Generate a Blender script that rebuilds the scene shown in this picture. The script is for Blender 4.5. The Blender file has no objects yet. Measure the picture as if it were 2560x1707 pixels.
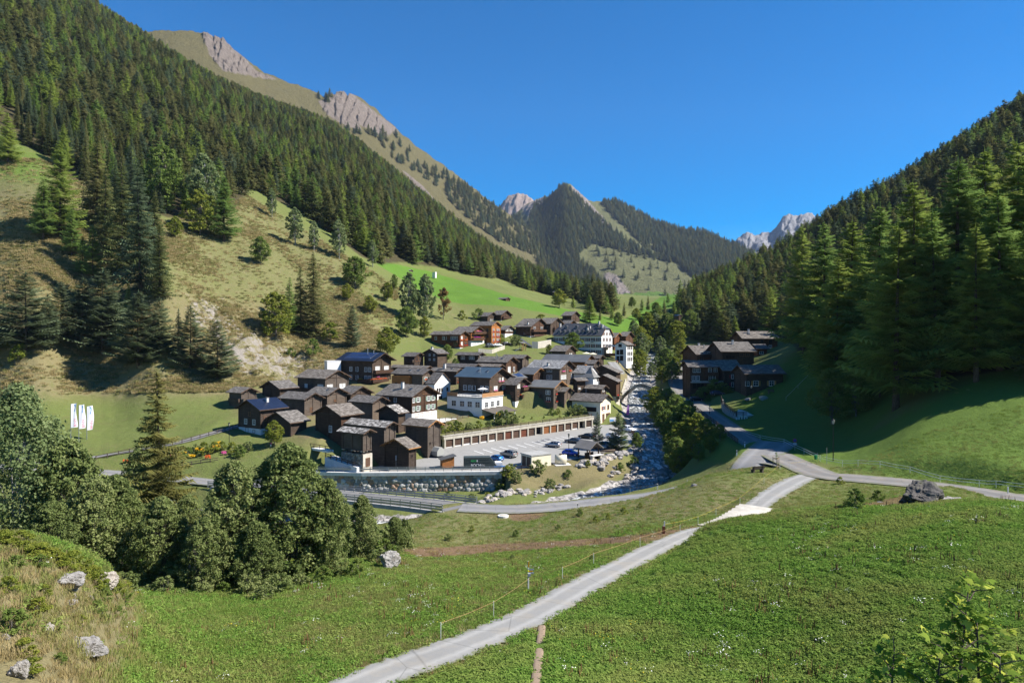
import bpy, bmesh, math, random
import numpy as np
from mathutils import Vector, Matrix
random.seed(7); np.random.seed(7)
R = math.radians
SC = bpy.context.scene
COL = SC.collection
# ------------------------------------------------------------------ camera, sky, sun
F, U0, V0 = 1707.0, 1280.0, 840.0      # focal length in photo pixels, principal column, horizon row
cd = bpy.data.cameras.new("camera"); cam = bpy.data.objects.new("camera", cd); COL.objects.link(cam)
cam.location = (0, 0, 0); cam.rotation_euler = (R(90), 0, 0)
cd.sensor_width = 36.0; cd.lens = 36.0 * F / 2560.0
cd.shift_y = -(853.5 - V0) / 2560.0
cd.clip_start = 0.5; cd.clip_end = 30000
SC.camera = cam
SUN_AZ, SUN_EL = -6.0, 44.0             # degrees from +X towards +Y, and up
w = bpy.data.worlds.new("World"); SC.world = w; w.use_nodes = True
nt = w.node_tree; nt.nodes.clear()
sky = nt.nodes.new("ShaderNodeTexSky"); sky.sky_type = 'NISHITA'; sky.sun_disc = False
sky.sun_elevation = R(SUN_EL); sky.sun_rotation = R(90 - SUN_AZ)
sky.altitude = 1400; sky.air_density = 1.0; sky.dust_density = 0.0; sky.ozone_density = 6.0
hs = nt.nodes.new("ShaderNodeHueSaturation"); hs.inputs["Saturation"].default_value = 1.46
bg = nt.nodes.new("ShaderNodeBackground"); bg.inputs[1].default_value = 0.078
wo = nt.nodes.new("ShaderNodeOutputWorld")
nt.links.new(sky.outputs[0], hs.inputs["Color"]); nt.links.new(hs.outputs[0], bg.inputs[0]); nt.links.new(bg.outputs[0], wo.inputs[0])
sd = bpy.data.lights.new("sun", 'SUN'); sd.energy = 4.8; sd.angle = R(0.53); sd.color = (1.0, 0.95, 0.87)
sun = bpy.data.objects.new("sun", sd); COL.objects.link(sun)
SDIR = Vector((math.cos(R(SUN_EL)) * math.cos(R(SUN_AZ)), math.cos(R(SUN_EL)) * math.sin(R(SUN_AZ)), math.sin(R(SUN_EL))))
sun.rotation_euler = SDIR.to_track_quat('Z', 'Y').to_euler()
SC.view_settings.view_transform = 'Standard'; SC.view_settings.look = 'None'
SC.view_settings.exposure = 1.12; SC.view_settings.gamma = 1.0
SC.cycles.max_bounces = 6; SC.cycles.diffuse_bounces = 2; SC.cycles.glossy_bounces = 2
SC.cycles.transmission_bounces = 2; SC.cycles.transparent_max_bounces = 4; SC.cycles.volume_bounces = 0
SC.cycles.caustics_reflective = False; SC.cycles.caustics_refractive = False
# ------------------------------------------------------------------ object helpers
def tag(o, label=None, cat=None, group=None, kind=None):
    if label: o['label'] = label
    if cat: o['category'] = cat
    if group: o['group'] = group
    if kind: o['kind'] = kind
    return o
def empty(name, loc=(0, 0, 0), rz=0.0, label=None, cat=None, group=None):
    o = bpy.data.objects.new(name, None); COL.objects.link(o)
    o.location = loc; o.rotation_euler = (0, 0, rz); o.empty_display_size = 0.3
    return tag(o, label, cat, group)
def link(name, me, parent=None, loc=(0, 0, 0), rz=0.0):
    o = bpy.data.objects.new(name, me); COL.objects.link(o)
    if parent is not None: o.parent = parent
    o.location = loc; o.rotation_euler = (0, 0, rz)
    return o
def kids(o): return [c for c in COL.objects if c.parent is o]
class MB:
    """collects polygons, builds one mesh; every face carries a material slot"""
    def __init__(s): s.v = []; s.f = []; s.m = []; s.mats = []; s.cur = 0; s.smooth = False; s.sm = []
    def mat(s, m):
        if m not in s.mats: s.mats.append(m)
        s.cur = s.mats.index(m); return s
    def face(s, pts):
        n = len(s.v); s.v += [tuple(p) for p in pts]; s.f.append(tuple(range(n, n + len(pts)))); s.m.append(s.cur); s.sm.append(s.smooth)
    def grid(s, vs, fs):
        n = len(s.v); s.v += [tuple(p) for p in vs]
        for f in fs: s.f.append(tuple(i + n for i in f)); s.m.append(s.cur); s.sm.append(s.smooth)
    def box(s, x0, y0, z0, x1, y1, z1, M=None):
        P = [(x0, y0, z0), (x1, y0, z0), (x1, y1, z0), (x0, y1, z0), (x0, y0, z1), (x1, y0, z1), (x1, y1, z1), (x0, y1, z1)]
        if M is not None: P = [tuple(M @ Vector(p)) for p in P]
        s.grid(P, [(0, 3, 2, 1), (4, 5, 6, 7), (0, 1, 5, 4), (1, 2, 6, 5), (2, 3, 7, 6), (3, 0, 4, 7)])
    def prism(s, poly, d):
        """poly: list of 3D points (planar, CCW seen from outside), d: extrusion vector going inward"""
        n = len(poly); d = Vector(d); Q = [tuple(Vector(p) + d) for p in poly]
        fs = [tuple(range(n)), tuple(range(2 * n - 1, n - 1, -1))]
        fs += [(i, i + n, (i + 1) % n + n, (i + 1) % n) for i in range(n)]
        s.grid(list(poly) + Q, fs)
    def bar(s, a, b, wd, ht=None):
        """square bar from a to b, width wd, height ht"""
        a = Vector(a); b = Vector(b); ht = ht or wd; d = (b - a)
        if d.length < 1e-6: return
        d.normalize(); up = Vector((0, 0, 1)) if abs(d.z) < 0.95 else Vector((1, 0, 0))
        sx = d.cross(up).normalized(); sz = sx.cross(d).normalized()
        P = []
        for e in (a, b):
            for (i, j) in ((-1, -1), (1, -1), (1, 1), (-1, 1)): P.append(tuple(e + sx * (i * wd / 2) + sz * (j * ht / 2)))
        s.grid(P, [(3, 2, 1, 0), (4, 5, 6, 7), (0, 1, 5, 4), (1, 2, 6, 5), (2, 3, 7, 6), (3, 0, 4, 7)])
    def tube(s, pts, rads, n=8, cap=True):
        pts = [Vector(p) for p in pts]; base = len(s.v); fs = []
        for i, p in enumerate(pts):
            d = (pts[min(i + 1, len(pts) - 1)] - pts[max(i - 1, 0)]).normalized()
            up = Vector((0, 0, 1)) if abs(d.z) < 0.9 else Vector((1, 0, 0))
            sx = d.cross(up).normalized(); sy = sx.cross(d)
            for k in range(n):
                a = 2 * math.pi * k / n
                s.v.append(tuple(p + (sx * math.cos(a) + sy * math.sin(a)) * rads[i]))
        for i in range(len(pts) - 1):
            for k in range(n):
                k2 = (k + 1) % n
                fs.append((base + i * n + k, base + (i + 1) * n + k, base + (i + 1) * n + k2, base + i * n + k2))
        if cap:
            fs.append(tuple(base + k for k in range(n))); fs.append(tuple(base + (len(pts) - 1) * n + k for k in range(n - 1, -1, -1)))
        for f in fs: s.f.append(f); s.m.append(s.cur); s.sm.append(s.smooth)
    def cyl(s, c, r, h, n=12, r2=None):
        s.tube([c, (c[0], c[1], c[2] + h)], [r, r if r2 is None else r2], n)
    def mesh(s, name):
        me = bpy.data.meshes.new(name); me.from_pydata(s.v, [], s.f)
        for m in s.mats: me.materials.append(m)
        me.polygons.foreach_set("material_index", s.m); me.polygons.foreach_set("use_smooth", s.sm)
        me.update(); return me
    def build(s, name, parent=None, loc=(0, 0, 0), rz=0.0): return link(name, s.mesh(name), parent, loc, rz)
def np_mesh(name, V, faces, mat, colors=None, smooth=False, cname="tint"):
    """faces: (n,3) or (n,4) int array; colors: per-vertex (n,4)"""
    V = np.asarray(V, np.float32); faces = np.asarray(faces, np.int32); k = faces.shape[1]
    me = bpy.data.meshes.new(name); me.vertices.add(len(V)); me.vertices.foreach_set("co", V.ravel())
    me.loops.add(faces.size); me.loops.foreach_set("vertex_index", faces.ravel())
    me.polygons.add(len(faces)); me.polygons.foreach_set("loop_start", np.arange(0, faces.size, k, dtype=np.int32))
    if smooth: me.polygons.foreach_set("use_smooth", np.ones(len(faces), bool))
    if mat is not None: me.materials.append(mat)
    me.update(calc_edges=True)
    if colors is not None:
        for nm, c in ((colors if isinstance(colors, dict) else {cname: colors}).items()):
            a = me.color_attributes.new(nm, 'FLOAT_COLOR', 'POINT'); a.data.foreach_set("color", np.asarray(c, np.float32).ravel())
    return me
# ------------------------------------------------------------------ node material helpers
class NM:
    def __init__(s, name):
        s.m = bpy.data.materials.new(name); s.m.use_nodes = True; s.t = s.m.node_tree; s.t.nodes.clear()
        s.out = s.n("ShaderNodeOutputMaterial"); s.b = s.n("ShaderNodeBsdfPrincipled"); s.l(s.b.outputs[0], s.out.inputs[0])
        s.b.inputs["Specular IOR Level"].default_value = 0.25
    def n(s, t, **k):
        x = s.t.nodes.new(t)
        for a, v in k.items(): setattr(x, a, v)
        return x
    def l(s, a, b): s.t.links.new(a, b)
    def val(s, sock, v):
        if hasattr(v, "links") or hasattr(v, "is_output"): s.l(v, sock)
        else: sock.default_value = v
    def coord(s, which="Object", scale=None, rot=None):
        if which == "World":
            o = s.n("ShaderNodeNewGeometry").outputs["Position"]
        else: o = s.n("ShaderNodeTexCoord").outputs[which]
        if scale is None and rot is None: return o
        mp = s.n("ShaderNodeMapping"); s.l(o, mp.inputs[0])
        if scale is not None: mp.inputs["Scale"].default_value = scale if isinstance(scale, tuple) else (scale,) * 3
        if rot is not None: mp.inputs["Rotation"].default_value = rot
        return mp.outputs[0]
    def noise(s, co, scale, detail=4.0, rough=0.6, dist=0.0):
        x = s.n("ShaderNodeTexNoise"); s.l(co, x.inputs["Vector"]); x.inputs["Scale"].default_value = scale
        x.inputs["Detail"].default_value = detail; x.inputs["Roughness"].default_value = rough; x.inputs["Distortion"].default_value = dist
        return x.outputs[0]
    def vor(s, co, scale, feature='F1', out="Distance", rnd=1.0):
        x = s.n("ShaderNodeTexVoronoi", feature=feature); s.l(co, x.inputs["Vector"]); x.inputs["Scale"].default_value = scale
        x.inputs["Randomness"].default_value = rnd
        return x.outputs[out]
    def ramp(s, f, stops, interp='LINEAR'):
        x = s.n("ShaderNodeValToRGB"); s.l(f, x.inputs[0]); cr = x.color_ramp; cr.interpolation = interp
        while len(cr.elements) < len(stops): cr.elements.new(0.5)
        for e, (p, c) in zip(cr.elements, stops):
            e.position = p; e.color = (c, c, c, 1) if isinstance(c, (int, float)) else (*c, 1)
        return x.outputs[0]
    def mix(s, f, a, b, mode='MIX'):
        x = s.n("ShaderNodeMix", data_type='RGBA', blend_type=mode)
        for sock, v in ((x.inputs[0], f), (x.inputs[6], a), (x.inputs[7], b)):
            if hasattr(v, "is_output"): s.l(v, sock)
            else: sock.default_value = v if not isinstance(v, tuple) or len(v) == 4 else (*v, 1)
        return x.outputs[2]
    def math(s, op, a, b=0.0, clamp=False):
        x = s.n("ShaderNodeMath", operation=op); x.use_clamp = clamp
        for sock, v in ((x.inputs[0], a), (x.inputs[1], b)):
            if hasattr(v, "is_output"): s.l(v, sock)
            else: sock.default_value = v
        return x.outputs[0]
    def attr(s, name, out="Color"): return s.n("ShaderNodeAttribute", attribute_name=name).outputs[out]
    def sep(s, c):
        x = s.n("ShaderNodeSeparateColor"); s.l(c, x.inputs[0]); return x.outputs
    def objrand(s): return s.n("ShaderNodeObjectInfo").outputs["Random"]
    def bump(s, h, strength=0.3, dist=0.1):
        x = s.n("ShaderNodeBump"); s.l(h, x.inputs["Height"]); x.inputs["Strength"].default_value = strength
        x.inputs["Distance"].default_value = dist; s.l(x.outputs[0], s.b.inputs["Normal"]); return x
    def color(s, c): s.val(s.b.inputs["Base Color"], c if not isinstance(c, tuple) or len(c) == 4 else (*c, 1)); return s
    def rough(s, r): s.val(s.b.inputs["Roughness"], r); return s
    def metal(s, r): s.b.inputs["Metallic"].default_value = r; return s
def plain(name, c, rough=0.6, metal=0.0, var=0.12, scale=3.0):
    """simple painted / natural surface with slight procedural unevenness"""
    m = NM(name); n = m.noise(m.coord("Object"), scale, 5.0, 0.65)
    m.color(m.mix(n, tuple(x * (1 - var) for x in c), tuple(min(1, x * (1 + var)) for x in c))); m.rough(rough); m.metal(metal)
    return m.m
# ------------------------------------------------------------------ terrain
CP = """-700 2150 5.5;300 2150 5.5;1280 2150 5.5;2200 2150 5.5;3300 2150 5.5;-700 1930 9;300 1950 9;1280 1950 9;2200 1950 9;3300 1900 9;
-700 1450 22;-700 1300 60;-700 1120 115;-700 800 200;-700 300 330;-700 -300 700;-700 -300 1300;-700 -200 2200;
0 1707 17;215 1605 24;0 1500 21;0 1345 26;150 1400 27;290 1470 31;330 1600 30;300 1707 24;0 1420 36;0 1440 50;200 1480 45;
600 1707 30;600 1600 37;600 1480 50;450 1475 50;880 1400 60;500 1330 80;500 1300 95;500 1275 115;470 1245 135;470 1200 142;
450 1150 154;530 1083 167;330 1127 156.5;200 1118 160;0 1200 130;100 1260 112;0 1390 70;-300 1230 120;300 1050 182;300 1000 194;300 930 208;150 900 207;0 870 207;
450 910 208;560 960 205;640 900 225;600 850 232;560 800 245;480 760 235;400 740 225;100 780 215;0 700 235;0 560 270;0 450 300;0 340 330;
150 400 330;300 600 275;400 560 300;450 650 270;650 665 300;600 560 340;560 480 380;700 560 370;800 620 350;900 700 330;850 800 285;750 850 262;
700 920 232;1000 720 345;1000 800 310;1050 870 285;950 860 270;930 980 208;400 400 450;400 250 600;400 145 900;200 250 480;200 100 650;200 10 950;
0 150 450;0 0 560;0 -140 900;480 185 1000;700 285 1100;830 335 1200;950 422 1250;1100 540 1300;1250 655 1350;1420 720 1500;
700 400 640;700 480 450;900 520 560;900 420 800;1000 600 520;1000 500 800;1100 660 520;1100 600 800;1200 680 600;1200 630 1000;1300 710 650;
1300 680 1000;1400 735 800;1450 742 1000;0 -80 1500;480 230 1500;830 370 1700;1100 575 1900;1420 740 2000;
1000 690 430;1100 740 400;1250 760 395;1250 720 480;1350 750 480;1450 770 480;1200 800 345;1300 810 345;1400 810 360;1500 790 420;
1150 880 282;1250 872 296;1300 900 275;1400 890 290;1506 890 300;1560 906 290;1100 910 262;1250 940 235;1350 950 232;1450 940 248;1520 960 225;
1200 1042 187;1290 1012 198;1390 1010 199;1530 1030 212;1504 1055 205;1130 1128 175;1475 1067 201;1400 1112 176;1250 1177 149;900 1180 149;820 1165 153;
1490 1155 160;1570 1140 168;800 1098 160;720 1090 164;650 1089 166;870 1060 180;1000 1055 178;1064 1127 161;1300 1052 188;
1600 905 320;1597 1012 228;1610 1060 195;1640 1120 168;1640 1180 152;1590 1210 146;1500 1232 137;1350 1262 126;1100 1290 121;800 1292 123;500 1270 131;200 1250 140;-200 1250 140;
1150 1238 143;1400 1222 144;1676 985 225;1740 1020 195;1850 1095 140;1960 1150 112;2040 1178 100;2300 1205 90;2560 1240 82;2900 1260 78;3300 1250 76;
1700 1110 156;1750 1180 126;1840 1150 121;1640 1215 132;1600 1225 119;1640 1238 108;1500 1246 106;1342 1266 102;1150 1268 100;
1885 1185 95;1780 1196 94;1700 1230 91;1640 1238 94;1600 1265 88;1500 1290 85;1200 1300 93;1000 1330 85;900 1360 75;1200 1370 76;1200 1400 68;1500 1340 74;
1700 1322 70;1860 1290 75;1790 1312 70;945 1688 30.2;1285 1557 37.4;1557 1412 50.8;1735 1329 66.6;1830 1322 59;2100 1290 57;2300 1260 59;2450 1250 54;2560 1262 50;
2100 1272 72;2300 1222 80;2000 1500 36;2000 1707 27;2300 1500 33;2300 1707 24;2560 1500 32;1600 1500 41;1600 1650 31;3300 1400 40;3000 1260 60;
2300 1150 95;2560 1150 90;2560 1050 100;2560 930 118;2300 1050 112;2300 970 130;2150 1080 130;2150 980 158;2000 1030 165;1990 960 190;1990 880 215;
1850 1010 190;1900 985 192;1780 980 207;1720 985 210;1820 910 245;1940 870 258;2050 850 225;2200 900 165;2300 850 165;2560 850 135;2560 650 200;
2300 650 290;2560 450 350;2300 500 500;2100 570 600;1950 660 620;2560 300 550;1850 700 640;1750 740 680;1900 800 400;2100 720 400;1760 830 400;
1700 870 340;1650 790 480;1620 752 850;1560 765 640;2560 380 1000;2100 620 1000;1900 695 1000;1750 735 1100;2900 200 500;2900 600 200;2900 900 110;
3300 100 500;3300 600 180;3300 1000 95;2900 300 1000;3300 200 1000;1600 742 1400;1600 745 2200;2300 620 2200;3200 400 2200"""
cp = np.array([[float(x) for x in t.split()] for t in CP.replace("\n", "").split(";") if t.strip()])
KP, KQ = 1 / 350.0, 2.0
def _ker(d2): return 0.5 * d2 * np.log(d2 + 1e-12)
P = np.c_[cp[:, 0] * KP, np.log(cp[:, 2]) * KQ]; n = len(P)
A = np.zeros((n + 3, n + 3)); d2 = ((P[:, None] - P[None]) ** 2).sum(-1)
A[:n, :n] = _ker(d2) + np.eye(n) * 0.004; A[:n, n:] = np.c_[np.ones(n), P]; A[n:, :n] = A[:n, n:].T
# interpolate the tangent of the sight line to the ground
wts = np.linalg.solve(A, np.r_[(V0 - cp[:, 1]) / F, 0, 0, 0])
def tps(u, lY):
    Q = np.c_[u * KP, lY * KQ]; out = np.empty(len(Q))
    for i in range(0, len(Q), 20000):
        q = Q[i:i + 20000]; d = ((q[:, None] - P[None]) ** 2).sum(-1)
        out[i:i + 20000] = _ker(d) @ wts[:n] + np.c_[np.ones(len(q)), q] @ wts[n:]
    return out
UA = np.arange(-900, 3461, 8.0); NY = 640; LY = np.linspace(math.log(5.0), math.log(2300.0), NY)
UU, LL = np.meshgrid(UA, LY); YY = np.exp(LL); XX = (UU - U0) / F * YY
# smooth solve on a coarser grid, then upsample
uc_ = UA[::4]; lc_ = LY[::4] if (NY - 1) % 4 == 0 else np.linspace(LY[0], LY[-1], NY // 4)
gu, gl = np.meshgrid(uc_, lc_); tc = tps(gu.ravel(), gl.ravel()).reshape(gu.shape)
def bil(G, ug, lg, u, l):
    fu = np.clip((u - ug[0]) / (ug[1] - ug[0]), 0, len(ug) - 1.001); fl = np.clip((l - lg[0]) / (lg[1] - lg[0]), 0, len(lg) - 1.001)
    iu = fu.astype(int); il = fl.astype(int); a = fu - iu; b = fl - il
    return (G[il, iu] * (1 - a) + G[il, iu + 1] * a) * (1 - b) + (G[il + 1, iu] * (1 - a) + G[il + 1, iu + 1] * a) * b
ZZ = bil(tc, uc_, lc_, UU, LL) * YY
def gz(x, y):
    """ground height under world points"""
    x = np.atleast_1d(np.asarray(x, float)); y = np.atleast_1d(np.asarray(y, float))
    return bil(ZZ, UA, LY, U0 + F * x / y, np.log(y))
def g(x, y): return float(gz(x, y)[0])
def hit(u, v, ymin=6.0):
    """first ground point on the sight line through photo pixel (u, v)"""
    ls = np.linspace(math.log(ymin), LY[-1], 3000); z = bil(ZZ, UA, LY, np.full_like(ls, u), ls)
    t = (V0 - v) / F; ok = np.nonzero(z >= t * np.exp(ls))[0]
    i = ok[0] if len(ok) else len(ls) - 1
    Y = math.exp(ls[i]); return Vector(((u - U0) / F * Y, Y, float(z[i])))
def at(u, v, Y): return Vector(((u - U0) / F * Y, Y, (V0 - v) / F * Y))
def seg_dist(px, py, line):
    """distance to a polyline and interpolated z of the nearest point; line: list of (x,y,z)"""
    best = np.full(px.shape, 1e9); bz = np.zeros(px.shape)
    for (a, b) in zip(line[:-1], line[1:]):
        dx, dy = b[0] - a[0], b[1] - a[1]; L2 = dx * dx + dy * dy + 1e-9
        t = np.clip(((px - a[0]) * dx + (py - a[1]) * dy) / L2, 0, 1)
        d = np.hypot(px - a[0] - t * dx, py - a[1] - t * dy); k = d < best
        best[k] = d[k]; bz[k] = (a[2] + t * (b[2] - a[2]))[k]
    return best, bz
def smooth_line(pts, n=6):
    """Catmull-Rom through points"""
    P = [Vector(p) for p in pts]; out = []
    for i in range(len(P) - 1):
        p0, p1, p2, p3 = P[max(i - 1, 0)], P[i], P[i + 1], P[min(i + 2, len(P) - 1)]
        for k in range(n):
            t = k / n
            out.append(0.5 * ((2 * p1) + (p2 - p0) * t + (2 * p0 - 5 * p1 + 4 * p2 - p3) * t * t + (3 * p1 - p0 - 3 * p2 + p3) * t ** 3))
    out.append(P[-1]); return out
def sstep(a, b, x):
    t = np.clip((x - a) / (b - a), 0, 1); return t * t * (3 - 2 * t)
def vnoise(x, y, seed=0):
    """value noise on numpy arrays"""
    xi = np.floor(x).astype(np.int64); yi = np.floor(y).astype(np.int64); fx = x - xi; fy = y - yi
    fx = fx * fx * (3 - 2 * fx); fy = fy * fy * (3 - 2 * fy)
    def h(a, b):
        k = (a * 374761393 + b * 668265263 + seed * 974711) & 0x7fffffff
        k = ((k ^ (k >> 13)) * 1274126177) & 0x7fffffff
        return ((k ^ (k >> 16)) & 0xffff) / 65535.0
    return (h(xi, yi) * (1 - fx) + h(xi + 1, yi) * fx) * (1 - fy) + (h(xi, yi + 1) * (1 - fx) + h(xi + 1, yi + 1) * fx) * fy
def fbm(x, y, oct=4, seed=0):
    a, s, o = 0.5, 1.0, np.zeros(np.shape(x))
    for i in range(oct): o = o + a * (vnoise(x * s, y * s, seed + i) - 0.5); a *= 0.5; s *= 2.03
    return o
def inpoly(u, v, poly):
    c = np.zeros(u.shape, bool); m = len(poly); j = m - 1
    for i in range(m):
        (xi, yi), (xj, yj) = poly[i], poly[j]
        k = ((yi > v) != (yj > v)) & (u < (xj - xi) * (v - yi) / (yj - yi + 1e-12) + xi); c ^= k; j = i
    return c
VV = V0 - F * ZZ / YY
# relief noise that fades with distance from the camera near field
ZZ += fbm(XX / 9, YY / 9, 4, 3) * np.clip(YY / 100, 0.25, 1.2) * 0.9 + fbm(XX / 60, YY / 60, 3, 9) * np.clip((YY - 250) / 300, 0, 1) * 14
cliff = inpoly(UU, VV, [(420, 740), (520, 720), (640, 800), (760, 880), (840, 900), (760, 950), (620, 955), (540, 900), (500, 840)]) & (YY > 150) & (YY < 330)
cl = cliff.astype(float)
def blur(G, k):
    for _ in range(k):
        G = (G + np.roll(G, 1, 0) + np.roll(G, -1, 0)) / 3; G = (G + np.roll(G, 1, 1) + np.roll(G, -1, 1)) / 3
    return G
cl = blur(cl, 4)
rid = np.abs(fbm(XX / 5, YY / 8, 5, 21)) * 2
ZZ += cl * (rid * 6 - 1.4)
slp = blur((inpoly(UU, VV, [(-900, 300), (130, 400), (620, 480), (960, 660), (1000, 900), (560, 970), (-900, 980)]) & (YY > 140) & (YY < 430)).astype(float), 5)
ZZ += slp * (fbm(XX / 6, ZZ / 2.2, 4, 31) * .9 + np.abs(fbm(XX / 16, YY / 16, 4, 33)) * 1.6)
gul = blur((inpoly(UU, VV, [(1530, 900), (1600, 890), (1600, 985), (1545, 1000)]) & (YY > 190) & (YY < 320)).astype(float), 3)
ZZ += gul * rid * 3
# --- roads, water and level ground, all given as world polylines
def px(*t): return [at(*p) for p in t]
RIVER = smooth_line(px((1640, 880, 420), (1620, 905, 330), (1600, 960, 266), (1597, 1010, 232), (1612, 1060, 197), (1640, 1120, 169), (1636, 1178, 152), (1590, 1212, 144), (1490, 1240, 135), (1340, 1278, 123), (1100, 1305, 117), (800, 1307, 119), (500, 1288, 127), (200, 1262, 138), (-200, 1255, 145)))
MAINROAD = smooth_line(px((1705, 905, 300), (1690, 950, 250), (1712, 985, 220), (1755, 1020, 190), (1800, 1052, 166), (1862, 1095, 140), (1945, 1138, 116), (2000, 1163, 106), (2060, 1186, 97), (2160, 1196, 93.5), (2300, 1209, 90), (2450, 1229, 85), (2560, 1246, 81), (2800, 1262, 78), (3200, 1262, 74)))
SIDEROAD = smooth_line(px((1945, 1105, 130), (1912, 1130, 119), (1882, 1156, 112), (1842, 1187, 109), (1760, 1209, 108), (1640, 1238, 107), (1520, 1252, 103.5), (1400, 1265, 100.5), (1280, 1272, 98.5), (1150, 1268, 99)))
BRIDGE = px((1150, 1268, 99), (1050, 1256, 106), (870, 1238, 121), (700, 1222, 134), (560, 1208, 141))
BANKROAD = smooth_line(px((560, 1208, 141), (480, 1200, 144), (380, 1190, 146), (250, 1180, 147), (60, 1168, 148), (-250, 1160, 150)))
PATH = smooth_line(px((640, 1830, 24), (945, 1688, 30.2), (1132, 1620, 33.4), (1285, 1557, 37.4), (1370, 1514, 40.6), (1468, 1457, 45.4), (1557, 1412, 50.8), (1650, 1364, 58.8), (1735, 1329, 66.6), (1800, 1316, 70.5), (1862, 1285, 74.5), (1935, 1232, 84), (2000, 1197, 94), (2040, 1185, 98)))
UPROAD = smooth_line(px((600, 1064, 174), (530, 1083, 167), (440, 1108, 160), (330, 1127, 156.5), (220, 1144, 154), (60, 1160, 152)))
HOTELROAD = smooth_line(px((1530, 905, 283), (1545, 925, 262), (1550, 935, 252)))
PARK = [(790, 1165, 154), (905, 1166, 152), (1075, 1140, 163), (1112, 1130, 177.5), (1474, 1067, 205), (1545, 1055, 206), (1580, 1060, 200), (1590, 1100, 180), (1565, 1118, 172), (1460, 1150, 160), (1260, 1180, 147.5), (960, 1181, 147.5), (780, 1175, 150)]
PW = [at(*p) for p in PARK]
# best-fit plane of the car park
Mx = np.c_[[p.x for p in PW], [p.y for p in PW], np.ones(len(PW))]; PL = np.linalg.lstsq(Mx, np.array([p.z for p in PW]), rcond=None)[0]
def parkz(x, y): return PL[0] * x + PL[1] * y + PL[2]
def level(line, half, fea, dz=-0.12):
    global ZZ
    d, z = seg_dist(XX, YY, [(p.x, p.y, p.z) for p in line]); k = 1 - sstep(half, half + fea, d)
    ZZ = ZZ * (1 - k) + (z + dz) * k
def level_poly(poly, z, fea=2.5):
    """poly in world xy, z array/const; feathered inside-out"""
    global ZZ
    ins = inpoly(XX, YY, [(p[0], p[1]) for p in poly]); d, _ = seg_dist(XX, YY, [(p[0], p[1], 0) for p in list(poly) + [poly[0]]])
    k = np.where(ins, 1.0, 1 - sstep(0.3, fea, d)); ZZ = ZZ * (1 - k) + z * k
level_poly([p for p in PW[:-5]] + [at(1596, 1108, 178), at(1580, 1132, 166), at(1520, 1158, 156), at(1420, 1174, 149.5), at(1300, 1182, 146.5)] + PW[-2:], PL[0] * XX + PL[1] * YY + PL[2] - 0.08)
GW = [at(1113, 1130, 173.5), at(1481, 1065.5, 201.5)]      # line of the garage fronts
gd, _ = seg_dist(XX, YY, [(p.x, p.y, 0) for p in GW])
level_poly([GW[0] + Vector((-1.0, 5.2, 0)), GW[1] + Vector((-1.0, 5.4, 0)), at(1480, 1000, 212), at(1400, 1000, 209), at(1290, 1000, 207), at(1205, 1000, 197), at(1118, 1000, 188)], PL[0] * XX + PL[1] * YY + PL[2] + 2.75 + 0.16 * gd, 1.2)
_wf = [at(760, 1190, 150.6), at(905, 1188, 148.8), at(1100, 1182, 148.2), at(1256, 1179, 147.9)]
level_poly(_wf + [at(1262, 1230, 138), at(1100, 1230, 137), at(905, 1230, 137), at(760, 1230, 138)], PL[0] * XX + PL[1] * YY + PL[2] - 3.9, .9)
ZZ += 0.9 * np.exp(-(seg_dist(XX, YY, [tuple(at(1775, 1330, 58)), tuple(at(1900, 1318, 58)), tuple(at(2060, 1300, 57))])[0] / 4.5) ** 2)
level(MAINROAD, 3.6, 4); level(SIDEROAD, 3.0, 3.5); level(BANKROAD, 3.2, 4); level(PATH, 1.7, 2.0, -0.1); level(UPROAD, 2.0, 3); level(HOTELROAD, 2.6, 3)
# river channel: banks rise either side of a rough bed
dR, zR = seg_dist(XX, YY, [(p.x, p.y, p.z) for p in RIVER])
bed = zR - 0.9 + np.abs(fbm(XX / 2.2, YY / 2.2, 3, 5)) * 1.6 + np.clip(dR - 4.5, 0, 4) * 0.55
k = 1 - sstep(6.0, 11.0, dR); ZZ = ZZ * (1 - k) + np.minimum(ZZ, bed) * k
VV = V0 - F * ZZ / YY
# ------------------------------------------------------------------ ground cover zones (true cover of the ground, mapped on the surface)
def zone(poly, ymin=0, ymax=1e9): return (inpoly(UU, VV, poly) & (YY >= ymin) & (YY <= ymax)).astype(float)
lush = np.full(ZZ.shape, 0.45); dry = np.full(ZZ.shape, 0.30); rock = np.zeros(ZZ.shape); bright = np.zeros(ZZ.shape)
dirt = np.zeros(ZZ.shape); grav = np.zeros(ZZ.shape); wood = np.zeros(ZZ.shape)
def put(G, m, val): G[:] = G * (1 - m) + val * m
FL = [(-400, 280), (0, 335), (60, 362), (130, 400), (200, 470), (330, 520), (430, 545), (520, 560), (590, 520), (630, 470), (680, 495), (800, 560), (900, 640), (950, 662), (1000, 655), (1100, 668),
      (1180, 690), (1250, 697), (1310, 722), (1370, 738), (1440, 748), (1520, 790), (1540, 770), (1480, 735), (1420, 700), (1300, 600), (1200, 540), (1100, 450), (950, 340), (830, 250), (700, 205), (480, 100), (230, -60), (-400, -500)]
FR = [(1690, 770), (1760, 735), (1850, 680), (1950, 620), (2100, 520), (2300, 420), (2560, 240), (2900, 0), (3300, 0), (3300, 900), (2560, 918), (2420, 938), (2290, 955), (2200, 935), (2120, 905), (2050, 880),
      (2000, 882), (1975, 850), (1900, 838), (1800, 858), (1740, 850), (1700, 815)]
fl = zone(FL, 290); fr = zone(FR, 100)
near = zone([(-900, 1280), (3460, 1180), (3460, 3000), (-900, 3000)], 0, 75)
put(lush, near, 0.72); put(dry, near, 0.18)
put(lush, zone([(1040, 1707), (1760, 1320), (2100, 1280), (3460, 1200), (3460, 3000), (900, 3000)], 0, 64), 0.95)
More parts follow.
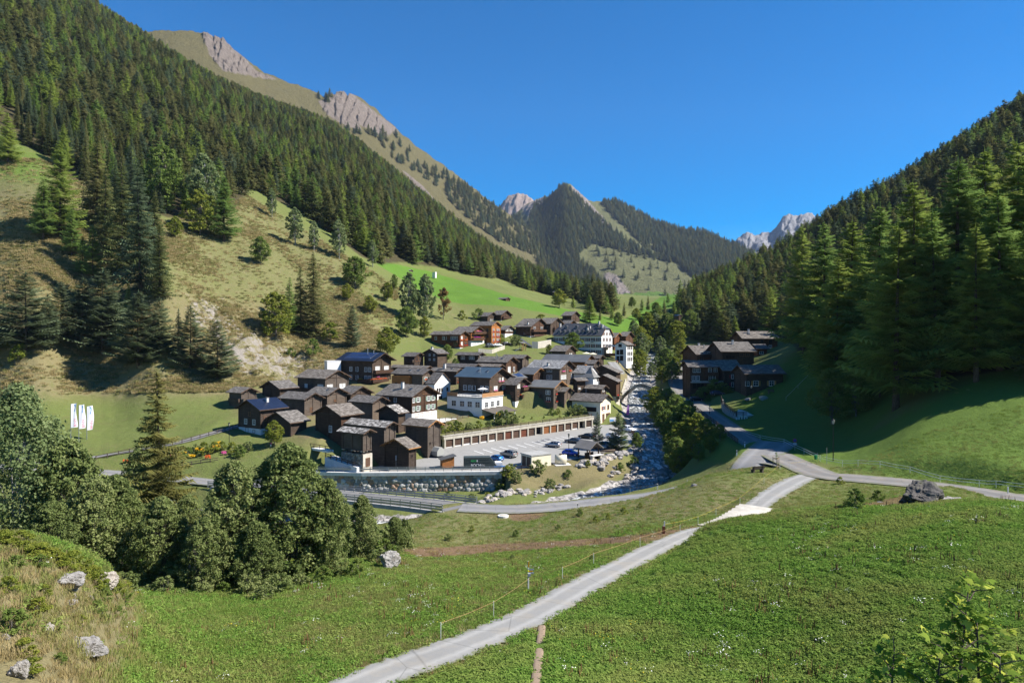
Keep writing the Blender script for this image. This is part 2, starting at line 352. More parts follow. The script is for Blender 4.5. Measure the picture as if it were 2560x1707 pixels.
put(dry, zone([(1040, 1707), (1760, 1320), (2100, 1280), (3460, 1200), (3460, 3000), (900, 3000)], 0, 64), 0.08)
kn = zone([(-900, 1200), (0, 1330), (330, 1470), (345, 1600), (260, 1720), (150, 3000), (-900, 3000)], 0, 48)
put(dry, kn, 0.75); put(lush, kn, 0.25); put(rock, kn, 0.12)
m = zone([(-900, 860), (0, 880), (300, 880), (600, 960), (600, 990), (350, 990), (0, 1000), (-900, 1000)], 120, 280); put(dry, m, 0.66); put(lush, m, 0.35)
m = zone([(-900, 995), (350, 990), (600, 985), (590, 1090), (300, 1110), (-900, 1150)], 110, 240); put(lush, m, 0.48); put(dry, m, 0.32)
m = zone([(-400, 380), (130, 400), (300, 560), (420, 730), (420, 880), (0, 880), (-400, 880)], 180, 380); put(dry, m, 0.54); put(lush, m, 0.34)
m = zone([(-100, 330), (110, 385), (140, 470), (0, 450)], 230, 420); put(dry, m, 0.2); put(lush, m, 0.6)
m = zone([(400, 545), (620, 490), (900, 660), (1000, 720), (960, 800), (700, 770), (420, 720)], 200, 420); put(dry, m, 0.46); put(lush, m, 0.36)
m = zone([(420, 730), (700, 775), (960, 820), (960, 900), (860, 930), (560, 960), (430, 880)], 180, 330); put(dry, m, 0.68); put(lush, m, 0.3)
put(rock, cl, 0.50)
m = zone([(560, 1000), (700, 930), (1000, 900), (1440, 880), (1530, 930), (1500, 1000), (1390, 1005), (1200, 1030), (1060, 1110), (800, 1120), (640, 1080)], 155, 275); put(dry, m, 0.55); put(lush, m, 0.25); put(dirt, m, 0.42)
m = zone([(930, 648), (1060, 675), (1160, 705), (1260, 735), (1400, 770), (1500, 790), (1560, 800), (1720, 700), (1750, 760), (1640, 775), (1560, 840), (1440, 800), (1300, 788), (1180, 770), (1080, 745), (960, 690)], 380); put(bright, m, 1.0); put(dry, m, 0.05)
m = zone([(900, 690), (1080, 750), (1180, 775), (1330, 792), (1440, 808), (1400, 845), (1200, 850), (1000, 850), (900, 800)], 280, 420); put(dry, m, 0.45); put(lush, m, 0.5)
m = zone([(1000, 1372), (1240, 1358), (1500, 1345), (1640, 1330), (1780, 1310), (1660, 1352), (1500, 1362), (1250, 1380), (1050, 1396)], 58, 84); put(dirt, m, 0.85)
m = zone([(1960, 1290), (2150, 1275), (2340, 1255), (2330, 1225), (2150, 1262), (1950, 1282)], 58, 84); put(dirt, m, 0.9)
m = zone([(1250, 1340), (1500, 1250), (1800, 1200), (2040, 1190), (1860, 1270), (1500, 1330)], 72, 99); put(dry, m, 0.5); put(lush, m, 0.5)
m = zone([(880, 1400), (1000, 1290), (1300, 1285), (1250, 1360), (1000, 1380)], 62, 100); put(dry, m, 0.45); put(lush, m, 0.45)
m = zone([(1180, 1195), (1500, 1130), (1600, 1170), (1500, 1215), (1300, 1230)], 125, 172); put(dry, m, 0.7); put(lush, m, 0.3)
m = zone([(2030, 1150), (2560, 900), (3400, 900), (3400, 1260), (2560, 1240)], 70, 140); put(lush, m, 0.85); put(dry, m, 0.1)
m = zone([(1700, 1150), (1990, 880), (2150, 900), (2280, 960), (2100, 1150)], 95, 250); put(lush, m, 0.8); put(dry, m, 0.1)
m = zone([(1540, 880), (1610, 880), (1610, 980), (1540, 1000)], 190, 320); put(dry, m, 0.8); put(rock, m, 0.35)
grav = np.maximum(grav, 1 - sstep(4.5, 7.0, dR + fbm(XX / 3, YY / 3, 3, 4) * 3))
dP, _ = seg_dist(XX, YY, [(p.x, p.y, 0) for p in PATH]); put(dry, 1 - sstep(1.3, 2.6, dP), 0.6)
dS, _ = seg_dist(XX, YY, [(p.x, p.y, 0) for p in SIDEROAD]); put(dry, 1 - sstep(2.6, 4.5, dS), 0.6)
# the trodden trail leaving the path
TRAIL = [hit(u, v) for (u, v) in ((1355, 1566), (1352, 1600), (1347, 1640), (1343, 1680), (1338, 1730), (1330, 1800))]
dT, _ = seg_dist(XX, YY, [(p.x, p.y, 0) for p in TRAIL])
fieldtrack = [at(*p) for p in ((1300, 1320, 90), (1450, 1318, 84), (1600, 1300, 80), (1780, 1252, 83))]
dirt = np.maximum(dirt, 0.7 * (1 - sstep(2.0, 4.0, np.hypot(XX - at(1320, 1295, 93).x, (YY - 95) * 0.6))))
wood = np.maximum(fl, fr * (YY > 118))
lush, dry, rock, bright, dirt, wood = [blur(G, k) for G, k in ((lush, 4), (dry, 4), (rock, 3), (bright, 2), (dirt, 2), (wood, 2))]
def terrain_mat():
    m = NM("ground_cover"); co = m.coord("World")
    za = m.sep(m.attr("zone_a")); zb = m.sep(m.attr("zone_b")); zc = m.sep(m.attr("zone_c"))
    n1 = m.noise(co, 0.06, 3, 0.65); n2 = m.noise(co, 0.55, 4, 0.72); n3 = m.noise(co, 4.0, 3, 0.75); n4 = m.noise(co, 0.22, 4, 0.7)
    fine = m.math('ADD', m.math('MULTIPLY', n2, 0.5), m.math('MULTIPLY', n3, 0.5))
    c_mid = m.mix(fine, (0.072, 0.086, 0.025), (0.195, 0.192, 0.074))
    c_lush = m.mix(fine, (0.045, 0.090, 0.014), (0.145, 0.205, 0.040))
    c_dry = m.mix(fine, (0.085, 0.078, 0.036), (0.255, 0.215, 0.110))
    c_rock = m.mix(m.noise(co, 0.9, 5, 0.75), (0.10, 0.088, 0.074), (0.36, 0.325, 0.285))
    c_bri = m.mix(m.math('ADD', m.math('MULTIPLY', n1, 0.6), m.math('MULTIPLY', n2, 0.4)), (0.055, 0.125, 0.014), (0.115, 0.200, 0.030))
    c_dirt = m.mix(fine, (0.055, 0.036, 0.022), (0.26, 0.17, 0.10))
    vo = m.vor(co, 1.6, out="Color"); c_gr = m.mix(m.sep(vo)[0], (0.10, 0.095, 0.09), (0.46, 0.43, 0.40))
    c_wood = m.mix(fine, (0.030, 0.030, 0.014), (0.085, 0.070, 0.035))
    def soft(z, amt=0.5, wd=0.22):       # zone weight broken up by noise
        s = m.math('ADD', z, m.math('MULTIPLY', m.math('SUBTRACT', m.math('ADD', m.math('MULTIPLY', n4, 0.6), m.math('MULTIPLY', n2, 0.4)), 0.5), amt * 2.2))
        x = m.n("ShaderNodeMapRange"); x.interpolation_type = 'SMOOTHSTEP'; m.l(s, x.inputs[0]); x.inputs[1].default_value = 0.5 - wd; x.inputs[2].default_value = 0.5 + wd
        return x.outputs[0]
    c = m.mix(soft(za[0]), c_mid, c_lush); c = m.mix(soft(za[1], 0.6), c, c_dry); c = m.mix(soft(zb[0], 0.25, 0.12), c, c_bri)
    c = m.mix(soft(zc[0], 0.3), c, c_wood)
    c = m.mix(soft(zb[1], 0.35, 0.15), c, c_dirt); c = m.mix(soft(za[2], 0.75, 0.10), c, c_rock); c = m.mix(soft(zb[2], 0.3, 0.12), c, c_gr)
    m.color(c); m.rough(0.95); m.b.inputs["Specular IOR Level"].default_value = 0.1
    m.bump(m.math('ADD', m.math('MULTIPLY', n2, 0.6), m.math('MULTIPLY', n3, 0.35)), 0.9, 0.5)
    return m.m
M_GROUND = terrain_mat()
ids = np.arange(ZZ.size, dtype=np.int32).reshape(ZZ.shape)
quads = np.stack([ids[:-1, :-1], ids[:-1, 1:], ids[1:, 1:], ids[1:, :-1]], -1).reshape(-1, 4)
one = np.ones(ZZ.size)
za = np.stack([lush.ravel(), dry.ravel(), rock.ravel(), one], 1); zb = np.stack([bright.ravel(), dirt.ravel(), grav.ravel(), one], 1); zc = np.stack([wood.ravel(), one * 0, one * 0, one], 1)
ground = link("ground", np_mesh("ground", np.stack([XX.ravel(), YY.ravel(), ZZ.ravel()], 1), quads, M_GROUND, {"zone_a": za, "zone_b": zb, "zone_c": zc}, True))
tag(ground, kind="structure")
# ------------------------------------------------------------------ far mountains
def mountain(name, crest, base, mat, rows=70, step=5, amp=25, nscale=140, back=0.35, seed=1, ridged=0.0, prof=1.0):
    cu = np.array([c[0] for c in crest], float); us = np.arange(cu[0], cu[-1] + 1, step)
    cv = np.interp(us, cu, [c[1] for c in crest]); cy = np.interp(us, cu, [c[2] for c in crest])
    bu = [b[0] for b in base]; bv = np.interp(us, bu, [b[1] for b in base]); by = np.interp(us, bu, [b[2] for b in base])
    X1 = (us - U0) / F * cy; Z1 = (V0 - cv) / F * cy; X0 = (us - U0) / F * by; Z0 = (V0 - bv) / F * by
    t = np.linspace(0, 1, rows)[:, None]; tz = t ** prof
    X = X0 + (X1 - X0) * t; Y = by + (cy - by) * t; Z = Z0 + (Z1 - Z0) * tz
    tb = np.linspace(0, 1, 14)[1:, None]
    X = np.vstack([X, X1 * (1 + tb * back)]); Y = np.vstack([Y, cy * (1 + tb * back)]); Z = np.vstack([Z, Z1 - (Z1 - Z0.min() + 200) * tb])
    k = np.vstack([np.sin(np.clip(t, 0, 1) * math.pi) ** 0.5 + 0 * us, np.ones((13, len(us)))])
    nz = fbm(X / nscale, Y / nscale, 6, seed) * 2; rg = (0.5 - np.abs(fbm(X / nscale * 1.7, Y / nscale * 0.7, 6, seed + 40))) * 2 - 0.7
    Z = Z + k * amp * ((1 - ridged) * nz + ridged * rg)
    edge = fbm(us / 14.0, us * 0 + seed, 4, seed + 9) * cy * 0.006 * (0.4 + ridged * 2)
    Z[rows - 1] += edge * 0.6; Z[rows - 2] += edge * 0.4
    I = np.arange(X.size, dtype=np.int32).reshape(X.shape); q = np.stack([I[:-1, :-1], I[:-1, 1:], I[1:, 1:], I[1:, :-1]], -1).reshape(-1, 4)
    pu = U0 + F * X / Y; pv = V0 - F * Z / Y
    return X, Y, Z, q, pu, pv
def alpine_mat(name, grass, grass2, rock1, rock2, sc=0.02):
    m = NM(name); co = m.coord("World"); za = m.sep(m.attr("zone_a"))
    n = m.noise(co, sc, 8, 0.7); n2 = m.noise(co, sc * 6, 7, 0.75)
    mpc = m.coord("World", (1.0, 1.0, 0.25)); st = m.noise(mpc, sc * 3.5, 8, 0.75, 1.0)
    gc = m.mix(m.math('ADD', m.math('MULTIPLY', n, 0.5), m.math('MULTIPLY', n2, 0.5)), grass, grass2); rc = m.mix(m.ramp(st, [(0.3, 0.0), (0.7, 1.0)]), rock1, rock2)
    f = m.ramp(m.math('ADD', za[0], m.math('MULTIPLY', m.math('SUBTRACT', n2, 0.5), 1.1)), [(0.4, 0.0), (0.6, 1.0)])
    c = m.mix(f, gc, rc)
    gr = m.ramp(m.math('ADD', za[1], m.math('MULTIPLY', m.math('SUBTRACT', n, 0.5), 0.5)), [(0.4, 0.0), (0.6, 1.0)])
    c = m.mix(gr, c, m.mix(n2, (0.06, 0.13, 0.014), (0.13, 0.22, 0.03)))
    c = m.mix(m.ramp(m.noise(co, sc * 9, 5, 0.8), [(0.52, 0.0), (0.62, 0.40)]), c, m.mix(f, (0.055, 0.062, 0.022), (0.13, 0.10, 0.08)))
    m.color(c); m.rough(0.95); m.bump(m.math('ADD', n2, st), 1.0, 14.0); return m.m
def fin_mountain(name, D, mat, rock, green=None, rel=1.0):
    X, Y, Z, q, pu, pv = D; rock = blur(rock, 2); gu_ = (0.5 - np.abs(fbm(pu / 13 + pv / 40, pv / 60, 5, 61)) * 2) + .5 * fbm(pu / 4, pv / 5, 4, 62); kk = np.clip(rock - .1, 0, 1) * gu_ * rel * Y * .012; Y = Y - kk; X = X - kk * .3; Z = Z + kk * .6; o = np.ones(X.size); green = np.zeros(X.shape) if green is None else green
    me = np_mesh(name, np.stack([X.ravel(), Y.ravel(), Z.ravel()], 1), q, mat, {"zone_a": np.stack([rock.ravel(), green.ravel(), o * 0, o], 1)}, True)
    return tag(link(name, me), kind="structure")
M_ALP = alpine_mat("dry_alpine_slope", (0.095, 0.090, 0.030), (0.23, 0.185, 0.075), (0.16, 0.125, 0.10), (0.33, 0.27, 0.225))
crestL = [(-400, -330, 1700), (100, -80, 1850), (200, -8, 1900), (290, 34, 1950), (360, 78, 2000), (440, 76, 2050), (510, 82, 2100), (560, 98, 2150), (600, 140, 2150), (660, 182, 2200), (720, 205, 2250), (785, 228, 2300), (812, 246, 2300),
          (840, 238, 2380), (862, 234, 2400), (900, 246, 2450), (935, 268, 2500), (1000, 332, 2600), (1060, 380, 2700), (1130, 428, 2800), (1210, 492, 2950), (1290, 552, 3100), (1360, 600, 3200), (1440, 660, 3300), (1520, 722, 3400), (1600, 775, 3500)]
baseL = [(-400, 200, 1250), (480, 430, 1500), (830, 560, 1700), (1100, 700, 1950), (1420, 790, 2150), (1600, 830, 2300)]
DL = mountain("mountain_ridge", crestL, baseL, M_ALP, 130, 3, 34, 150, seed=3, ridged=0.6)
pu, pv = DL[4], DL[5]
rockL = np.full(pu.shape, 0.12)
for poly in ([(505, 78), (560, 92), (640, 178), (700, 205), (640, 195), (560, 180), (525, 140)], [(812, 236), (870, 230), (1000, 330), (960, 345), (900, 315), (850, 270)], [(795, 255), (825, 245), (910, 330), (870, 320), (820, 290)],
             [(190, -20), (240, 10), (270, 30), (200, 0)], [(1000, 420), (1060, 470), (1110, 530), (1050, 480)], [(1390, 600), (1440, 640), (1420, 690), (1370, 650)]):
    rockL[inpoly(pu, pv, poly)] = 0.95
rockL = (rockL + np.roll(rockL, 1, 0) + np.roll(rockL, 1, 1) + np.roll(rockL, -1, 1)) / 4
fin_mountain("mountain_ridge", DL, M_ALP, rockL)
M_ALP2 = alpine_mat("far_alpine_slope", (0.080, 0.095, 0.034), (0.185, 0.175, 0.070), (0.16, 0.13, 0.115), (0.33, 0.28, 0.25), 0.012)
crestC = [(1180, 610, 3700), (1240, 570, 3800), (1300, 522, 3800), (1322, 505, 3800), (1350, 500, 3780), (1372, 492, 3700), (1392, 474, 3650), (1413, 458, 3600), (1424, 460, 3600), (1445, 478, 3600), (1470, 500, 3600), (1500, 506, 3650), (1540, 501, 3700),
          (1580, 520, 3700), (1640, 556, 3650), (1700, 572, 3600), (1760, 580, 3500), (1820, 605, 3400), (1880, 625, 3400), (1930, 655, 3300), (2100, 760, 3200)]
baseC = [(1180, 720, 2500), (1413, 775, 2420), (1560, 775, 2380), (1700, 775, 2380), (2100, 850, 2400)]
DC = mountain("mountain_peak", crestC, baseC, M_ALP2, 80, 4, 70, 330, seed=11, ridged=0.6)
pu, pv = DC[4], DC[5]; rockC = np.full(pu.shape, 0.15); grC = np.zeros(pu.shape)
for poly in ([(1425, 460), (1460, 490), (1520, 560), (1570, 590), (1500, 560), (1440, 500)], [(1505, 680), (1545, 690), (1580, 735), (1550, 745), (1515, 720)], [(1370, 490), (1300, 520), (1320, 545), (1360, 515)]): rockC[inpoly(pu, pv, poly)] = 0.8
grC[inpoly(pu, pv, [(1560, 735), (1640, 728), (1760, 745), (1760, 790), (1560, 790)])] = 0.8
fin_mountain("mountain_peak", DC, M_ALP2, rockC, grC)
M_PINK = alpine_mat("far_bare_rock", (0.18, 0.145, 0.12), (0.24, 0.195, 0.16), (0.20, 0.15, 0.13), (0.30, 0.24, 0.21), 0.006)
DP = mountain("distant_peak", [(1180, 600, 7000), (1262, 505, 7000), (1276, 494, 7000), (1290, 482, 7000), (1300, 486, 7000), (1315, 488, 7000), (1332, 502, 7000), (1355, 520, 7000), (1420, 580, 7000)], [(1180, 700, 6000), (1420, 700, 6000)], M_PINK, 40, 3, 130, 500, seed=5, ridged=0.7)
fin_mountain("distant_peak", DP, M_PINK, np.full(DP[0].shape, 0.7))
M_GREYR = alpine_mat("grey_bare_rock", (0.16, 0.155, 0.155), (0.22, 0.21, 0.21), (0.09, 0.09, 0.10), (0.34, 0.34, 0.36), 0.006)
DG = mountain("distant_rocky_peak", [(1780, 640, 7500), (1836, 606, 7500), (1858, 586, 7500), (1872, 584, 7500), (1888, 592, 7500), (1905, 584, 7500), (1922, 588, 7500), (1940, 572, 7500), (1956, 548, 7500), (1972, 540, 7500), (1990, 544, 7500), (2004, 536, 7500), (2030, 540, 7500), (2060, 556, 7500), (2160, 640, 7500)],
              [(1780, 740, 6400), (2160, 740, 6400)], M_GREYR, 50, 2.5, 260, 420, seed=8, ridged=0.9)
fin_mountain("distant_rocky_peak", DG, M_GREYR, np.full(DG[0].shape, 0.75))
# ------------------------------------------------------------------ trees
def leaf_mat(name, c1, c2, c3, trans=0.25, rnd=0.25, patch=None):
    """foliage: colour varies per leaf clump (tint attribute) and per tree"""
    m = NM(name); m.t.nodes.remove(m.b)
    t = m.sep(m.attr("tint")); r = m.objrand()
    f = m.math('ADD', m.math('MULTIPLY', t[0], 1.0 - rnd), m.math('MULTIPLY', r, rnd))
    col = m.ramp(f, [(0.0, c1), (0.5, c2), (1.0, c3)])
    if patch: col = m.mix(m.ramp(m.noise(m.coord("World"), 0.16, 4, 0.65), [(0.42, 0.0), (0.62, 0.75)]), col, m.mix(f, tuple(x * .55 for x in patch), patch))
    d = m.n("ShaderNodeBsdfDiffuse"); m.l(col, d.inputs[0])
    tr = m.n("ShaderNodeBsdfTranslucent"); m.l(m.mix(1.0, col, (trans * 2.6,) * 3, 'MULTIPLY'), tr.inputs[0])
    g = m.n("ShaderNodeAddShader"); m.l(d.outputs[0], g.inputs[0]); m.l(tr.outputs[0], g.inputs[1])     # thin leaves reflect and pass light
    m.l(g.outputs[0], m.out.inputs[0]); return m.m
def bark_mat(name, c1, c2, sc=6.0):
    m = NM(name); co = m.coord("Object", (sc, sc, sc * 0.25)); n = m.noise(co, 1.0, 5, 0.7)
    m.color(m.mix(m.ramp(n, [(0.35, 0.0), (0.65, 1.0)]), c1, c2)); m.rough(0.95); return m.m
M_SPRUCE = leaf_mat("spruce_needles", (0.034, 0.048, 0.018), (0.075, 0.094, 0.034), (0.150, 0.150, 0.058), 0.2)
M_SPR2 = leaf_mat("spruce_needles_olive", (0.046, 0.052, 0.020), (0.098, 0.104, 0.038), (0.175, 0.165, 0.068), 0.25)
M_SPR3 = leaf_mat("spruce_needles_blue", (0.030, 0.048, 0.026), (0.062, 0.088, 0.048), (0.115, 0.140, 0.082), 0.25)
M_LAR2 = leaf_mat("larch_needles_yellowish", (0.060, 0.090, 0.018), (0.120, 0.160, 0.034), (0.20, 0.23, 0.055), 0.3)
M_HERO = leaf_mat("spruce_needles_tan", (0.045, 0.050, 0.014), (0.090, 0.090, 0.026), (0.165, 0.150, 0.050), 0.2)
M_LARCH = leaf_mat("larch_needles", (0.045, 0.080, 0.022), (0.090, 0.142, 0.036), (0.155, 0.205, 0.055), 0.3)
M_PINE = leaf_mat("pine_needles", (0.038, 0.058, 0.030), (0.080, 0.105, 0.056), (0.145, 0.165, 0.090), 0.2)
M_LEAF = leaf_mat("broad_leaves", (0.042, 0.070, 0.016), (0.088, 0.122, 0.028), (0.160, 0.180, 0.055), 0.3)
M_LEAFG = leaf_mat("grey_green_leaves", (0.060, 0.085, 0.032), (0.115, 0.145, 0.060), (0.200, 0.220, 0.110), 0.28)
M_LEAFY = leaf_mat("yellow_green_leaves", (0.055, 0.075, 0.012), (0.110, 0.130, 0.022), (0.200, 0.190, 0.040), 0.3)
M_LEAFD = leaf_mat("alder_leaves", (0.046, 0.066, 0.020), (0.105, 0.130, 0.042), (0.215, 0.225, 0.095), 0.25)
M_LEAFR = leaf_mat("autumn_leaves", (0.060, 0.060, 0.018), (0.120, 0.085, 0.030), (0.210, 0.110, 0.045), 0.28)
M_BARK = bark_mat("conifer_bark", (0.045, 0.032, 0.024), (0.14, 0.11, 0.09))
M_BARKG = bark_mat("grey_bark", (0.07, 0.06, 0.05), (0.24, 0.22, 0.19))
M_BIRCH = bark_mat("birch_bark", (0.12, 0.11, 0.10), (0.55, 0.53, 0.50), 3.0)
def rot_z(V, a):
    c, s = math.cos(a), math.sin(a); return np.stack([V[..., 0] * c - V[..., 1] * s, V[..., 0] * s + V[..., 1] * c, V[..., 2]], -1)
def conifer(seed, H, Rad, gap, nbr, pairs, droop, up, wob, taper=0.85, low=0.06, hang=0.35, sw=0.16, bare=0.0):
    """returns crown (V, tris, tint); every branch is a drooping spine with needle sprays either side"""
    rs = np.random.RandomState(seed); Vs, Ts, Cs = [], [], []; nv = 0; z = H * low
    while z < H * 0.985:
        h = z / H; L0 = Rad * ((1 - h) ** taper) + 0.12
        if h < 0.18: L0 *= 0.70 + 1.6 * h
        for b in range(nbr):
            if rs.rand() < bare + 0.06: continue
            a = rs.rand() * 6.283; L = L0 * (1 + (rs.rand() - 0.5) * 2 * wob); zb = z + (rs.rand() - 0.5) * gap
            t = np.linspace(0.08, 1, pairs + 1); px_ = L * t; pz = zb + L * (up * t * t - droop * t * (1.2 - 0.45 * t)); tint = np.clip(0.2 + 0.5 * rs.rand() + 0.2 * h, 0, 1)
            for i in range(pairs):
                x0, x1, z0, z1 = px_[i], px_[i + 1], pz[i], pz[i + 1]; wd = L * (0.42 - 0.28 * t[i]) * (0.8 + 0.5 * rs.rand()) + 0.05
                dz = -hang * wd * (0.6 + 0.8 * rs.rand()); bw = (x1 - x0) * 0.75 + sw * 0.3
                for sgn in (1, -1):
                    T = np.array([[x0 - bw * 0.15, 0, z0], [x0 + bw * 0.8, 0, z0 + (z1 - z0) * .6], [x0 + wd * 0.75, sgn * wd, z0 + dz]])
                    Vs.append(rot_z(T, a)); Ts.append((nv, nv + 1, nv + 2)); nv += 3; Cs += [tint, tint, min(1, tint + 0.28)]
                if hang > 0.2 and rs.rand() < 0.8:       # hanging curtain under the spine
                    T = np.array([[x0, 0.03, z0], [x1, -0.03, z1], [(x0 + x1) / 2, (rs.rand() - 0.5) * 0.3, z0 - hang * (0.5 + rs.rand()) * (0.35 + 0.12 * L)]])
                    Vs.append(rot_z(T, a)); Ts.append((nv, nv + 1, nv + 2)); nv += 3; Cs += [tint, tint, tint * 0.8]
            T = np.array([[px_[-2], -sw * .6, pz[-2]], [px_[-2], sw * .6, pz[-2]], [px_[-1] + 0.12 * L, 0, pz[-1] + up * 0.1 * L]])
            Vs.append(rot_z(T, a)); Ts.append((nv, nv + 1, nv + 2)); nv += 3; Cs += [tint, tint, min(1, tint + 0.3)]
        z += gap * (0.8 + 0.4 * rs.rand()) * (1.0 - 0.35 * h)
    for k in range(3):
        a = k * 2.1; T = np.array([[0.05, 0, H * .94], [-0.1, 0.1, H * .93], [0, 0, H * 1.02]]); T[:2] *= np.array([3 * sw, 3 * sw, 1])
        Vs.append(rot_z(T, a)); Ts.append((nv, nv + 1, nv + 2)); nv += 3; Cs += [.5, .5, .7]
    V = np.concatenate(Vs); c = np.array(Cs); return V, np.array(Ts), np.stack([c, c, c, c * 0 + 1], 1)
def trunk_mesh(name, H, r, mat, wob=0.0, seed=0):
    rs = random.Random(seed); mb = MB(); mb.mat(mat); mb.smooth = True; pts, rr = [], []
    for i in range(7):
        t = i / 6; pts.append((wob * math.sin(t * 3 + seed) * t, wob * math.cos(t * 2.3 + seed) * t, H * t - (0.8 if i == 0 else 0))); rr.append(r * (1.25 if i == 0 else 1) * (1 - 0.93 * t))
    mb.tube(pts, rr, 7); return mb.mesh(name)
def leaf_cloud(centers, radii, per, size, rs, tintbase, flat=0.75):
    """leaf-sized quads spread through clumps"""
    nC = len(centers); idx = np.repeat(np.arange(nC), per); N = len(idx)
    d = rs.normal(size=(N, 3)); d /= np.linalg.norm(d, axis=1)[:, None] + 1e-9; rr = rs.rand(N) ** 0.45
    p = centers[idx] + d * (rr * radii[idx])[:, None] * np.array([1, 1, flat])
    nrm = d * 0.7 + rs.normal(size=(N, 3)) * 0.6 + np.array([0, 0, 0.45]); nrm /= np.linalg.norm(nrm, axis=1)[:, None] + 1e-9
    t = np.cross(nrm, rs.normal(size=(N, 3))); t /= np.linalg.norm(t, axis=1)[:, None] + 1e-9; b = np.cross(nrm, t)
    s = size * (0.6 + 0.8 * rs.rand(N))[:, None]
    Q = np.stack([p - t * s * .5, p + b * s * .36, p + t * s * .5 + nrm * s * .1, p - b * s * .36], 1).reshape(-1, 3)
    c = np.clip(tintbase[idx] + (rs.rand(N) - 0.5) * 0.45, 0, 1); c = np.repeat(c, 4)
    return Q, np.arange(N * 4).reshape(-1, 4), np.stack([c, c, c, c * 0 + 1], 1)
def broadleaf(seed, H, Wd, base=0.18, nclump=70, per=45, leaf=0.22, mat=None, bark=None, shape=1.0, stems=1, droop=0.0, trunk_r=None, name="tree", cs=1.0):
    """crown mesh and limbs mesh of a broad-leaved tree, H high and Wd wide"""
    rs = np.random.RandomState(seed); C, Rr = [], []; mb = MB(); mb.mat(bark or M_BARKG); mb.smooth = True
    trunk_r = trunk_r or H * 0.016; roots = [(rs.normal() * 0.10 * Wd if stems > 1 else 0, rs.normal() * 0.10 * Wd if stems > 1 else 0) for _ in range(stems)]
    for k in range(nclump):
        h = base + (1 - base) * (0.06 + 0.94 * rs.rand() ** 0.85); e = (h - base) / (1 - base)
        prof = math.sin(math.pi * min(1, (0.10 + 0.90 * e)) ** shape) ** 0.6 if e < 1 else 0.2
        a = rs.rand() * 6.283; rad = Wd / 2 * prof * (0.25 + 0.75 * rs.rand() ** 0.6) * 0.86
        cr = cs * Wd * (0.075 + 0.08 * rs.rand()) * (0.75 + 0.5 * (1 - e)); rad *= 1 + 0.28 * math.sin(a * 3 + seed) * math.cos(h * 9 + seed); C.append((rad * math.cos(a), rad * math.sin(a), H * h - cr * 0.6)); Rr.append(cr)
    C = np.array(C); Rr = np.array(Rr)
    for (rx, ry) in roots:
        top = (rx * 0.7 + rs.normal() * 0.03 * Wd, ry * 0.7 + rs.normal() * 0.03 * Wd, H * 0.86)
        pts = [(rx, ry, -0.6), (rx * 1.05, ry * 1.05, H * .2), ((rx + top[0]) / 2 + rs.normal() * .02 * H, (ry + top[1]) / 2, H * .5), top]
        q = trunk_r / math.sqrt(stems); mb.tube(pts, [q * 1.25, q * .9, q * .55, q * .12], 7)
    for k in rs.permutation(len(C))[:max(10, nclump // 3)]:
        c = C[k]; rx, ry = roots[rs.randint(len(roots))]; z0 = max(H * base * 0.6, c[2] * (0.35 + 0.3 * rs.rand()))
        q = trunk_r * 0.32 / math.sqrt(stems); p0 = (rx, ry, z0); m_ = ((rx + c[0]) * .5, (ry + c[1]) * .5, z0 + (c[2] - z0) * .62)
        mb.tube([p0, m_, tuple(c)], [q, q * .6, q * .18], 5, False)
    Q, Fc, T = leaf_cloud(C, Rr, per, leaf, rs, np.clip(0.25 + 0.5 * rs.rand(nclump), 0, 1))
    if droop > 0:
        Q[:, 2] -= droop * rs.rand(len(Q) // 4).repeat(4) * (np.hypot(Q[:, 0], Q[:, 1]) / Wd) * 4
    return np_mesh("crown", Q, Fc, mat or M_LEAF, T), mb.mesh("trunk")
NT = {}
def mk_con(key, cnt, mat, trunk, **kw):
    NT[key] = []; mats_ = mat if isinstance(mat, list) else [mat]
    for i in range(cnt):
        H = 1.0 * kw.get('H0', 20); V, T, c = conifer(hash_(key) + i * 17, H, **{k: v for k, v in kw.items() if k != 'H0'})
        NT[key].append((np_mesh("crown", V, T, mats_[i % len(mats_)], c), trunk_mesh("trunk", H * 0.97, H * 0.013, trunk, 0.12, i), H))
def hash_(s): return sum(ord(c) * (i + 3) for i, c in enumerate(s)) % 9973
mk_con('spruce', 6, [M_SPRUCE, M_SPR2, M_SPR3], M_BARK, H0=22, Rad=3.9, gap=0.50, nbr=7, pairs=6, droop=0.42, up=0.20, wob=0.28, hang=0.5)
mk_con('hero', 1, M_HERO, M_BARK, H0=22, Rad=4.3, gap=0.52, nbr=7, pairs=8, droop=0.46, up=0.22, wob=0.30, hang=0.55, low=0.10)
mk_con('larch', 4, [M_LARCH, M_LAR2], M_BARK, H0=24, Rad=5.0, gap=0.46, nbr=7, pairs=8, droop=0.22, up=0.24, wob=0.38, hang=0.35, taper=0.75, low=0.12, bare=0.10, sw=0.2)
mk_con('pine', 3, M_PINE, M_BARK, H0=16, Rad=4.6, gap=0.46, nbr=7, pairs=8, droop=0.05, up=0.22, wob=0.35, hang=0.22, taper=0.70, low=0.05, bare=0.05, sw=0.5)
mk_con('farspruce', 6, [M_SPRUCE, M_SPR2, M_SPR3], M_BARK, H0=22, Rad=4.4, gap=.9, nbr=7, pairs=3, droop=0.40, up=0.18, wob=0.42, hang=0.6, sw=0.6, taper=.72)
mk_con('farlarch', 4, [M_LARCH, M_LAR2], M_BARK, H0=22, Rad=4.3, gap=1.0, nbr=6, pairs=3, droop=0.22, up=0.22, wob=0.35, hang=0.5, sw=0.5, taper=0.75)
def mk_broad(key, mats, **kw):
    NT[key] = []
    for i, mt in enumerate(mats):
        c, t = broadleaf(hash_(key) + i * 31, mat=mt, **kw); NT[key].append((c, t, kw['H']))
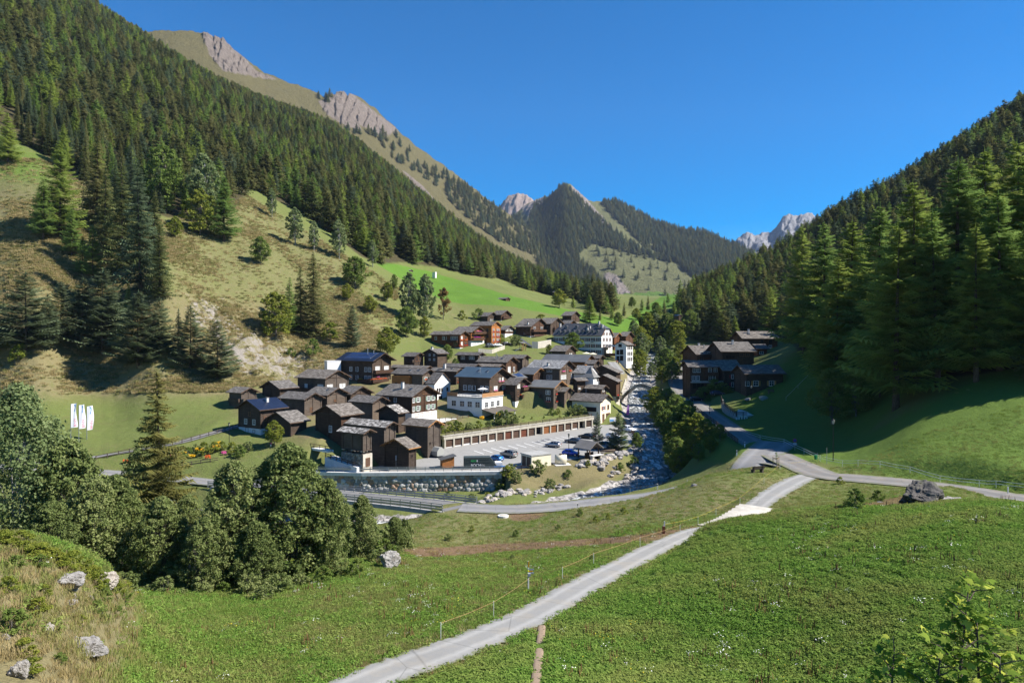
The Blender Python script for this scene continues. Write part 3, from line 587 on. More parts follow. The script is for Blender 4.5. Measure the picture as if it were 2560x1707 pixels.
mk_broad('leafy', [M_LEAF, M_LEAF, M_LEAFY], H=10, Wd=8.0, nclump=190, per=40, leaf=0.36, cs=.72)
mk_broad('aspen', [M_LEAFG, M_LEAFG], H=13, Wd=7.0, nclump=190, per=42, leaf=0.38, cs=.72, bark=M_BIRCH, base=0.15)
mk_broad('bush', [M_LEAF, M_LEAFY, M_LEAFD], H=3, Wd=3.4, nclump=40, per=38, leaf=0.26, base=0.04, stems=4)
mk_broad('yellow', [M_LEAFY], H=10, Wd=7.5, nclump=180, per=40, leaf=0.36, cs=.72, base=0.08)
mk_broad('autumn', [M_LEAFR], H=10, Wd=6, nclump=60, per=50, leaf=0.4)
mk_broad('alder', [M_LEAFD, M_LEAFD, M_LEAFD], H=12, Wd=9.5, nclump=640, per=44, leaf=0.26, base=0.02, stems=6, shape=0.8, cs=.52)
mk_broad('birch', [M_LEAFG], H=14, Wd=9.0, nclump=190, per=120, leaf=0.23, base=0.05, stems=4, bark=M_BIRCH, droop=1.2, trunk_r=.16)
TREES = []
def tree(kind, p, H, label, group=None, wide=1.0, var=None, name=None, cat="tree"):
    """a tree standing at p, H metres high: an Empty at its foot that parents trunk and crown"""
    vs = NT[kind]; cm, tm, H0 = vs[random.randrange(len(vs)) if var is None else var % len(vs)]
    nm = name or {'spruce': 'spruce_tree', 'hero': 'spruce_tree', 'larch': 'larch_tree', 'pine': 'pine_tree', 'bush': 'bush', 'birch': 'birch_tree', 'alder': 'alder_tree', 'aspen': 'aspen_tree'}.get(kind, 'leafy_tree')
    e = empty(nm, p, random.uniform(0, 6.28), label, 'bush' if kind == 'bush' else cat, group)
    s = H / H0; e.scale = (s * wide, s * wide, s)
    e.rotation_euler = (random.uniform(-.02, .02), random.uniform(-.02, .02), e.rotation_euler[2])
    link("trunk", tm, e); link("crown", cm, e); TREES.append((p[0], p[1])); return e
def trees(kind, rows, label, group, wide=1.0, **kw):
    """rows: (u, v of the foot, v of the top[, width factor])"""
    for r in rows:
        p = hit(r[0], r[1]); H = (r[1] - r[2]) / F * p.y; tree(kind, p, H, label, group, r[3] if len(r) > 3 else wide, **kw)
# --- single trees and clumps that can be told apart
def one_tree(kind, u, vb, vt, label, wide=1.0, Y=None, **kw):
    p = hit(u, vb) if Y is None else Vector(((u - U0) / F * Y, Y, g((u - U0) / F * Y, Y)))
    top = (V0 - vt) / F * p.y; return tree(kind, p, top - p.z, label, None, wide, **kw)
one_tree('hero', 397, 0, 922, "tall lone tan green spruce standing before the road bridge", 1.22, Y=74)
one_tree('birch', 55, 0, 955, "pale drooping birch at the left edge above the rocky knoll", 1.0, Y=57)
one_tree('alder', 175, 0, 1095, "dark bushy tree below the three white flags", 0.85, Y=57)
one_tree('alder', 285, 0, 1185, "dark bushy tree between the birch and the tall spruce", 0.85, Y=55)
one_tree('alder', 400, 0, 1240, "low dark bushy tree at the foot of the tall spruce", 0.95, Y=53)
one_tree('alder', 715, 0, 1105, "large round dark green tree hiding the left end of the road bridge", 1.02, Y=56)
one_tree('alder', 590, 0, 1150, "dark green tree joined to the big round tree on its left side", 0.85, Y=54)
one_tree('alder', 820, 0, 1195, "dark green tree on the right flank of the big round tree", 0.75, Y=57)
one_tree('alder', 510, 0, 1290, "low shrubby tree at the meadow edge left of the big round tree", 1.0, Y=51)
one_tree('alder', 130, 0, 1250, "low dark shrubby tree behind the rocks of the knoll", 1.0, Y=50)
one_tree('alder', 640, 0, 1300, "low leafy shrub tree at the meadow edge below the big round tree", 1.05, Y=52)
one_tree('alder', 470, 0, 1235, "dark bushy tree between the tall spruce and the big round tree", 0.8, Y=57)
one_tree('alder', 345, 0, 1120, "dark tree behind the tall spruce on its left", 0.7, Y=82)
one_tree('alder', 905, 0, 1235, "leafy tree right of the big round tree in front of the road bridge", 0.75, Y=62)
one_tree('alder', 985, 0, 1290, "small leafy tree below the right end of the road bridge", 0.9, Y=68)
one_tree('alder', 230, 0, 1190, "dark low tree right of the drooping birch", 0.9, Y=53)
one_tree('bush', 930, 0, 1290, "tall leafy shrub beside the upright dark boulder", 0.8, Y=66)
one_tree('bush', 1005, 0, 1290, "tall narrow shrub right of the upright dark boulder", 0.6, Y=69)
one_tree('bush', 880, 0, 1320, "shrub between the boulder and the big round tree", 0.9, Y=64)
one_tree('leafy', 650, 663, 590, "lone pale green tree halfway up the open left slope", 0.95, var=0)
one_tree('aspen', 510, 560, 380, "tall pale green aspen at the lower edge of the left forest", 0.85)
one_tree('yellow', 500, 588, 470, "yellow green tree below the tall pale aspen", 1.0)
one_tree('leafy', 408, 528, 362, "broad dark green maple among the spruces of the left forest", 0.9, var=1)
one_tree('leafy', 437, 598, 540, "small light green tree at the top of the open left slope", 0.9)
one_tree('aspen', 680, 545, 470, "brownish slender tree at the forest foot above the open slope", 0.7)
one_tree('aspen', 738, 612, 518, "grey green aspen, first of the row along the forest foot", 0.95)
one_tree('aspen', 785, 628, 552, "grey green aspen, second of the row along the forest foot", 0.75)
one_tree('aspen', 848, 648, 548, "grey green aspen with a rusty tip, third of the row along the forest foot", 0.85)
one_tree('aspen', 932, 668, 600, "grey green aspen next to the bright meadow", 0.8)
one_tree('leafy', 888, 722, 640, "large rounded bush tree below the aspen row", 1.2)
one_tree('leafy', 868, 752, 708, "small round tree below the large rounded bush tree", 1.0)
one_tree('leafy', 925, 784, 738, "small round tree on the lower part of the left slope", 1.05)
one_tree('leafy', 968, 756, 705, "small dark green tree left of the autumn coloured clump", 0.9)
one_tree('leafy', 985, 725, 685, "small twin topped tree at the edge of the bright meadow", 0.7)
one_tree('spruce', 785, 842, 625, "tallest dark spruce of the clump on the left slope", 1.05)
one_tree('spruce', 752, 838, 662, "dark spruce in front of the tallest one of its clump", 1.0)
one_tree('larch', 722, 835, 690, "green larch in the clump on the left slope", 0.8)
one_tree('yellow', 690, 842, 728, "yellow green tree at the left of the clump on the left slope", 1.05)
one_tree('bush', 826, 850, 805, "grey bush right of the clump on the left slope", 1.0)
one_tree('pine', 880, 868, 762, "single blue green pine above the house with the solar roof", 0.8)
one_tree('aspen', 1022, 805, 680, "pale trunked tree, left of the clump above the village", 0.85)
one_tree('aspen', 1062, 812, 685, "pale trunked tree in the middle of the clump above the village", 0.85)
one_tree('autumn', 1108, 800, 718, "rust and green tree at the right of the clump above the village", 0.8)
one_tree('leafy', 1015, 845, 765, "broad green tree at the foot of the clump above the village", 1.0)
one_tree('yellow', 1062, 842, 790, "yellowish bushy tree left of the big brown house of the upper village", 0.9)
one_tree('leafy', 968, 892, 818, "large bushy tree behind the house with the solar roof", 1.15)
one_tree('leafy', 1118, 905, 860, "bushy tree in front of the big brown house of the upper village", 0.95)
one_tree('leafy', 1138, 925, 895, "green bush between the dark barns of the middle village", 1.0)
one_tree('leafy', 1432, 882, 830, "large round dark green tree before the white hotel", 1.35, var=0)
one_tree('yellow', 1373, 886, 860, "small yellow green tree left of the white hotel", 1.1)
one_tree('leafy', 1398, 770, 722, "round tree standing on the bright far meadow", 1.1)
one_tree('larch', 1433, 772, 738, "small conical tree on the far meadow beside the round one", 1.0)
one_tree('larch', 1475, 808, 735, "tall broad larch behind the white hotel", 1.3)
one_tree('bush', 1252, 855, 836, "green bush beside the red wooden house", 1.2)
one_tree('bush', 1290, 862, 835, "green bush between the red house and the long stairs", 1.2)
one_tree('bush', 1196, 798, 770, "bush left of the upper dark barns", 1.1)
one_tree('bush', 1155, 800, 775, "small dark bush on the slope above the upper village", 0.9)
one_tree('bush', 1352, 810, 785, "bush on the dry bank above the upper village", 1.2)
one_tree('pine', 1494, 1124, 1028, "slim upright pine in the car park", 0.62)
one_tree('pine', 1545, 1126, 1030, "spreading pine with a bare lower trunk in the car park", 1.0)
one_tree('leafy', 1592, 1122, 1080, "round green bush tree at the river end of the car park", 1.0)
one_tree('bush', 727, 892, 868, "bright green bush alone on the rocky slope", 1.0)
one_tree('bush', 782, 888, 845, "grey green bush on the dry slope near the white hut", 0.8)
one_tree('larch', 320, 790, 700, "small bright yellow green larch among the pines", 0.6)
one_tree('bush', 47, 908, 858, "yellow green bush at the foot of the pines at the left edge", 0.9)
one_tree('leafy', 686, 1115, 1050, "round garden tree next to the scarecrow", 1.0)
for u, vb, vt in ((65, 878, 680), (150, 850, 705), (205, 872, 690), (255, 885, 672), (345, 918, 728), (398, 885, 745), (475, 922, 770), (543, 945, 800), (120, 860, 740)):
    pass
PINES = [(65, 878, 680, 1.0), (150, 855, 705, .8), (205, 872, 695, .85), (255, 888, 672, .9), (345, 918, 728, 1.0), (398, 890, 745, .75), (475, 922, 765, .8), (543, 948, 800, .95), (118, 866, 735, .8), (-40, 890, 690, 1)]
PINES = [(a_, b_, c_, d_ * 1.35) for a_, b_, c_, d_ in PINES]
trees('pine', PINES, "blue green pine in the row along the foot of the dry left slope", "pines along the foot of the left slope")
SPR = [(305, 690, 392, .8), (352, 738, 398, .78), (400, 748, 560, .9), (262, 640, 420, .8), (330, 600, 360, .8), (445, 905, 770, .7), (240, 560, 330, .9), (385, 650, 470, .8)]
SPR = [(a_, b_, c_, d_ * 1.25) for a_, b_, c_, d_ in SPR]
trees('spruce', SPR, "dark spruce in the tongue of forest reaching down the left slope", "spruces of the forest tongue on the left slope")
LAR = [(150, 592, 352, .95), (108, 600, 445, 1.0), (232, 700, 560, .8), (560, 605, 440, 1.0), (180, 640, 520, .9), (205, 690, 590, .8), (20, 410, 280, 1)]
LAR = [(a_, b_, c_, d_ * 1.2) for a_, b_, c_, d_ in LAR]
trees('larch', LAR, "feathery green larch in the tongue of forest on the left slope", "larches of the forest tongue on the left slope")
# big larches of the near right forest edge
BIGL = [(2060, 880, 520, 1.0, 200), (2125, 905, 440, 1.05, 172), (2292, 945, 358, 1.05, 132), (2190, 930, 470, .95, 160), (2395, 930, 330, 1.1, 136), (2010, 880, 560, .8, 210), (2465, 920, 270, 1.0, 140), (2545, 905, 215, 1.05, 140), (2240, 935, 560, 1.0, 128), (2345, 940, 520, .9, 126),
        (2500, 920, 470, 1.0, 122), (2600, 900, 250, 1.0, 128), (2440, 930, 560, .9, 120), (2680, 880, 150, 1.0, 130), (2090, 890, 640, .9, 168), (2570, 915, 520, .9, 116)]
for u, vb, vt, wd, Y in BIGL:
    x = (u - U0) / F * Y; z = g(x, Y); H = (V0 - vt) / F * Y - z
    tree('larch', (x, Y, z), min(H, 40), "tall feathery larch at the near edge of the right forest", "tall larches at the edge of the right forest", wd * 1.3)
UND = [(2080, 130, 12), (2140, 140, 10), (2200, 132, 11), (2330, 122, 9), (2420, 120, 10), (2500, 118, 9), (2270, 128, 12), (2380, 128, 12), (2460, 124, 11), (2545, 122, 11), (2010, 190, 11), (2040, 178, 12), (2090, 168, 12), (2150, 152, 12)]
for u, Y, h in UND:
    Y = Y + (12 if u > 2150 else 30 * (2150 - u) / 140); x = (u - U0) / F * Y
    tree('leafy', (x, Y, g(x, Y)), h, "shaded leafy tree under the larches at the right forest edge", "leafy trees under the right larches", 1.0, var=0)
for u, vb, vt in ((2025, 835, 742), (1985, 832, 770), (1960, 838, 790), (2000, 860, 800)): one = trees('aspen', [(u, vb, vt, .8)], "pale yellowish tree beside the upper houses across the river", "pale trees above the houses across the river")
# riverside thickets
RIV = [(1600, 925, 872), (1600, 940, 890), (1605, 905, 830), (1600, 890, 820), (1625, 880, 800), (1650, 905, 840), (1665, 930, 870), (1690, 870, 800), (1640, 935, 890), (1680, 955, 900), (1615, 860, 790), (1628, 945, 905), (1655, 960, 915), (1598, 872, 815), (1640, 850, 790), (1670, 840, 785), (1700, 900, 850), (1605, 915, 865), (1612, 885, 845), (1690, 935, 890), (1585, 850, 800)]
for i, (u, vb, vt) in enumerate(RIV): trees(('leafy', 'yellow', 'aspen')[i % 3], [(u, vb, vt, 1.15)], "leafy tree of the green thicket on the river upstream of the arch", "riverside trees upstream of the arch")
RIV2 = [(1638, 1005, 962, 212), (1645, 1025, 980, 204), (1655, 1048, 1000, 195), (1668, 1075, 1022, 184), (1680, 1100, 1045, 172), (1690, 1125, 1068, 162), (1693, 1150, 1092, 152), (1700, 1175, 1115, 144), (1668, 1020, 970, 205), (1690, 1050, 985, 188), (1655, 1045, 1005, 196), (1712, 1075, 1005, 172), (1690, 1085, 1030, 172), (1740, 1100, 1030, 156), (1705, 1120, 1055, 158), (1765, 1125, 1045, 146), (1730, 1145, 1085, 146), (1775, 1155, 1090, 138), (1745, 1175, 1115, 136), (1675, 1070, 1030, 184), (1800, 1150, 1085, 140), (1720, 1060, 1000, 178), (1650, 1020, 990, 208)]
for i, (u, vb, vt, Y) in enumerate(RIV2):
    x = (u - U0) / F * Y; z = g(x, Y); H = (V0 - vt) / F * Y - z
    tree(('leafy', 'yellow', 'leafy')[i % 3], (x, Y, z), min(max(H, 3.5), 9.5), "bushy tree of the strip between the stream and the right road", "bushy trees between stream and right road", 1.15)
# --- forests: the nearest trees one by one, the rest as stuff
WD0 = 1.2
def far_stuff(name, pts, protos, smin, smax, seed, kindw):
    """one object: points carry scale, turn and kind; geometry nodes place the tree meshes"""
    rs = np.random.RandomState(seed); N = len(pts); me = bpy.data.meshes.new(name); me.vertices.add(N); me.vertices.foreach_set("co", np.asarray(pts, np.float32).ravel())
    for an, arr, ty in (("sc", (smin + (smax - smin) * rs.rand(N)), 'FLOAT'), ("wd", WD0 + 0.55 * rs.rand(N), 'FLOAT'), ("rz", rs.rand(N) * 6.283, 'FLOAT'), ("vi", rs.choice(len(protos), N, p=np.array(kindw) / sum(kindw)), 'INT')):
        a = me.attributes.new(an, ty, 'POINT'); a.data.foreach_set("value", arr.astype(np.int32 if ty == 'INT' else np.float32))
    ob = link(name, me); tag(ob, kind="stuff")
    ng = bpy.data.node_groups.new(name, 'GeometryNodeTree'); ng.interface.new_socket("Geometry", in_out='INPUT', socket_type='NodeSocketGeometry'); ng.interface.new_socket("Geometry", in_out='OUTPUT', socket_type='NodeSocketGeometry')
    N_ = ng.nodes; L = ng.links.new; gi = N_.new("NodeGroupInput"); go = N_.new("NodeGroupOutput")
    mp = N_.new("GeometryNodeMeshToPoints"); L(gi.outputs[0], mp.inputs[0]); jn = N_.new("GeometryNodeJoinGeometry")
    for po in reversed(protos):
        oi = N_.new("GeometryNodeObjectInfo"); oi.inputs["Object"].default_value = po; oi.inputs["As Instance"].default_value = False
        g2 = N_.new("GeometryNodeGeometryToInstance"); L(oi.outputs["Geometry"], g2.inputs[0]); L(g2.outputs[0], jn.inputs[0])
    ip = N_.new("GeometryNodeInstanceOnPoints"); L(mp.outputs[0], ip.inputs["Points"]); L(jn.outputs[0], ip.inputs["Instance"]); ip.inputs["Pick Instance"].default_value = True
    def na(n_, t):
        x = N_.new("GeometryNodeInputNamedAttribute"); x.data_type = t; x.inputs[0].default_value = n_; return x.outputs[0]
    L(na("vi", 'INT'), ip.inputs["Instance Index"]); cr = N_.new("ShaderNodeCombineXYZ"); L(na("rz", 'FLOAT'), cr.inputs[2]); L(cr.outputs[0], ip.inputs["Rotation"])
    mw = N_.new("ShaderNodeMath"); mw.operation = 'MULTIPLY'; L(na("sc", 'FLOAT'), mw.inputs[0]); L(na("wd", 'FLOAT'), mw.inputs[1])
    cs = N_.new("ShaderNodeCombineXYZ"); L(mw.outputs[0], cs.inputs[0]); L(mw.outputs[0], cs.inputs[1]); L(na("sc", 'FLOAT'), cs.inputs[2]); L(cs.outputs[0], ip.inputs["Scale"])
    L(ip.outputs[0], go.inputs[0]); md = ob.modifiers.new("scatter", 'NODES'); md.node_group = ng; return ob
def proto(name, me): return bpy.data.objects.new(name, me)
V_, T_, c_ = conifer(5, 20, 1.8, 1.1, 4, 1, .3, .1, .5, hang=0.0, sw=.2, bare=.3); dead_ = np_mesh("dead", V_, T_, M_BARKG, c_)
PF = [proto("far_tree", t[0]) for t in NT['farspruce'] + NT['farlarch'] + NT['leafy'][:1] + NT['aspen'][:1]] + [proto("far_tree", dead_)]
rs = np.random.RandomState(42)
def scatter(n, y0, y1, u0=-350, u1=2900):
    y = np.sqrt(rs.rand(n) * (y1 * y1 - y0 * y0) + y0 * y0); u = u0 + rs.rand(n) * (u1 - u0); x = (u - U0) / F * y; return u, x, y, gz(x, y)
u, x, y, z = scatter(85000, 110, 1750); v = V0 - F * z / y
inL = inpoly(u, v, FL) & (y > 290); inR = inpoly(u, v, FR) & (y > 118)
# hidden far sides of both crests stay wooded too
inL |= (u < 1500) & (y > 1000) & (y < 1500) & (v < 640) & False
gap_ = np.clip(1.15 + 3.2 * fbm(x / 38, y / 38, 3, 77), 0, 1); keep = ((inL & (rs.rand(len(u)) < np.clip(0.95 - 0.0002 * y, .5, 1))) | (inR & (rs.rand(len(u)) < 0.8))) & (rs.rand(len(u)) < gap_)
u, x, y, z, isL = u[keep], x[keep], y[keep], z[keep], inL[keep]
# thin out trees that stand too close
key = np.round(np.stack([x / 4.4, y / 4.4], 1)).astype(int); _, ui = np.unique(key, axis=0, return_index=True)
u, x, y, z, isL = u[ui], x[ui], y[ui], z[ui], isL[ui]; o = np.argsort(y); u, x, y, z, isL = u[o], x[o], y[o], z[o], isL[o]
near_i = []; cntL = cntR = 0
for i in range(len(y)):
    if isL[i] and cntL < 150 and -150 < u[i] < 2700: near_i.append(i); cntL += 1
    elif not isL[i] and cntR < 150 and u[i] < 2640 and (y[i] > 175 or u[i] < 2050): near_i.append(i); cntR += 1
for i in near_i:
    r = random.random(); p = (x[i], y[i], z[i] - 0.3)
    if isL[i]:
        if r < 0.68: tree('spruce', p, random.uniform(11, 24), "dark spruce in the forest covering the left mountainside", "spruces of the left forest", random.uniform(.8, 1.05))
        else: tree('larch', p, random.uniform(11, 22), "light green larch in the forest covering the left mountainside", "larches of the left forest", random.uniform(.7, .95))
    else:
        if r < 0.45: tree('spruce', p, random.uniform(14, 26), "dark spruce in the forest on the shaded right slope", "spruces of the right forest", random.uniform(.8, 1.0))
        else: tree('larch', p, random.uniform(14, 24), "light green larch in the forest on the shaded right slope", "larches of the right forest", random.uniform(.75, .95))
mask = np.ones(len(y), bool); mask[near_i] = False
ptsF = np.stack([x[mask], y[mask], z[mask] - 0.3], 1)
_e = [((uu_ - U0) / F * Y_, Y_) for uu_, Y_ in [(2600 + 45 * i + 17 * math.sin(i * 3.1), 113 + 3 * math.sin(i * 1.7) + 9 * j_) for j_ in range(4) for i in range(11)]]
ptsF = np.concatenate([ptsF, np.array([(a_, b_, g(a_, b_) - .3) for a_, b_ in _e])])
far_stuff("far_forest", ptsF, PF, 0.5, 1.12, 5, [3, 3, 2, 3, 3, 2, 1.7, 1.7, 1.7, 1.7, .35, .35, .35])
# trees on the far ridge and the central peak
def mount_pts(D, polys, n, seed):
    X, Y, Z, q, pu, pv = D; rs = np.random.RandomState(seed); r_, c_ = X.shape; i = rs.randint(0, r_ - 15, n); j = rs.randint(0, c_ - 1, n); a, b = rs.rand(n), rs.rand(n)
    def I(G): return (G[i, j] * (1 - a) + G[i + 1, j] * a) * (1 - b) + (G[i, j + 1] * (1 - a) + G[i + 1, j + 1] * a) * b
    xx, yy, zz = I(X), I(Y), I(Z); uu = U0 + F * xx / yy; vv = V0 - F * zz / yy; k = np.zeros(n, bool)
    for poly, d in polys: k |= inpoly(uu, vv, poly) & (rs.rand(n) < d)
    return np.stack([xx[k], yy[k], zz[k] - 1], 1)
pl = mount_pts(DL, [([(1105, 425), (1210, 500), (1290, 560), (1360, 608), (1440, 668), (1530, 740), (1600, 800), (1560, 800), (1450, 740), (1360, 690), (1330, 640), (1240, 600), (1180, 560), (1120, 500)], 1.0),
                    ([(930, 330), (1000, 360), (1105, 440), (1120, 490), (1060, 450), (980, 400)], 0.35), ([(860, 320), (990, 340), (1000, 380), (920, 370)], 0.30), ([(930, 430), (1050, 500), (1200, 620), (1400, 720), (1300, 690), (1100, 560)], 0.10), ([(795, 238), (830, 240), (830, 262), (800, 262)], 0.7)], 9000, 3)
pc = mount_pts(DC, [([(1330, 520), (1372, 494), (1413, 462), (1450, 500), (1490, 540), (1560, 600), (1640, 640), (1690, 660), (1600, 640), (1480, 610), (1440, 640), (1500, 700), (1560, 760), (1400, 760), (1300, 640)], 1.0),
                    ([(1500, 510), (1545, 503), (1590, 525), (1640, 558), (1700, 574), (1760, 582), (1830, 608), (1930, 660), (1930, 760), (1760, 720), (1680, 650), (1600, 610), (1560, 570)], 1.0), ([(1210, 560), (1300, 540), (1330, 640), (1210, 640)], .8), ([(1480, 620), (1720, 650), (1720, 750), (1560, 750)], 0.03)], 15000, 4)
far_stuff("distant_forest", np.concatenate([pl, pc]), PF[:3], 0.9, 1.7, 6, [1, 1, 1])
# scattered small trees on the far valley floor
VAL = [(1500, 800, 770), (1530, 800, 765), (1545, 815, 780), (1560, 790, 755), (1605, 780, 745), (1640, 800, 755), (1660, 790, 745), (1685, 800, 750), (1580, 770, 742), (1620, 775, 738), (1700, 830, 770), (1725, 850, 775), (1745, 850, 780), (1650, 830, 790), (1590, 800, 770), (1515, 775, 748), (1670, 760, 730), (1710, 790, 745)]
for i, r in enumerate(VAL): trees(('spruce', 'larch', 'leafy')[i % 3], [r], "tree on the floor of the valley far upstream", "scattered trees on the far valley floor", name='valley_tree')
# ------------------------------------------------------------------ materials of the village
def asphalt(name, c1, c2, warm=None, sc=0.35):
    m = NM(name); co = m.coord("World"); a = m.noise(co, sc, 4, 0.65); b = m.noise(co, 7.0, 3, 0.8); c = m.mix(m.math('ADD', m.math('MULTIPLY', a, 0.6), m.math('MULTIPLY', b, 0.4)), c1, c2)
    if warm: c = m.mix(m.ramp(m.noise(co, 0.8, 4, 0.7), [(0.52, 0.0), (0.68, 0.6)]), c, warm)
    cr = m.vor(m.coord("World", 0.28), 1.0, 'DISTANCE_TO_EDGE'); c = m.mix(m.ramp(cr, [(0.0, 0.5), (0.012, 0.0)]), c, (c1[0] * .45, c1[1] * .45, c1[2] * .45))
    m.color(c); m.rough(0.9); m.bump(b, 0.25, 0.03); return m.m
M_ROAD = asphalt("road_asphalt", (0.14, 0.14, 0.145), (0.25, 0.245, 0.24))
M_ROADD = asphalt("road_asphalt_worn", (0.13, 0.125, 0.12), (0.23, 0.22, 0.21), (0.24, 0.18, 0.12))
M_PATH = asphalt("path_asphalt", (0.19, 0.19, 0.185), (0.33, 0.32, 0.30))
def worn(m, edge, amt=.55):
    """wheel tracks and crumbling, overgrown edges, drawn across the road"""
    nt_ = m.node_tree; q = NM.__new__(NM); q.m = m; q.t = nt_; q.b = next(n for n in nt_.nodes if n.type == 'BSDF_PRINCIPLED'); src = q.b.inputs["Base Color"].links[0].from_socket; s = q.n("ShaderNodeSeparateXYZ"); q.l(q.attr("run", "Vector"), s.inputs[0]); ab = q.math('ABSOLUTE', s.outputs[0])
    n = q.noise(q.coord("World"), 1.3, 5, .75); n2 = q.noise(q.coord("World"), 9.0, 3, .8); tr = q.ramp(q.math('ABSOLUTE', q.math('SUBTRACT', ab, .48)), [(0.0, 1.16), (.25, 0.88)]); c = q.mix(1.0, src, tr, 'MULTIPLY')
    c = q.mix(q.ramp(q.math('ADD', ab, q.math('MULTIPLY', q.math('SUBTRACT', n, .5), 1.1)), [(.80, 0.0), (1.0, amt + .3)]), c, q.mix(n2, edge, tuple(x * 2.4 for x in edge))); c = q.mix(q.ramp(q.noise(q.coord("World"), .5, 4, .7), [(.5, 0), (.66, .35)]), c, (0.30, 0.26, 0.20)); q.l(c, q.b.inputs["Base Color"])
for m_ in (M_PATH, M_ROADD, M_ROAD): worn(m_, (0.075, 0.085, 0.035))
M_LOT = asphalt("car_park_asphalt", (0.20, 0.196, 0.188), (0.33, 0.322, 0.305))
def conc(name, c1, c2, sc=0.7, streak=True):
    m = NM(name); co = m.coord("World"); n = m.noise(co, sc, 5, 0.7); f = n
    if streak: f = m.math('ADD', m.math('MULTIPLY', n, 0.55), m.math('MULTIPLY', m.noise(m.coord("World", (1.2, 1.2, 0.15)), 1.5, 4, 0.7), 0.45))
    m.color(m.mix(m.ramp(f, [(0.3, 0.0), (0.7, 1.0)]), c1, c2)); m.rough(0.85); return m.m
M_CONC = conc("concrete_warm", (0.30, 0.27, 0.21), (0.56, 0.52, 0.44)); M_CONCW = conc("concrete_pale", (0.48, 0.47, 0.45), (0.72, 0.71, 0.69))
M_CONCG = conc("concrete_grey", (0.24, 0.24, 0.23), (0.42, 0.41, 0.39)); M_SLAB = conc("concrete_slab", (0.34, 0.31, 0.26), (0.60, 0.57, 0.50), 0.4, False)
M_WHITE = conc("white_render", (0.62, 0.61, 0.59), (0.80, 0.79, 0.77), 0.5); M_CREAM = conc("cream_render", (0.62, 0.56, 0.42), (0.76, 0.70, 0.55), 0.5); M_GREYW = conc("pale_grey_render", (0.50, 0.50, 0.51), (0.66, 0.66, 0.67), 0.5)
def wood(name, c1, c2, c3, sc=1.0):
    """log or board wall: horizontal streaks, weathered patches"""
    m = NM(name); s1 = m.noise(m.coord("Object", (0.5 * sc, 0.5 * sc, 5.5 * sc)), 1.0, 4, 0.75); n2 = m.noise(m.coord("Object"), 0.5 * sc, 3, 0.6)
    z = m.n("ShaderNodeSeparateXYZ"); m.l(m.coord("Object"), z.inputs[0]); fr = m.math('FRACT', m.math('MULTIPLY', z.outputs[2], 4.2)); line = m.ramp(fr, [(0.0, 0.45), (0.12, 1.0), (0.9, 1.0), (1.0, 0.45)])
    f = m.math('ADD', m.math('MULTIPLY', s1, 0.65), m.math('MULTIPLY', n2, 0.35)); c = m.ramp(f, [(0.28, c1), (0.5, c2), (0.74, c3)])
    r = m.objrand(); c = m.mix(1.0, c, m.ramp(r, [(0, (0.75, 0.75, 0.78)), (1, (1.2, 1.12, 1.05))]), 'MULTIPLY')
    m.color(m.mix(1.0, c, line, 'MULTIPLY')); m.rough(0.85); m.bump(line, 0.4, 0.04); return m.m
M_W = {'dark': wood("dark_larch_logs", (0.028, 0.020, 0.015), (0.066, 0.047, 0.034), (0.140, 0.104, 0.076)), 'grey': wood("weathered_grey_logs", (0.046, 0.036, 0.028), (0.108, 0.085, 0.066), (0.200, 0.165, 0.132)),
       'brown': wood("brown_larch_logs", (0.034, 0.018, 0.012), (0.080, 0.042, 0.024), (0.150, 0.085, 0.048)), 'red': wood("reddish_timber", (0.085, 0.028, 0.012), (0.17, 0.060, 0.022), (0.28, 0.11, 0.045)),
       'orange': wood("new_orange_timber", (0.18, 0.065, 0.018), (0.33, 0.135, 0.038), (0.46, 0.22, 0.075)), 'white': M_WHITE, 'cream': M_CREAM, 'greyw': M_GREYW}
M_BEAM = wood("old_beams", (0.045, 0.030, 0.022), (0.085, 0.058, 0.042), (0.14, 0.10, 0.072)); M_BEAMO = wood("new_beams", (0.20, 0.095, 0.035), (0.32, 0.17, 0.07), (0.42, 0.24, 0.11))
def roofm(name, c1, c2, c3, slab=(1.3, 2.4), rough=0.8, seam=0.0, bump=0.5, spec=0.12, contrast=1.0):
    """roof cover drawn in metres along and across the slope"""
    m = NM(name); uv = m.attr("run", "Vector"); mp = m.n("ShaderNodeMapping"); m.l(uv, mp.inputs[0]); mp.inputs["Scale"].default_value = (slab[0], slab[1], 1)
    vc = m.sep(m.vor(mp.outputs[0], 1.0, out="Color", rnd=0.75))[0]; n = m.noise(m.coord("Object"), 0.35, 4, 0.7); n2 = m.noise(m.coord("Object"), 2.2, 3, 0.7)
    f = m.math('ADD', m.math('MULTIPLY', vc, 0.45 * contrast), m.math('ADD', m.math('MULTIPLY', n, 0.35), m.math('MULTIPLY', n2, 0.2 + 0.45 * (1 - contrast)))); c = m.ramp(f, [(0.2, c1), (0.5, c2), (0.82, c3)])
    s = m.n("ShaderNodeSeparateXYZ"); m.l(uv, s.inputs[0])
    if seam: fr = m.math('FRACT', m.math('MULTIPLY', s.outputs[0], seam)); ln = m.ramp(fr, [(0.0, 0.55), (0.10, 1.0), (0.9, 1.0), (1.0, 0.55)])
    else: fr = m.math('FRACT', m.math('MULTIPLY', s.outputs[1], slab[1])); ln = m.ramp(fr, [(0.0, 0.62), (0.15, 1.0), (1.0, 1.0)])
    r = m.objrand(); c = m.mix(1.0, c, m.ramp(r, [(0, (0.85, 0.85, 0.87)), (1, (1.15, 1.13, 1.1))]), 'MULTIPLY')
    m.color(m.mix(1.0, c, ln, 'MULTIPLY')); m.rough(rough); m.b.inputs["Specular IOR Level"].default_value = spec; m.bump(m.math('ADD', ln, vc), bump, 0.05); return m.m
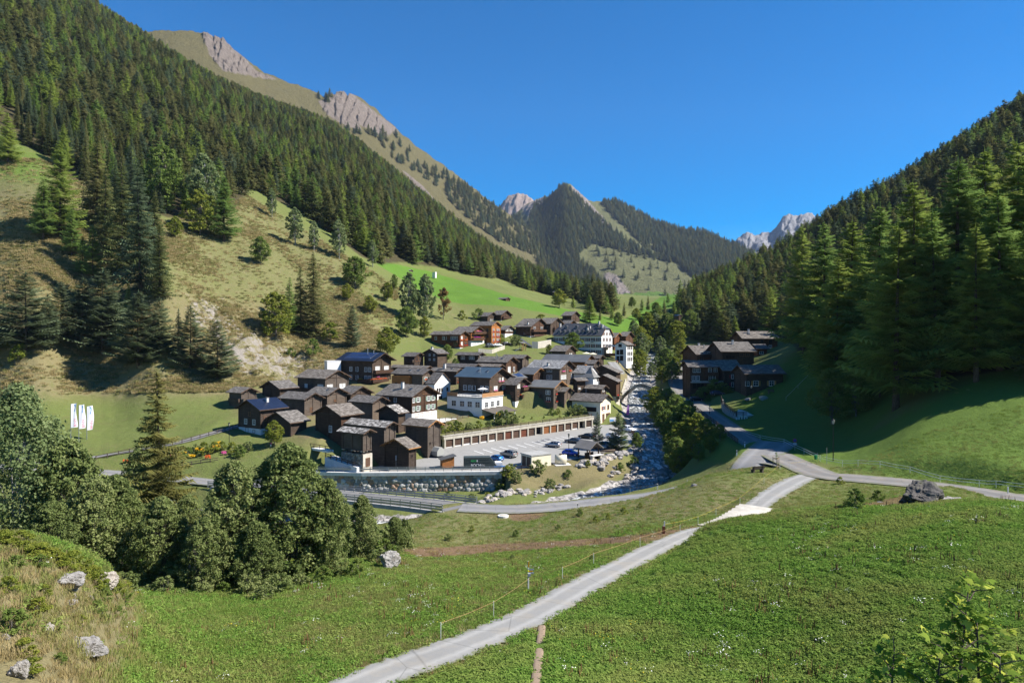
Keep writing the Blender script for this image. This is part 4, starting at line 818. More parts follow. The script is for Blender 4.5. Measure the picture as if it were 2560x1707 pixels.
M_R = {'slate': roofm("grey_shingle_roof", (0.066, 0.060, 0.055), (0.118, 0.108, 0.099), (0.205, 0.192, 0.178)), 'warm': roofm("brownish_shingle_roof", (0.070, 0.060, 0.052), (0.130, 0.114, 0.100), (0.22, 0.20, 0.178)),
       'stone': roofm("rough_stone_slab_roof", (0.060, 0.055, 0.050), (0.19, 0.178, 0.165), (0.42, 0.40, 0.375), (1.5, 2.0), 0.9, 0, 1.0, 0.2, 1.4), 'pale': roofm("pale_slate_roof", (0.14, 0.14, 0.138), (0.24, 0.238, 0.232), (0.40, 0.395, 0.385), (1.6, 2.2), 0.85, 0, .7),
       'metal': roofm("grey_seamed_metal_roof", (0.080, 0.082, 0.082), (0.120, 0.122, 0.120), (0.165, 0.166, 0.162), (0.4, 0.4), 0.5, 2.2, 0.3, 0.4, 0.5), 'blue': roofm("blue_metal_roof", (0.030, 0.050, 0.070), (0.045, 0.072, 0.098), (0.065, 0.095, 0.125), (0.4, 0.4), 0.42, 2.2, 0.3, 0.5, 0.4),
       'navy': roofm("dark_solar_roof", (0.008, 0.012, 0.026), (0.012, 0.018, 0.040), (0.022, 0.032, 0.062), (0.6, 1.0), 0.34, 1.0, 0.1, 0.25, 0.4), 'hotel': roofm("dark_slate_mansard_roof", (0.040, 0.043, 0.050), (0.070, 0.074, 0.084), (0.12, 0.125, 0.14), (2.2, 3.2), 0.55, 0, .4, .45)}
M_FR = plain("window_frame_white", (0.74, 0.73, 0.70), 0.5, 0, .05); M_FRB = plain("window_frame_wood", (0.20, 0.10, 0.045), 0.6); M_FRD = plain("window_frame_dark", (0.05, 0.035, 0.028), 0.6)
gm = NM("window_glass"); gm.color(gm.mix(gm.noise(gm.coord("World"), 0.4, 2, .5), (0.008, 0.010, 0.014), (0.050, 0.058, 0.070))); gm.rough(0.08); gm.b.inputs["Specular IOR Level"].default_value = 0.5; M_GLASS = gm.m
M_CURT = plain("white_curtain", (0.62, 0.61, 0.58), 0.9, 0, .1); M_SHG = plain("green_shutter", (0.22, 0.30, 0.25), 0.7); M_SHY = plain("ochre_shutter", (0.42, 0.22, 0.06), 0.7); M_SHR = plain("dark_red_shutter", (0.20, 0.015, 0.015), 0.6); M_SHB = plain("brown_shutter", (0.11, 0.035, 0.022), 0.65)
M_DARK = plain("dark_opening", (0.012, 0.010, 0.010), 0.95); M_DOOR = wood("old_door_boards", (0.045, 0.028, 0.020), (0.095, 0.058, 0.040), (0.17, 0.11, 0.08)); M_STEEL = plain("galvanised_steel", (0.34, 0.36, 0.39), 0.42, 0.75, .15); M_CHIM = conc("chimney_render", (0.36, 0.35, 0.34), (0.58, 0.57, 0.55)); M_TIN = plain("flue_pipe", (0.42, 0.42, 0.43), 0.35, 0.8)
def stonem(name, c1, c2, c3, sc=1.6, warm=(0.36, 0.22, 0.12)):
    m = NM(name); co = m.coord("World"); vc = m.vor(co, sc, out="Color"); ve = m.vor(co, sc, 'DISTANCE_TO_EDGE'); s = m.sep(vc); n = m.noise(co, 3.0, 4, 0.75)
    c = m.ramp(m.math('ADD', m.math('MULTIPLY', s[0], 0.6), m.math('MULTIPLY', n, 0.4)), [(0.2, c1), (0.5, c2), (0.8, c3)]); c = m.mix(m.ramp(s[1], [(0.72, 0.0), (0.9, 0.6)]), c, warm)
    m.color(m.mix(m.ramp(ve, [(0.0, 0.8), (0.06, 0.0)]), c, (0.06, 0.055, 0.045))); m.rough(0.92); m.bump(m.math('ADD', m.ramp(ve, [(0, 0), (0.12, 1)]), m.math('MULTIPLY', n, 0.4)), 0.8, 0.12); return m.m
M_RUBBLE = stonem("rubble_masonry", (0.13, 0.12, 0.105), (0.24, 0.225, 0.20), (0.40, 0.38, 0.34), 2.2); M_MORTAR = conc("lime_masonry", (0.34, 0.31, 0.26), (0.58, 0.54, 0.46), 1.5)
def rockm(name, c1, c2, c3, moss=(0.09, 0.075, 0.03), ms=0.5):
    m = NM(name); co = m.coord("Object"); r = m.objrand(); n = m.noise(co, 2.2, 6, 0.75); b = m.noise(m.coord("Object", (1, 1, 3)), 1.6, 5, 0.7, 0.6); c = m.ramp(m.math('ADD', m.math('MULTIPLY', n, 0.6), m.math('MULTIPLY', b, 0.4)), [(0.3, c1), (0.5, c2), (0.7, c3)])
    c = m.mix(m.ramp(m.noise(co, 1.1, 5, 0.8), [(0.5, 0.0), (0.62, ms)]), c, moss); c = m.mix(1.0, c, m.ramp(r, [(0, (0.72, 0.72, 0.74)), (0.5, (1, 1, 1)), (1, (1.25, 1.15, 1.02))]), 'MULTIPLY')
    m.color(c); m.rough(0.93); m.bump(m.math('ADD', n, b), 0.8, 0.15); return m.m
M_ROCK = rockm("pale_boulder", (0.16, 0.15, 0.14), (0.34, 0.32, 0.30), (0.56, 0.54, 0.51), ms=.25); M_ROCKL = rockm("lichen_rock", (0.14, 0.13, 0.12), (0.36, 0.34, 0.315), (0.60, 0.58, 0.55), (0.08, 0.06, 0.035), 0.7)
# ------------------------------------------------------------------ window meshes (shared)
WM = {}
def win_mesh(w, h, st):
    k = (w, h, st)
    if k in WM: return WM[k]
    mb = MB(); fr = {'w': M_FR, 'c': M_FR, 's': M_FR, 'y': M_FR, 'r': M_FR, 'b': M_FRB, 'd': M_FRB, 'k': M_FRD, 'o': M_FRB, 'h': M_FR}[st]; t = 0.09
    mb.mat(M_DOOR if st == 'd' else M_DARK if st == 'k' else M_GLASS).box(-w / 2, -0.02, 0, w / 2, 0.0, h)
    if st == 'c': mb.mat(M_CURT); mb.box(-w / 2 + .08, -0.026, h * .04, -w * .06, -0.021, h * .94); mb.box(w * .06, -0.026, h * .04, w / 2 - .08, -0.021, h * .94)
    mb.mat(fr)
    for (a, b, c, d) in ((-w / 2 - t, -t, -w / 2, h + t), (w / 2, -t, w / 2 + t, h + t), (-w / 2, -t, w / 2, 0), (-w / 2, h, w / 2, h + t)): mb.box(a, -0.09, b, c, 0.005, d)
    if st not in 'dk': mb.box(-0.035, -0.06, 0, 0.035, -0.021, h); mb.box(-w / 2, -0.055, h * .56, w / 2, -0.022, h * .56 + .05); mb.box(-w / 2 - .14, -0.16, -t - .05, w / 2 + .14, -0.005, -t)
    WM[k] = mb.mesh("window" if st != 'd' else "door"); return WM[k]
SHM = {}
def shutter_mesh(h, m):
    k = (h, m.name)
    if k not in SHM: mb = MB(); mb.mat(m).box(-0.27, -0.07, -0.03, 0.27, -0.01, h + .03); mb.mat(M_FRD).box(-0.24, -0.085, h * .2, 0.24, -0.071, h * .2 + .06); mb.box(-0.24, -0.085, h * .75, 0.24, -0.071, h * .75 + .06); SHM[k] = mb.mesh("shutter")
    return SHM[k]
def add_win(root, face, s, z, w=0.85, h=1.05, st='w'):
    loc, rz = ((s, -0.012, z), 0.0) if face == 'R' else ((-0.012, s, z), -math.pi / 2)
    o = link("door" if st == 'd' else "window", win_mesh(w, h, st), root, loc, rz)
    if st in 'syrh':
        sm = {'s': M_SHG, 'y': M_SHY, 'r': M_SHR, 'h': M_SHB}[st]
        for sg in (-1, 1): link("shutter", shutter_mesh(h, sm), o, (sg * (w / 2 + 0.40), 0, 0))
    return o
FLM = {}
def flower_mesh(col, L):
    k = (col, L)
    if k in FLM: return FLM[k]
    cs = {'red': ((0.45, 0.02, 0.02), (0.62, 0.05, 0.03)), 'orange': ((0.55, 0.10, 0.02), (0.75, 0.18, 0.06)), 'pink': ((0.55, 0.10, 0.30), (0.72, 0.28, 0.42)), 'magenta': ((0.40, 0.02, 0.30), (0.60, 0.07, 0.45)), 'yellow': ((0.65, 0.40, 0.02), (0.8, 0.55, 0.05))}[col]
    mf = leaf_mat("petals_" + col, (0.05, 0.09, 0.02), cs[0], cs[1], 0.2, 0.1); rs = np.random.RandomState(len(FLM) + 5); n = max(3, int(L * 5)); C = np.stack([np.linspace(-L / 2 + .1, L / 2 - .1, n), rs.normal(size=n) * .05 - .08, 0.26 + rs.rand(n) * .1], 1)
    Q, Fc, T = leaf_cloud(C, np.full(n, 0.27), 26, 0.15, rs, np.full(n, 0.62), 0.8); b = MB(); b.mat(M_FRB).box(-L / 2, -0.2, 0, L / 2, 0.0, 0.2); FLM[k] = (np_mesh("flowers", Q, Fc, mf, T), b.mesh("planter")); return FLM[k]
def flower_box(root_m, face, s, z, col, L, label, group, out=0.06):
    """flower boxes hang on the house: things of their own"""
    loc = root_m @ (Vector((s, -out, z)) if face == 'R' else Vector((-out, s, z))); rz = root_m.to_euler().z + (0 if face == 'R' else -math.pi / 2)
    e = empty("flower_box", loc, rz, label, "flower box", group); fm, bm = flower_mesh(col, L); link("planter", bm, e); link("flowers", fm, e); return e
HOUSES = {}
def house(idn, kind, uE, vE, uL, uR, Y, label, base=None, H=None, th=57, pitch=24, wall='dark', roof='slate', plinth=0.0, pm=None, wins=(), oe=0.85, og=0.95, chim=None, sky=0, solar=False, balc=(), trim=M_BEAM, A=None, B=None, name="wooden_house", cat="house", purl=True, posts=True, lower=None, flowers=(), doors=(), sink=2.5):
    t = R(th); dR = Vector((math.cos(t), math.sin(t), 0)); dL = Vector((-math.sin(t), math.cos(t), 0)); E = at(uE, vE, Y)
    def ext(u, d): k = (u - U0) / F; return max(2.0, (k * E.y - E.x) / (d.x - k * d.y))
    a = A if A else ext(uR, dR); b = B if B else ext(uL, dL); ov = (oe, og) if kind == 'R' else (og, oe)
    if A is None: a -= 2 * ov[0]
    if B is None: b -= 2 * ov[1]
    a = max(a, 2.2); b = max(b, 2.2); C = E + dR * ov[0] + dL * ov[1]; tp = math.tan(R(pitch)); ze = E.z + 0.05
    if base is not None: zb = (V0 - base) / F * C.y
    elif H: zb = ze - H
    else: zb = min(g(C.x, C.y), ze - 2.2)
    root = empty(name, (C.x, C.y, zb), t, label, cat); M = Matrix.Translation((C.x, C.y, zb)) @ Matrix.Rotation(t, 4, 'Z')
    he = ze - zb; hw = he + oe * tp; W = a if kind == 'R' else b; Ln = b if kind == 'R' else a; hr = hw + W / 2 * tp
    wm = M_W[wall]; mb = MB(); mb.mat(wm); p0 = plinth
    def P(x, y, z): return (x, y, z) if kind == 'R' else (y, x, z)      # x across the gable, y along the ridge
    def poly(pts): mb.face(pts if kind == 'R' else pts[::-1])
    zl = p0 if p0 > 0 else -sink
    poly([P(0, 0, zl), P(W, 0, zl), P(W, 0, hw), P(W / 2, 0, hr), P(0, 0, hw)]); poly([P(W, Ln, zl), P(0, Ln, zl), P(0, Ln, hw), P(W / 2, Ln, hr), P(W, Ln, hw)])
    poly([P(0, Ln, zl), P(0, 0, zl), P(0, 0, hw), P(0, Ln, hw)]); poly([P(W, 0, zl), P(W, Ln, zl), P(W, Ln, hw), P(W, 0, hw)])
    if wall not in ('white', 'cream', 'greyw') and posts:                # projecting log ends at the corners and the cross wall
        for (cx, cy) in ((0, 0), (W, 0), (0, Ln)): mb.box(*[v for v in (min(P(cx - .14, cy - .14, 0)[0], P(cx + .14, cy + .14, 0)[0]), min(P(cx - .14, cy - .14, 0)[1], P(cx + .14, cy + .14, 0)[1]), zl, P(cx + .14, cy + .14, 0)[0], P(cx + .14, cy + .14, 0)[1], hw - 0.08)])
        q0, q1 = P(W / 2 - .13, -.13, 0), P(W / 2 + .13, .02, 0); mb.box(min(q0[0], q1[0]), min(q0[1], q1[1]), zl + .2, max(q0[0], q1[0]), max(q0[1], q1[1]), hr - .35)
        if Ln > 6: q0, q1 = P(-.13, Ln / 2 - .13, 0), P(.02, Ln / 2 + .13, 0); mb.box(min(q0[0], q1[0]), min(q0[1], q1[1]), zl, max(q0[0], q1[0]), max(q0[1], q1[1]), hw - .1)
        q0, q1 = P(-.05, -.10, 0), P(W + .05, .02, 0); mb.mat(M_BEAM).box(min(q0[0], q1[0]), min(q0[1], q1[1]), hw - .16, max(q0[0], q1[0]), max(q0[1], q1[1]), hw + .02)
    mb.build("wall", root)
    if p0 > 0: pb = MB(); pb.mat(pm or M_WHITE).box(-.06, -.06, -2.5, a + .06, b + .06, p0); pb.build("plinth", root)
    # roof: two slabs with purlins showing under the gable overhang
    rb = MB(); rm = M_R[roof]; th_ = 0.24; rise = W / 2 * tp + oe * tp
    for sg in (0, 1):
        x0, x1 = (-oe, W / 2) if sg == 0 else (W + oe, W / 2); z0, z1 = he, he + rise
        top = [P(x0, -og, z0 + th_), P(x1, -og, z1 + th_), P(x1, Ln + og, z1 + th_), P(x0, Ln + og, z0 + th_)]; bot = [(p[0], p[1], p[2] - th_) for p in top]
        if (sg == 1) == (kind == 'R'): top, bot = top[::-1], bot[::-1]
        top, bot = top[::-1], bot[::-1]
        rb.mat(rm); rb.face(top); rb.mat(trim); rb.face(bot[::-1])
        for i in range(4): rb.face([bot[i], bot[(i + 1) % 4], top[(i + 1) % 4], top[i]])
    me = rb.mesh("roof"); co = np.empty(len(me.vertices) * 3, np.float32); me.vertices.foreach_get("co", co); co = co.reshape(-1, 3)
    run = np.stack([co[:, 1] if kind == 'R' else co[:, 0], np.abs((co[:, 0] if kind == 'R' else co[:, 1]) - W / 2) / math.cos(R(pitch)), co[:, 2] * 0, co[:, 2] * 0 + 1], 1)
    at_ = me.color_attributes.new("run", 'FLOAT_COLOR', 'POINT'); at_.data.foreach_set("color", run.astype(np.float32).ravel()); ro = link("roof", me, root)
    if purl:
        bm_ = MB(); bm_.mat(trim)
        for fx in (-0.02, 0.25, 0.5, 0.75, 1.02):
            x = W * fx; zz = hw + min(x, W - x) * tp - 0.20; bm_.bar(P(x, -og + .1, zz), P(x, 0.1, zz), 0.2, 0.22)
        bm_.build("purlin", root)
    def rz_at(fx): return he + (oe + min(fx, W - fx)) * tp + th_
    for (fx, fy, ch, kindc) in (chim or ()):
        x, y = fx * W, fy * Ln; z = rz_at(x); c_ = MB()
        if kindc == 'p': c_.mat(M_TIN).cyl((*P(x, y, 0)[:2], z - .3), 0.14, ch + .3, 8); c_.cyl((*P(x, y, 0)[:2], z + ch), 0.24, 0.16, 8, 0.05)
        else: q = P(x, y, 0); c_.mat(M_CHIM).box(q[0] - .32, q[1] - .32, z - .5, q[0] + .32, q[1] + .32, z + ch); c_.mat(M_R['slate']).box(q[0] - .42, q[1] - .42, z + ch, q[0] + .42, q[1] + .42, z + ch + .12)
        c_.build("chimney", ro)
    def on_roof(nm, fx0, fx1, fy0, fy1, mat, up=0.07, rim=None):
        c_ = MB(); x0, x1, y0, y1 = fx0 * W / 2, fx1 * W / 2, fy0 * Ln, fy1 * Ln; z0, z1 = rz_at(x0) + .01, rz_at(x1) + .01
        lo = [P(x0, y0, z0), P(x1, y0, z1), P(x1, y1, z1), P(x0, y1, z0)]; lo = lo if kind != 'R' else lo[::-1]; lo = lo[::-1] if kind == 'R' else lo[::-1]
        hi = [(p[0], p[1], p[2] + up) for p in lo]; c_.mat(mat); c_.face(hi); c_.mat(rim or mat)
        for i in range(4): c_.face([lo[i], lo[(i + 1) % 4], hi[(i + 1) % 4], hi[i]]); c_.face([hi[i], hi[(i + 1) % 4], lo[(i + 1) % 4], lo[i]])
        me_ = c_.mesh(nm); return link(nm, me_, ro)
    for k in range(sky): on_roof("skylight", .42, .62, .2 + .3 * k, .28 + .3 * k, M_GLASS, .12, M_STEEL)
    if solar:
        for k in range(2): on_roof("solar_panel", .04 + .48 * k, .48 + .46 * k, .08, .92, M_SOLAR, .06, M_STEEL)
    # windows: face, row heights, fractions along the face, width, height, style
    for wd in wins:
        face, zs, fr, w_, h_, st = wd; span = a if face == 'R' else b
        for z in (zs if isinstance(zs, (list, tuple)) else (zs,)):
            for f_ in fr: add_win(root, face, f_ * span, z, w_, h_, st)
    for (face, z, f0, f1, dep, mt) in balc:
        span = a if face == 'R' else b; s0, s1 = f0 * span, f1 * span; c_ = MB(); c_.mat(M_W.get(mt, M_W['brown']))
        def B_(x0, y0, z0, x1, y1, z1): c_.box(x0, y0, z0, x1, y1, z1) if face == 'R' else c_.box(y0, x0, z0, y1, x1, z1)
        B_(s0, -dep, z - .14, s1, -.01, z); B_(s0, -dep - .05, z + .08, s1, -dep, z + .95); B_(s0, -dep, z + .08, s0 + .06, -.01, z + .95); B_(s1 - .06, -dep, z + .08, s1, -.01, z + .95); B_(s0 - .03, -dep - .1, z + .95, s1 + .03, -dep + .05, z + 1.02)
        c_.build("balcony", root)
    for (face, s, w_, h_) in doors: add_win(root, face, s * (a if face == 'R' else b), 0.05, w_, h_, 'd')
    for (face, z, f_, col, L, lab) in flowers: flower_box(M, face, f_ * (a if face == 'R' else b), z, col, L, lab, None)
    HOUSES[idn] = dict(root=root, M=M, a=a, b=b, he=he, hw=hw, hr=hr, W=W, L=Ln, C=C, zb=zb); return HOUSES[idn]
sp_ = NM("solar_cells"); bt = sp_.n("ShaderNodeTexBrick"); sp_.l(sp_.coord("Object", (1.0, 1.0, 1.0)), bt.inputs[0]); bt.inputs["Color1"].default_value = (0.010, 0.022, 0.075, 1); bt.inputs["Color2"].default_value = (0.014, 0.032, 0.10, 1); bt.inputs["Mortar"].default_value = (0.05, 0.06, 0.08, 1)
bt.inputs["Scale"].default_value = 1.0; bt.inputs["Mortar Size"].default_value = 0.015; sp_.l(bt.outputs[0], sp_.b.inputs["Base Color"]); sp_.rough(0.3); sp_.b.inputs["Specular IOR Level"].default_value = 0.3; M_SOLAR = sp_.m
# ------------------------------------------------------------------ the houses (eave corner pixel, roof extents, distance)
T3 = (.22, .5, .78); T2 = (.28, .72); T4 = (.14, .36, .62, .84)
# lower village, left part
house(1, 'R', 602, 985, 563, 651, 186, "leftmost small barn of the village with an open railed gallery", H=3.0, wall='grey', roof='slate', balc=[('R', 0.6, 0, .95, .9, 'grey'), ('L', 0.6, .05, .95, .7, 'dark')], name="barn", cat="barn")
house(2, 'L', 698, 974, 646, 749, 194, "dark barn with a low grey roof right behind the gallery barn", H=3.6, wall='dark', name="barn", cat="barn")
house(3, 'L', 649, 1028, 584, 723, 165, "house with a dark navy solar roof on a pale base beside the village road", base=1089, wall='dark', roof='navy', plinth=1.6, pm=M_GREYW, chim=[(.3, .55, 1.0, 'b')], wins=[('L', 2.6, (.68, .3), .9, 1.1, 'w'), ('L', 4.6, (.5,), .7, .9, 'b'), ('R', 3.6, (.18,), .6, .9, 'o'), ('L', .5, (.3,), .7, .7, 'k')], doors=[('L', .62, .9, 1.5)])
house(4, 'R', 761, 1002, 692, 815, 178, "barn with a small orange door, left neighbour of the flower window barn", base=1038, H=5, wall='grey', wins=[('R', .7, (.42,), 1.0, 1.1, 'd')], name="barn", cat="barn")
house(5, 'L', 725, 1060, 655, 778, 162, "low shed with a broad plain grey roof behind the round garden tree", base=1104, wall='dark', roof='slate', wins=[('R', 1.2, (.5,), .7, .8, 'k')], name="shed", cat="shed")
house(6, 'R', 818, 991, 760, 876, 184, "house with orange flowers under its gable windows beside the plain barns", H=5.4, wall='grey', roof='slate', sky=1, wins=[('R', 1.4, (.26, .38), .7, .9, 'c'), ('R', 1.4, (.68,), .7, .9, 'w'), ('R', 3.8, (.42,), .8, .35, 'o')], flowers=[('R', 1.05, .32, 'orange', 1.8, "orange window flowers on the barn like house of the lower village"), ('R', 1.05, .7, 'yellow', 1.2, "yellow window flowers on the barn like house of the lower village")])
house(7, 'R', 877, 989, 838, 937, 191, "barn with a plain gable just below the magenta flower balcony", H=4.5, wall='dark', name="barn", cat="barn")
house(8, 'R', 813, 949, 735, 880, 202, "wide house with four white gable windows left of the solar roof house", H=6.6, wall='grey', roof='warm', plinth=1.6, pm=M_GREYW, wins=[('R', 3.6, (.13, .26), .95, 1.25, 'c'), ('R', 3.6, (.68, .82), .95, 1.25, 'c'), ('L', 3.6, (.12, .22), 1.0, 1.3, 'c'), ('L', 3.6, (.7,), 1.0, 1.3, 'c'), ('R', 1.8, (.8,), .9, .9, 'w')], balc=[('L', 2.8, .36, 1.0, 1.1, 'dark')])
h9 = house(9, 'R', 933, 905, 837, 992, 217, "tall dark house with a blue solar roof and orange flower balconies", base=974, th=58, wall='dark', roof='navy', solar=True, chim=[(.35, .35, 1.8, 'p'), (.42, .2, .8, 'p')], pitch=25, oe=1.3, og=1.6, trim=M_BEAM,
  wins=[('L', (3.1, 5.8), (.08, .2, .48, .68), 1.0, 1.25, 'w'), ('R', 6.0, (.22, .33, .7, .82), 1.0, 1.3, 'c'), ('R', 3.3, (.2, .68, .8), .9, 1.2, 'b'), ('L', .8, (.62, .85), 1.1, 1.7, 'o'), ('R', .9, (.78, .9), .9, 1.3, 'c')], balc=[('R', 5.2, .05, 1.02, 1.1, 'brown'), ('R', 2.3, -.1, .78, 1.1, 'brown'), ('L', 2.3, -.02, .4, 1.1, 'brown')],
  flowers=[('R', 3.0, .12, 'orange', 1.9, "orange flower ball on the middle balcony rail, left end"), ('R', 3.0, .40, 'orange', 1.9, "orange flower ball on the middle balcony rail, centre"), ('R', 3.0, .66, 'orange', 1.9, "orange flower ball on the middle balcony rail, right end"), ('L', 3.0, .06, 'orange', 1.8, "orange flowers on the shaded side balcony near the corner"), ('L', 3.0, .36, 'yellow', 1.4, "yellow green flowers on the shaded side balcony"),
           ('R', 3.7, .30, 'pink', 1.3, "pink flowers standing above the orange balcony flowers"), ('R', .45, .02, 'magenta', 1.7, "magenta flower ball on the lowest terrace, first from the left"), ('R', .45, .28, 'magenta', 1.7, "magenta flower ball on the lowest terrace, second from the left"), ('R', .45, .54, 'magenta', 1.7, "magenta flower ball on the lowest terrace, third from the left"), ('R', .45, .8, 'magenta', 1.6, "magenta flower ball on the lowest terrace, right end")])
house(10, 'L', 852, 1043, 777, 912, 160, "large log barn with a brownish gable facing left behind the stilted granary", base=1098, wall='brown', roof='warm', wins=[('L', 1.5, (.42,), .8, 1.4, 'w')], balc=[('R', 1.4, .02, .5, .8, 'dark')], name="barn", cat="barn")
house(11, 'R', 932, 1010, 869, 978, 176, "barn with a grey roof and a bare drainpipe at its corner", base=1042, H=5, wall='grey', roof='slate', name="barn", cat="barn")
h12 = house(12, 'R', 1031, 995, 938, 1105, 178, "big brown house with pale green shutters and a square chimney", base=1046, wall='brown', roof='slate', plinth=1.3, chim=[(.28, .52, 1.7, 'b')], sky=1, oe=1.0, og=1.1,
  wins=[('R', 4.2, (.24, .66, .84), .85, 1.15, 's'), ('R', 1.9, (.24, .66, .84), .85, 1.15, 's'), ('R', (1.9, 4.2), (.06,), .7, 1.1, 'w'), ('L', 4.1, (.52, .78), .8, 1.0, 'w'), ('R', 6.2, (.45, .55), .6, .8, 'o'), ('R', .25, (.2, .38, .62, .84), 1.2, .8, 'd')])
house(13, 'L', 996, 1036, 936, 1024, 169, "small dark barn in front of the house with green shutters", H=3.2, wall='dark', roof='stone', name="barn", cat="barn")
house(14, 'R', 966, 1066, 893, 990, 168, "barn mostly hidden behind the rough slab roof, only its ridge showing", H=3.5, wall='grey', roof='stone', name="barn", cat="barn")
house(15, 'R', 964, 1072, 858, 1003, 153, "tall old barn under the mossy slab roof joined behind the stilted granary", base=1139, wall='grey', roof='stone', oe=.8, og=1.2, balc=[('R', 2.2, .02, .95, .8, 'grey')], wins=[('R', .6, (.25, .6), .5, .6, 'k')], name="barn", cat="barn")
house(17, 'L', 1022, 1125, 949, 1051, 149, "low cart shed with an orange eave next to the village road", base=1161, wall='dark', roof='warm', trim=M_BEAMO, wins=[('R', 1.5, (.45,), .5, .5, 'k')], name="shed", cat="shed")
house(18, 'R', 1071, 1070, 1002, 1112, 161, "tall square log barn beside the left end of the garages", base=1128, wall='grey', roof='warm', trim=M_BEAMO, wins=[('R', 1.6, (.2, .5), .45, .4, 'k'), ('R', 3.4, (.5,), .35, .35, 'k')], name="barn", cat="barn")
house(21, 'R', 1057, 939, 975, 1095, 208, "house with a new orange timber side and hanging flowers at its gable", H=6.2, wall='grey', roof='slate', sky=2, wins=[('R', 4.4, (.3, .78), .85, 1.1, 's'), ('R', 1.9, (.3, .78), .85, 1.2, 's')], flowers=[('R', 4.6, .3, 'orange', 1.5, "orange hanging flowers, left of the pair under the gable"), ('R', 4.6, .78, 'red', 1.2, "red hanging flowers, right of the pair under the gable"), ('R', 1.6, .78, 'pink', 1.3, "pink flower box low on the grey gable")])
o_ = HOUSES[21]; ob_ = MB(); ob_.mat(M_W['orange']).box(-1.3, o_['b'] * .36, 0, -.02, o_['b'] * .98, o_['hw'] - .75); ob_.build("annex_wall", o_['root'])
for f_ in (.5, .6, .82): add_win(o_['root'], 'L', f_ * o_['b'], 2.6, .8, 1.0, 'k').location.x = -1.32
house(22, 'R', 1087, 962, 1062, 1130, 206, "small white house with a steep narrow gable between dark houses", base=1004, wall='white', roof='slate', pitch=38, oe=.35, og=.4, purl=False, wins=[('R', 2.9, (.18, .32, .46), .5, 1.0, 'k'), ('R', 2.9, (.8,), .6, 1.0, 'k'), ('R', .6, (.3, .42), .6, .9, 'k')])
house(23, 'R', 1142, 931, 1072, 1164, 223, "dark house with a grey roof and white chimney above the small white house", H=8, wall='dark', roof='slate', chim=[(.3, .55, 1.6, 'b')], sky=1, wins=[('R', (2.0, 4.6), (.35, .7), .8, 1.1, 'b'), ('L', 4.5, (.3,), .8, 1.1, 'w')], flowers=[('R', 4.3, .5, 'orange', 1.5, "upper orange flower box on the narrow dark gable"), ('R', 1.7, .5, 'red', 1.5, "lower red flower box on the narrow dark gable")])
house(24, 'R', 1066, 923, 974, 1080, 231, "long low grey roof right behind the house with the orange side", H=4.5, wall='dark', roof='slate', name="barn", cat="barn")
house(25, 'R', 1037, 893, 1002, 1066, 241, "small dark house with an orange window frame and a gallery, upper left", base=914, H=4, wall='dark', wins=[('R', 1.6, (.25, .6), 1.2, 1.6, 'b')], balc=[('L', 1.2, .0, .7, .9, 'dark')])
house(26, 'L', 1094, 886, 1053, 1124, 243, "dark barn with its gable facing left, upper left of the village", base=909, H=4.5, wall='dark', chim=[(.45, .05, .8, 'b')], wins=[('L', (1.2, 2.8), (.25, .6), .6, .6, 'w')], name="barn", cat="barn")
house(27, 'R', 1197, 890, 1136, 1216, 252, "long dark house with a triple white window below the upper street", base=910, H=4.6, wall='dark', wins=[('L', 1.8, (.22, .3, .38, .7, .78), .8, 1.1, 'w'), ('R', 2.0, (.5,), .8, 1.0, 'w')])
house(28, 'R', 1267, 908, 1188, 1300, 237, "house with a wide grey roof and a white panel under its gable", H=5, wall='brown', roof='slate', chim=[(.25, .45, 1.7, 'p'), (.2, .38, 1.2, 'p')], sky=1, wins=[('R', 1.6, (.3,), 1.6, 2.0, 'c'), ('R', 2.0, (.75,), .8, 1.4, 'w')])
house(29, 'R', 1308, 898, 1250, 1329, 247, "dark barn joined behind the wide grey roof with the white panel", H=6, wall='grey', wins=[('R', 2.6, (.45,), .8, 1.0, 'k'), ('R', 1.2, (.4,), .9, .8, 'k')], name="barn", cat="barn")
house(30, 'R', 1184, 921, 1105, 1207, 227, "low grey roof directly behind the blue roofed house, left one", H=4, wall='dark', name="barn", cat="barn")
house(31, 'R', 1248, 919, 1188, 1264, 230, "low brownish roof directly behind the blue roofed house, right one", H=4, wall='dark', roof='warm', name="barn", cat="barn")
h32 = house(32, 'R', 1227, 947, 1135, 1284, 202, "tall dark house with a big blue metal roof and pink gable flowers", base=1024, wall='dark', roof='blue', sky=2, chim=[(.18, .42, 1.3, 'p')], oe=1.0, og=1.2, trim=M_BEAM,
  wins=[('R', (5.6, 2.8), (.06,), .7, 1.1, 'b'), ('R', (5.6, 2.8), (.26, .36), .75, 1.15, 'c'), ('R', (5.6, 2.8), (.70, .82, .94), .75, 1.2, 'c'), ('R', 8.2, (.52, .68), .7, 1.0, 'c'), ('R', .6, (.84,), 1.3, 1.5, 'w'), ('L', (5.6, 3.0), (.08, .24, .5, .64, .8), 1.0, 1.3, 'w')],
  flowers=[('R', 5.25, .30, 'pink', 1.6, "pale pink flower box, left one of the middle gable row"), ('R', 5.25, .82, 'magenta', 2.2, "wide magenta flower box, right one of the middle gable row"), ('R', 2.45, .82, 'pink', 2.2, "wide pink flower box, right one of the lower gable row"), ('R', 7.85, .52, 'pink', 1.1, "pink flower box high under the gable, left of two"), ('R', 7.85, .68, 'pink', 1.1, "pink flower box high under the gable, right of two"), ('R', 3.5, .08, 'pink', 1.0, "small pink flower box near the house corner")])
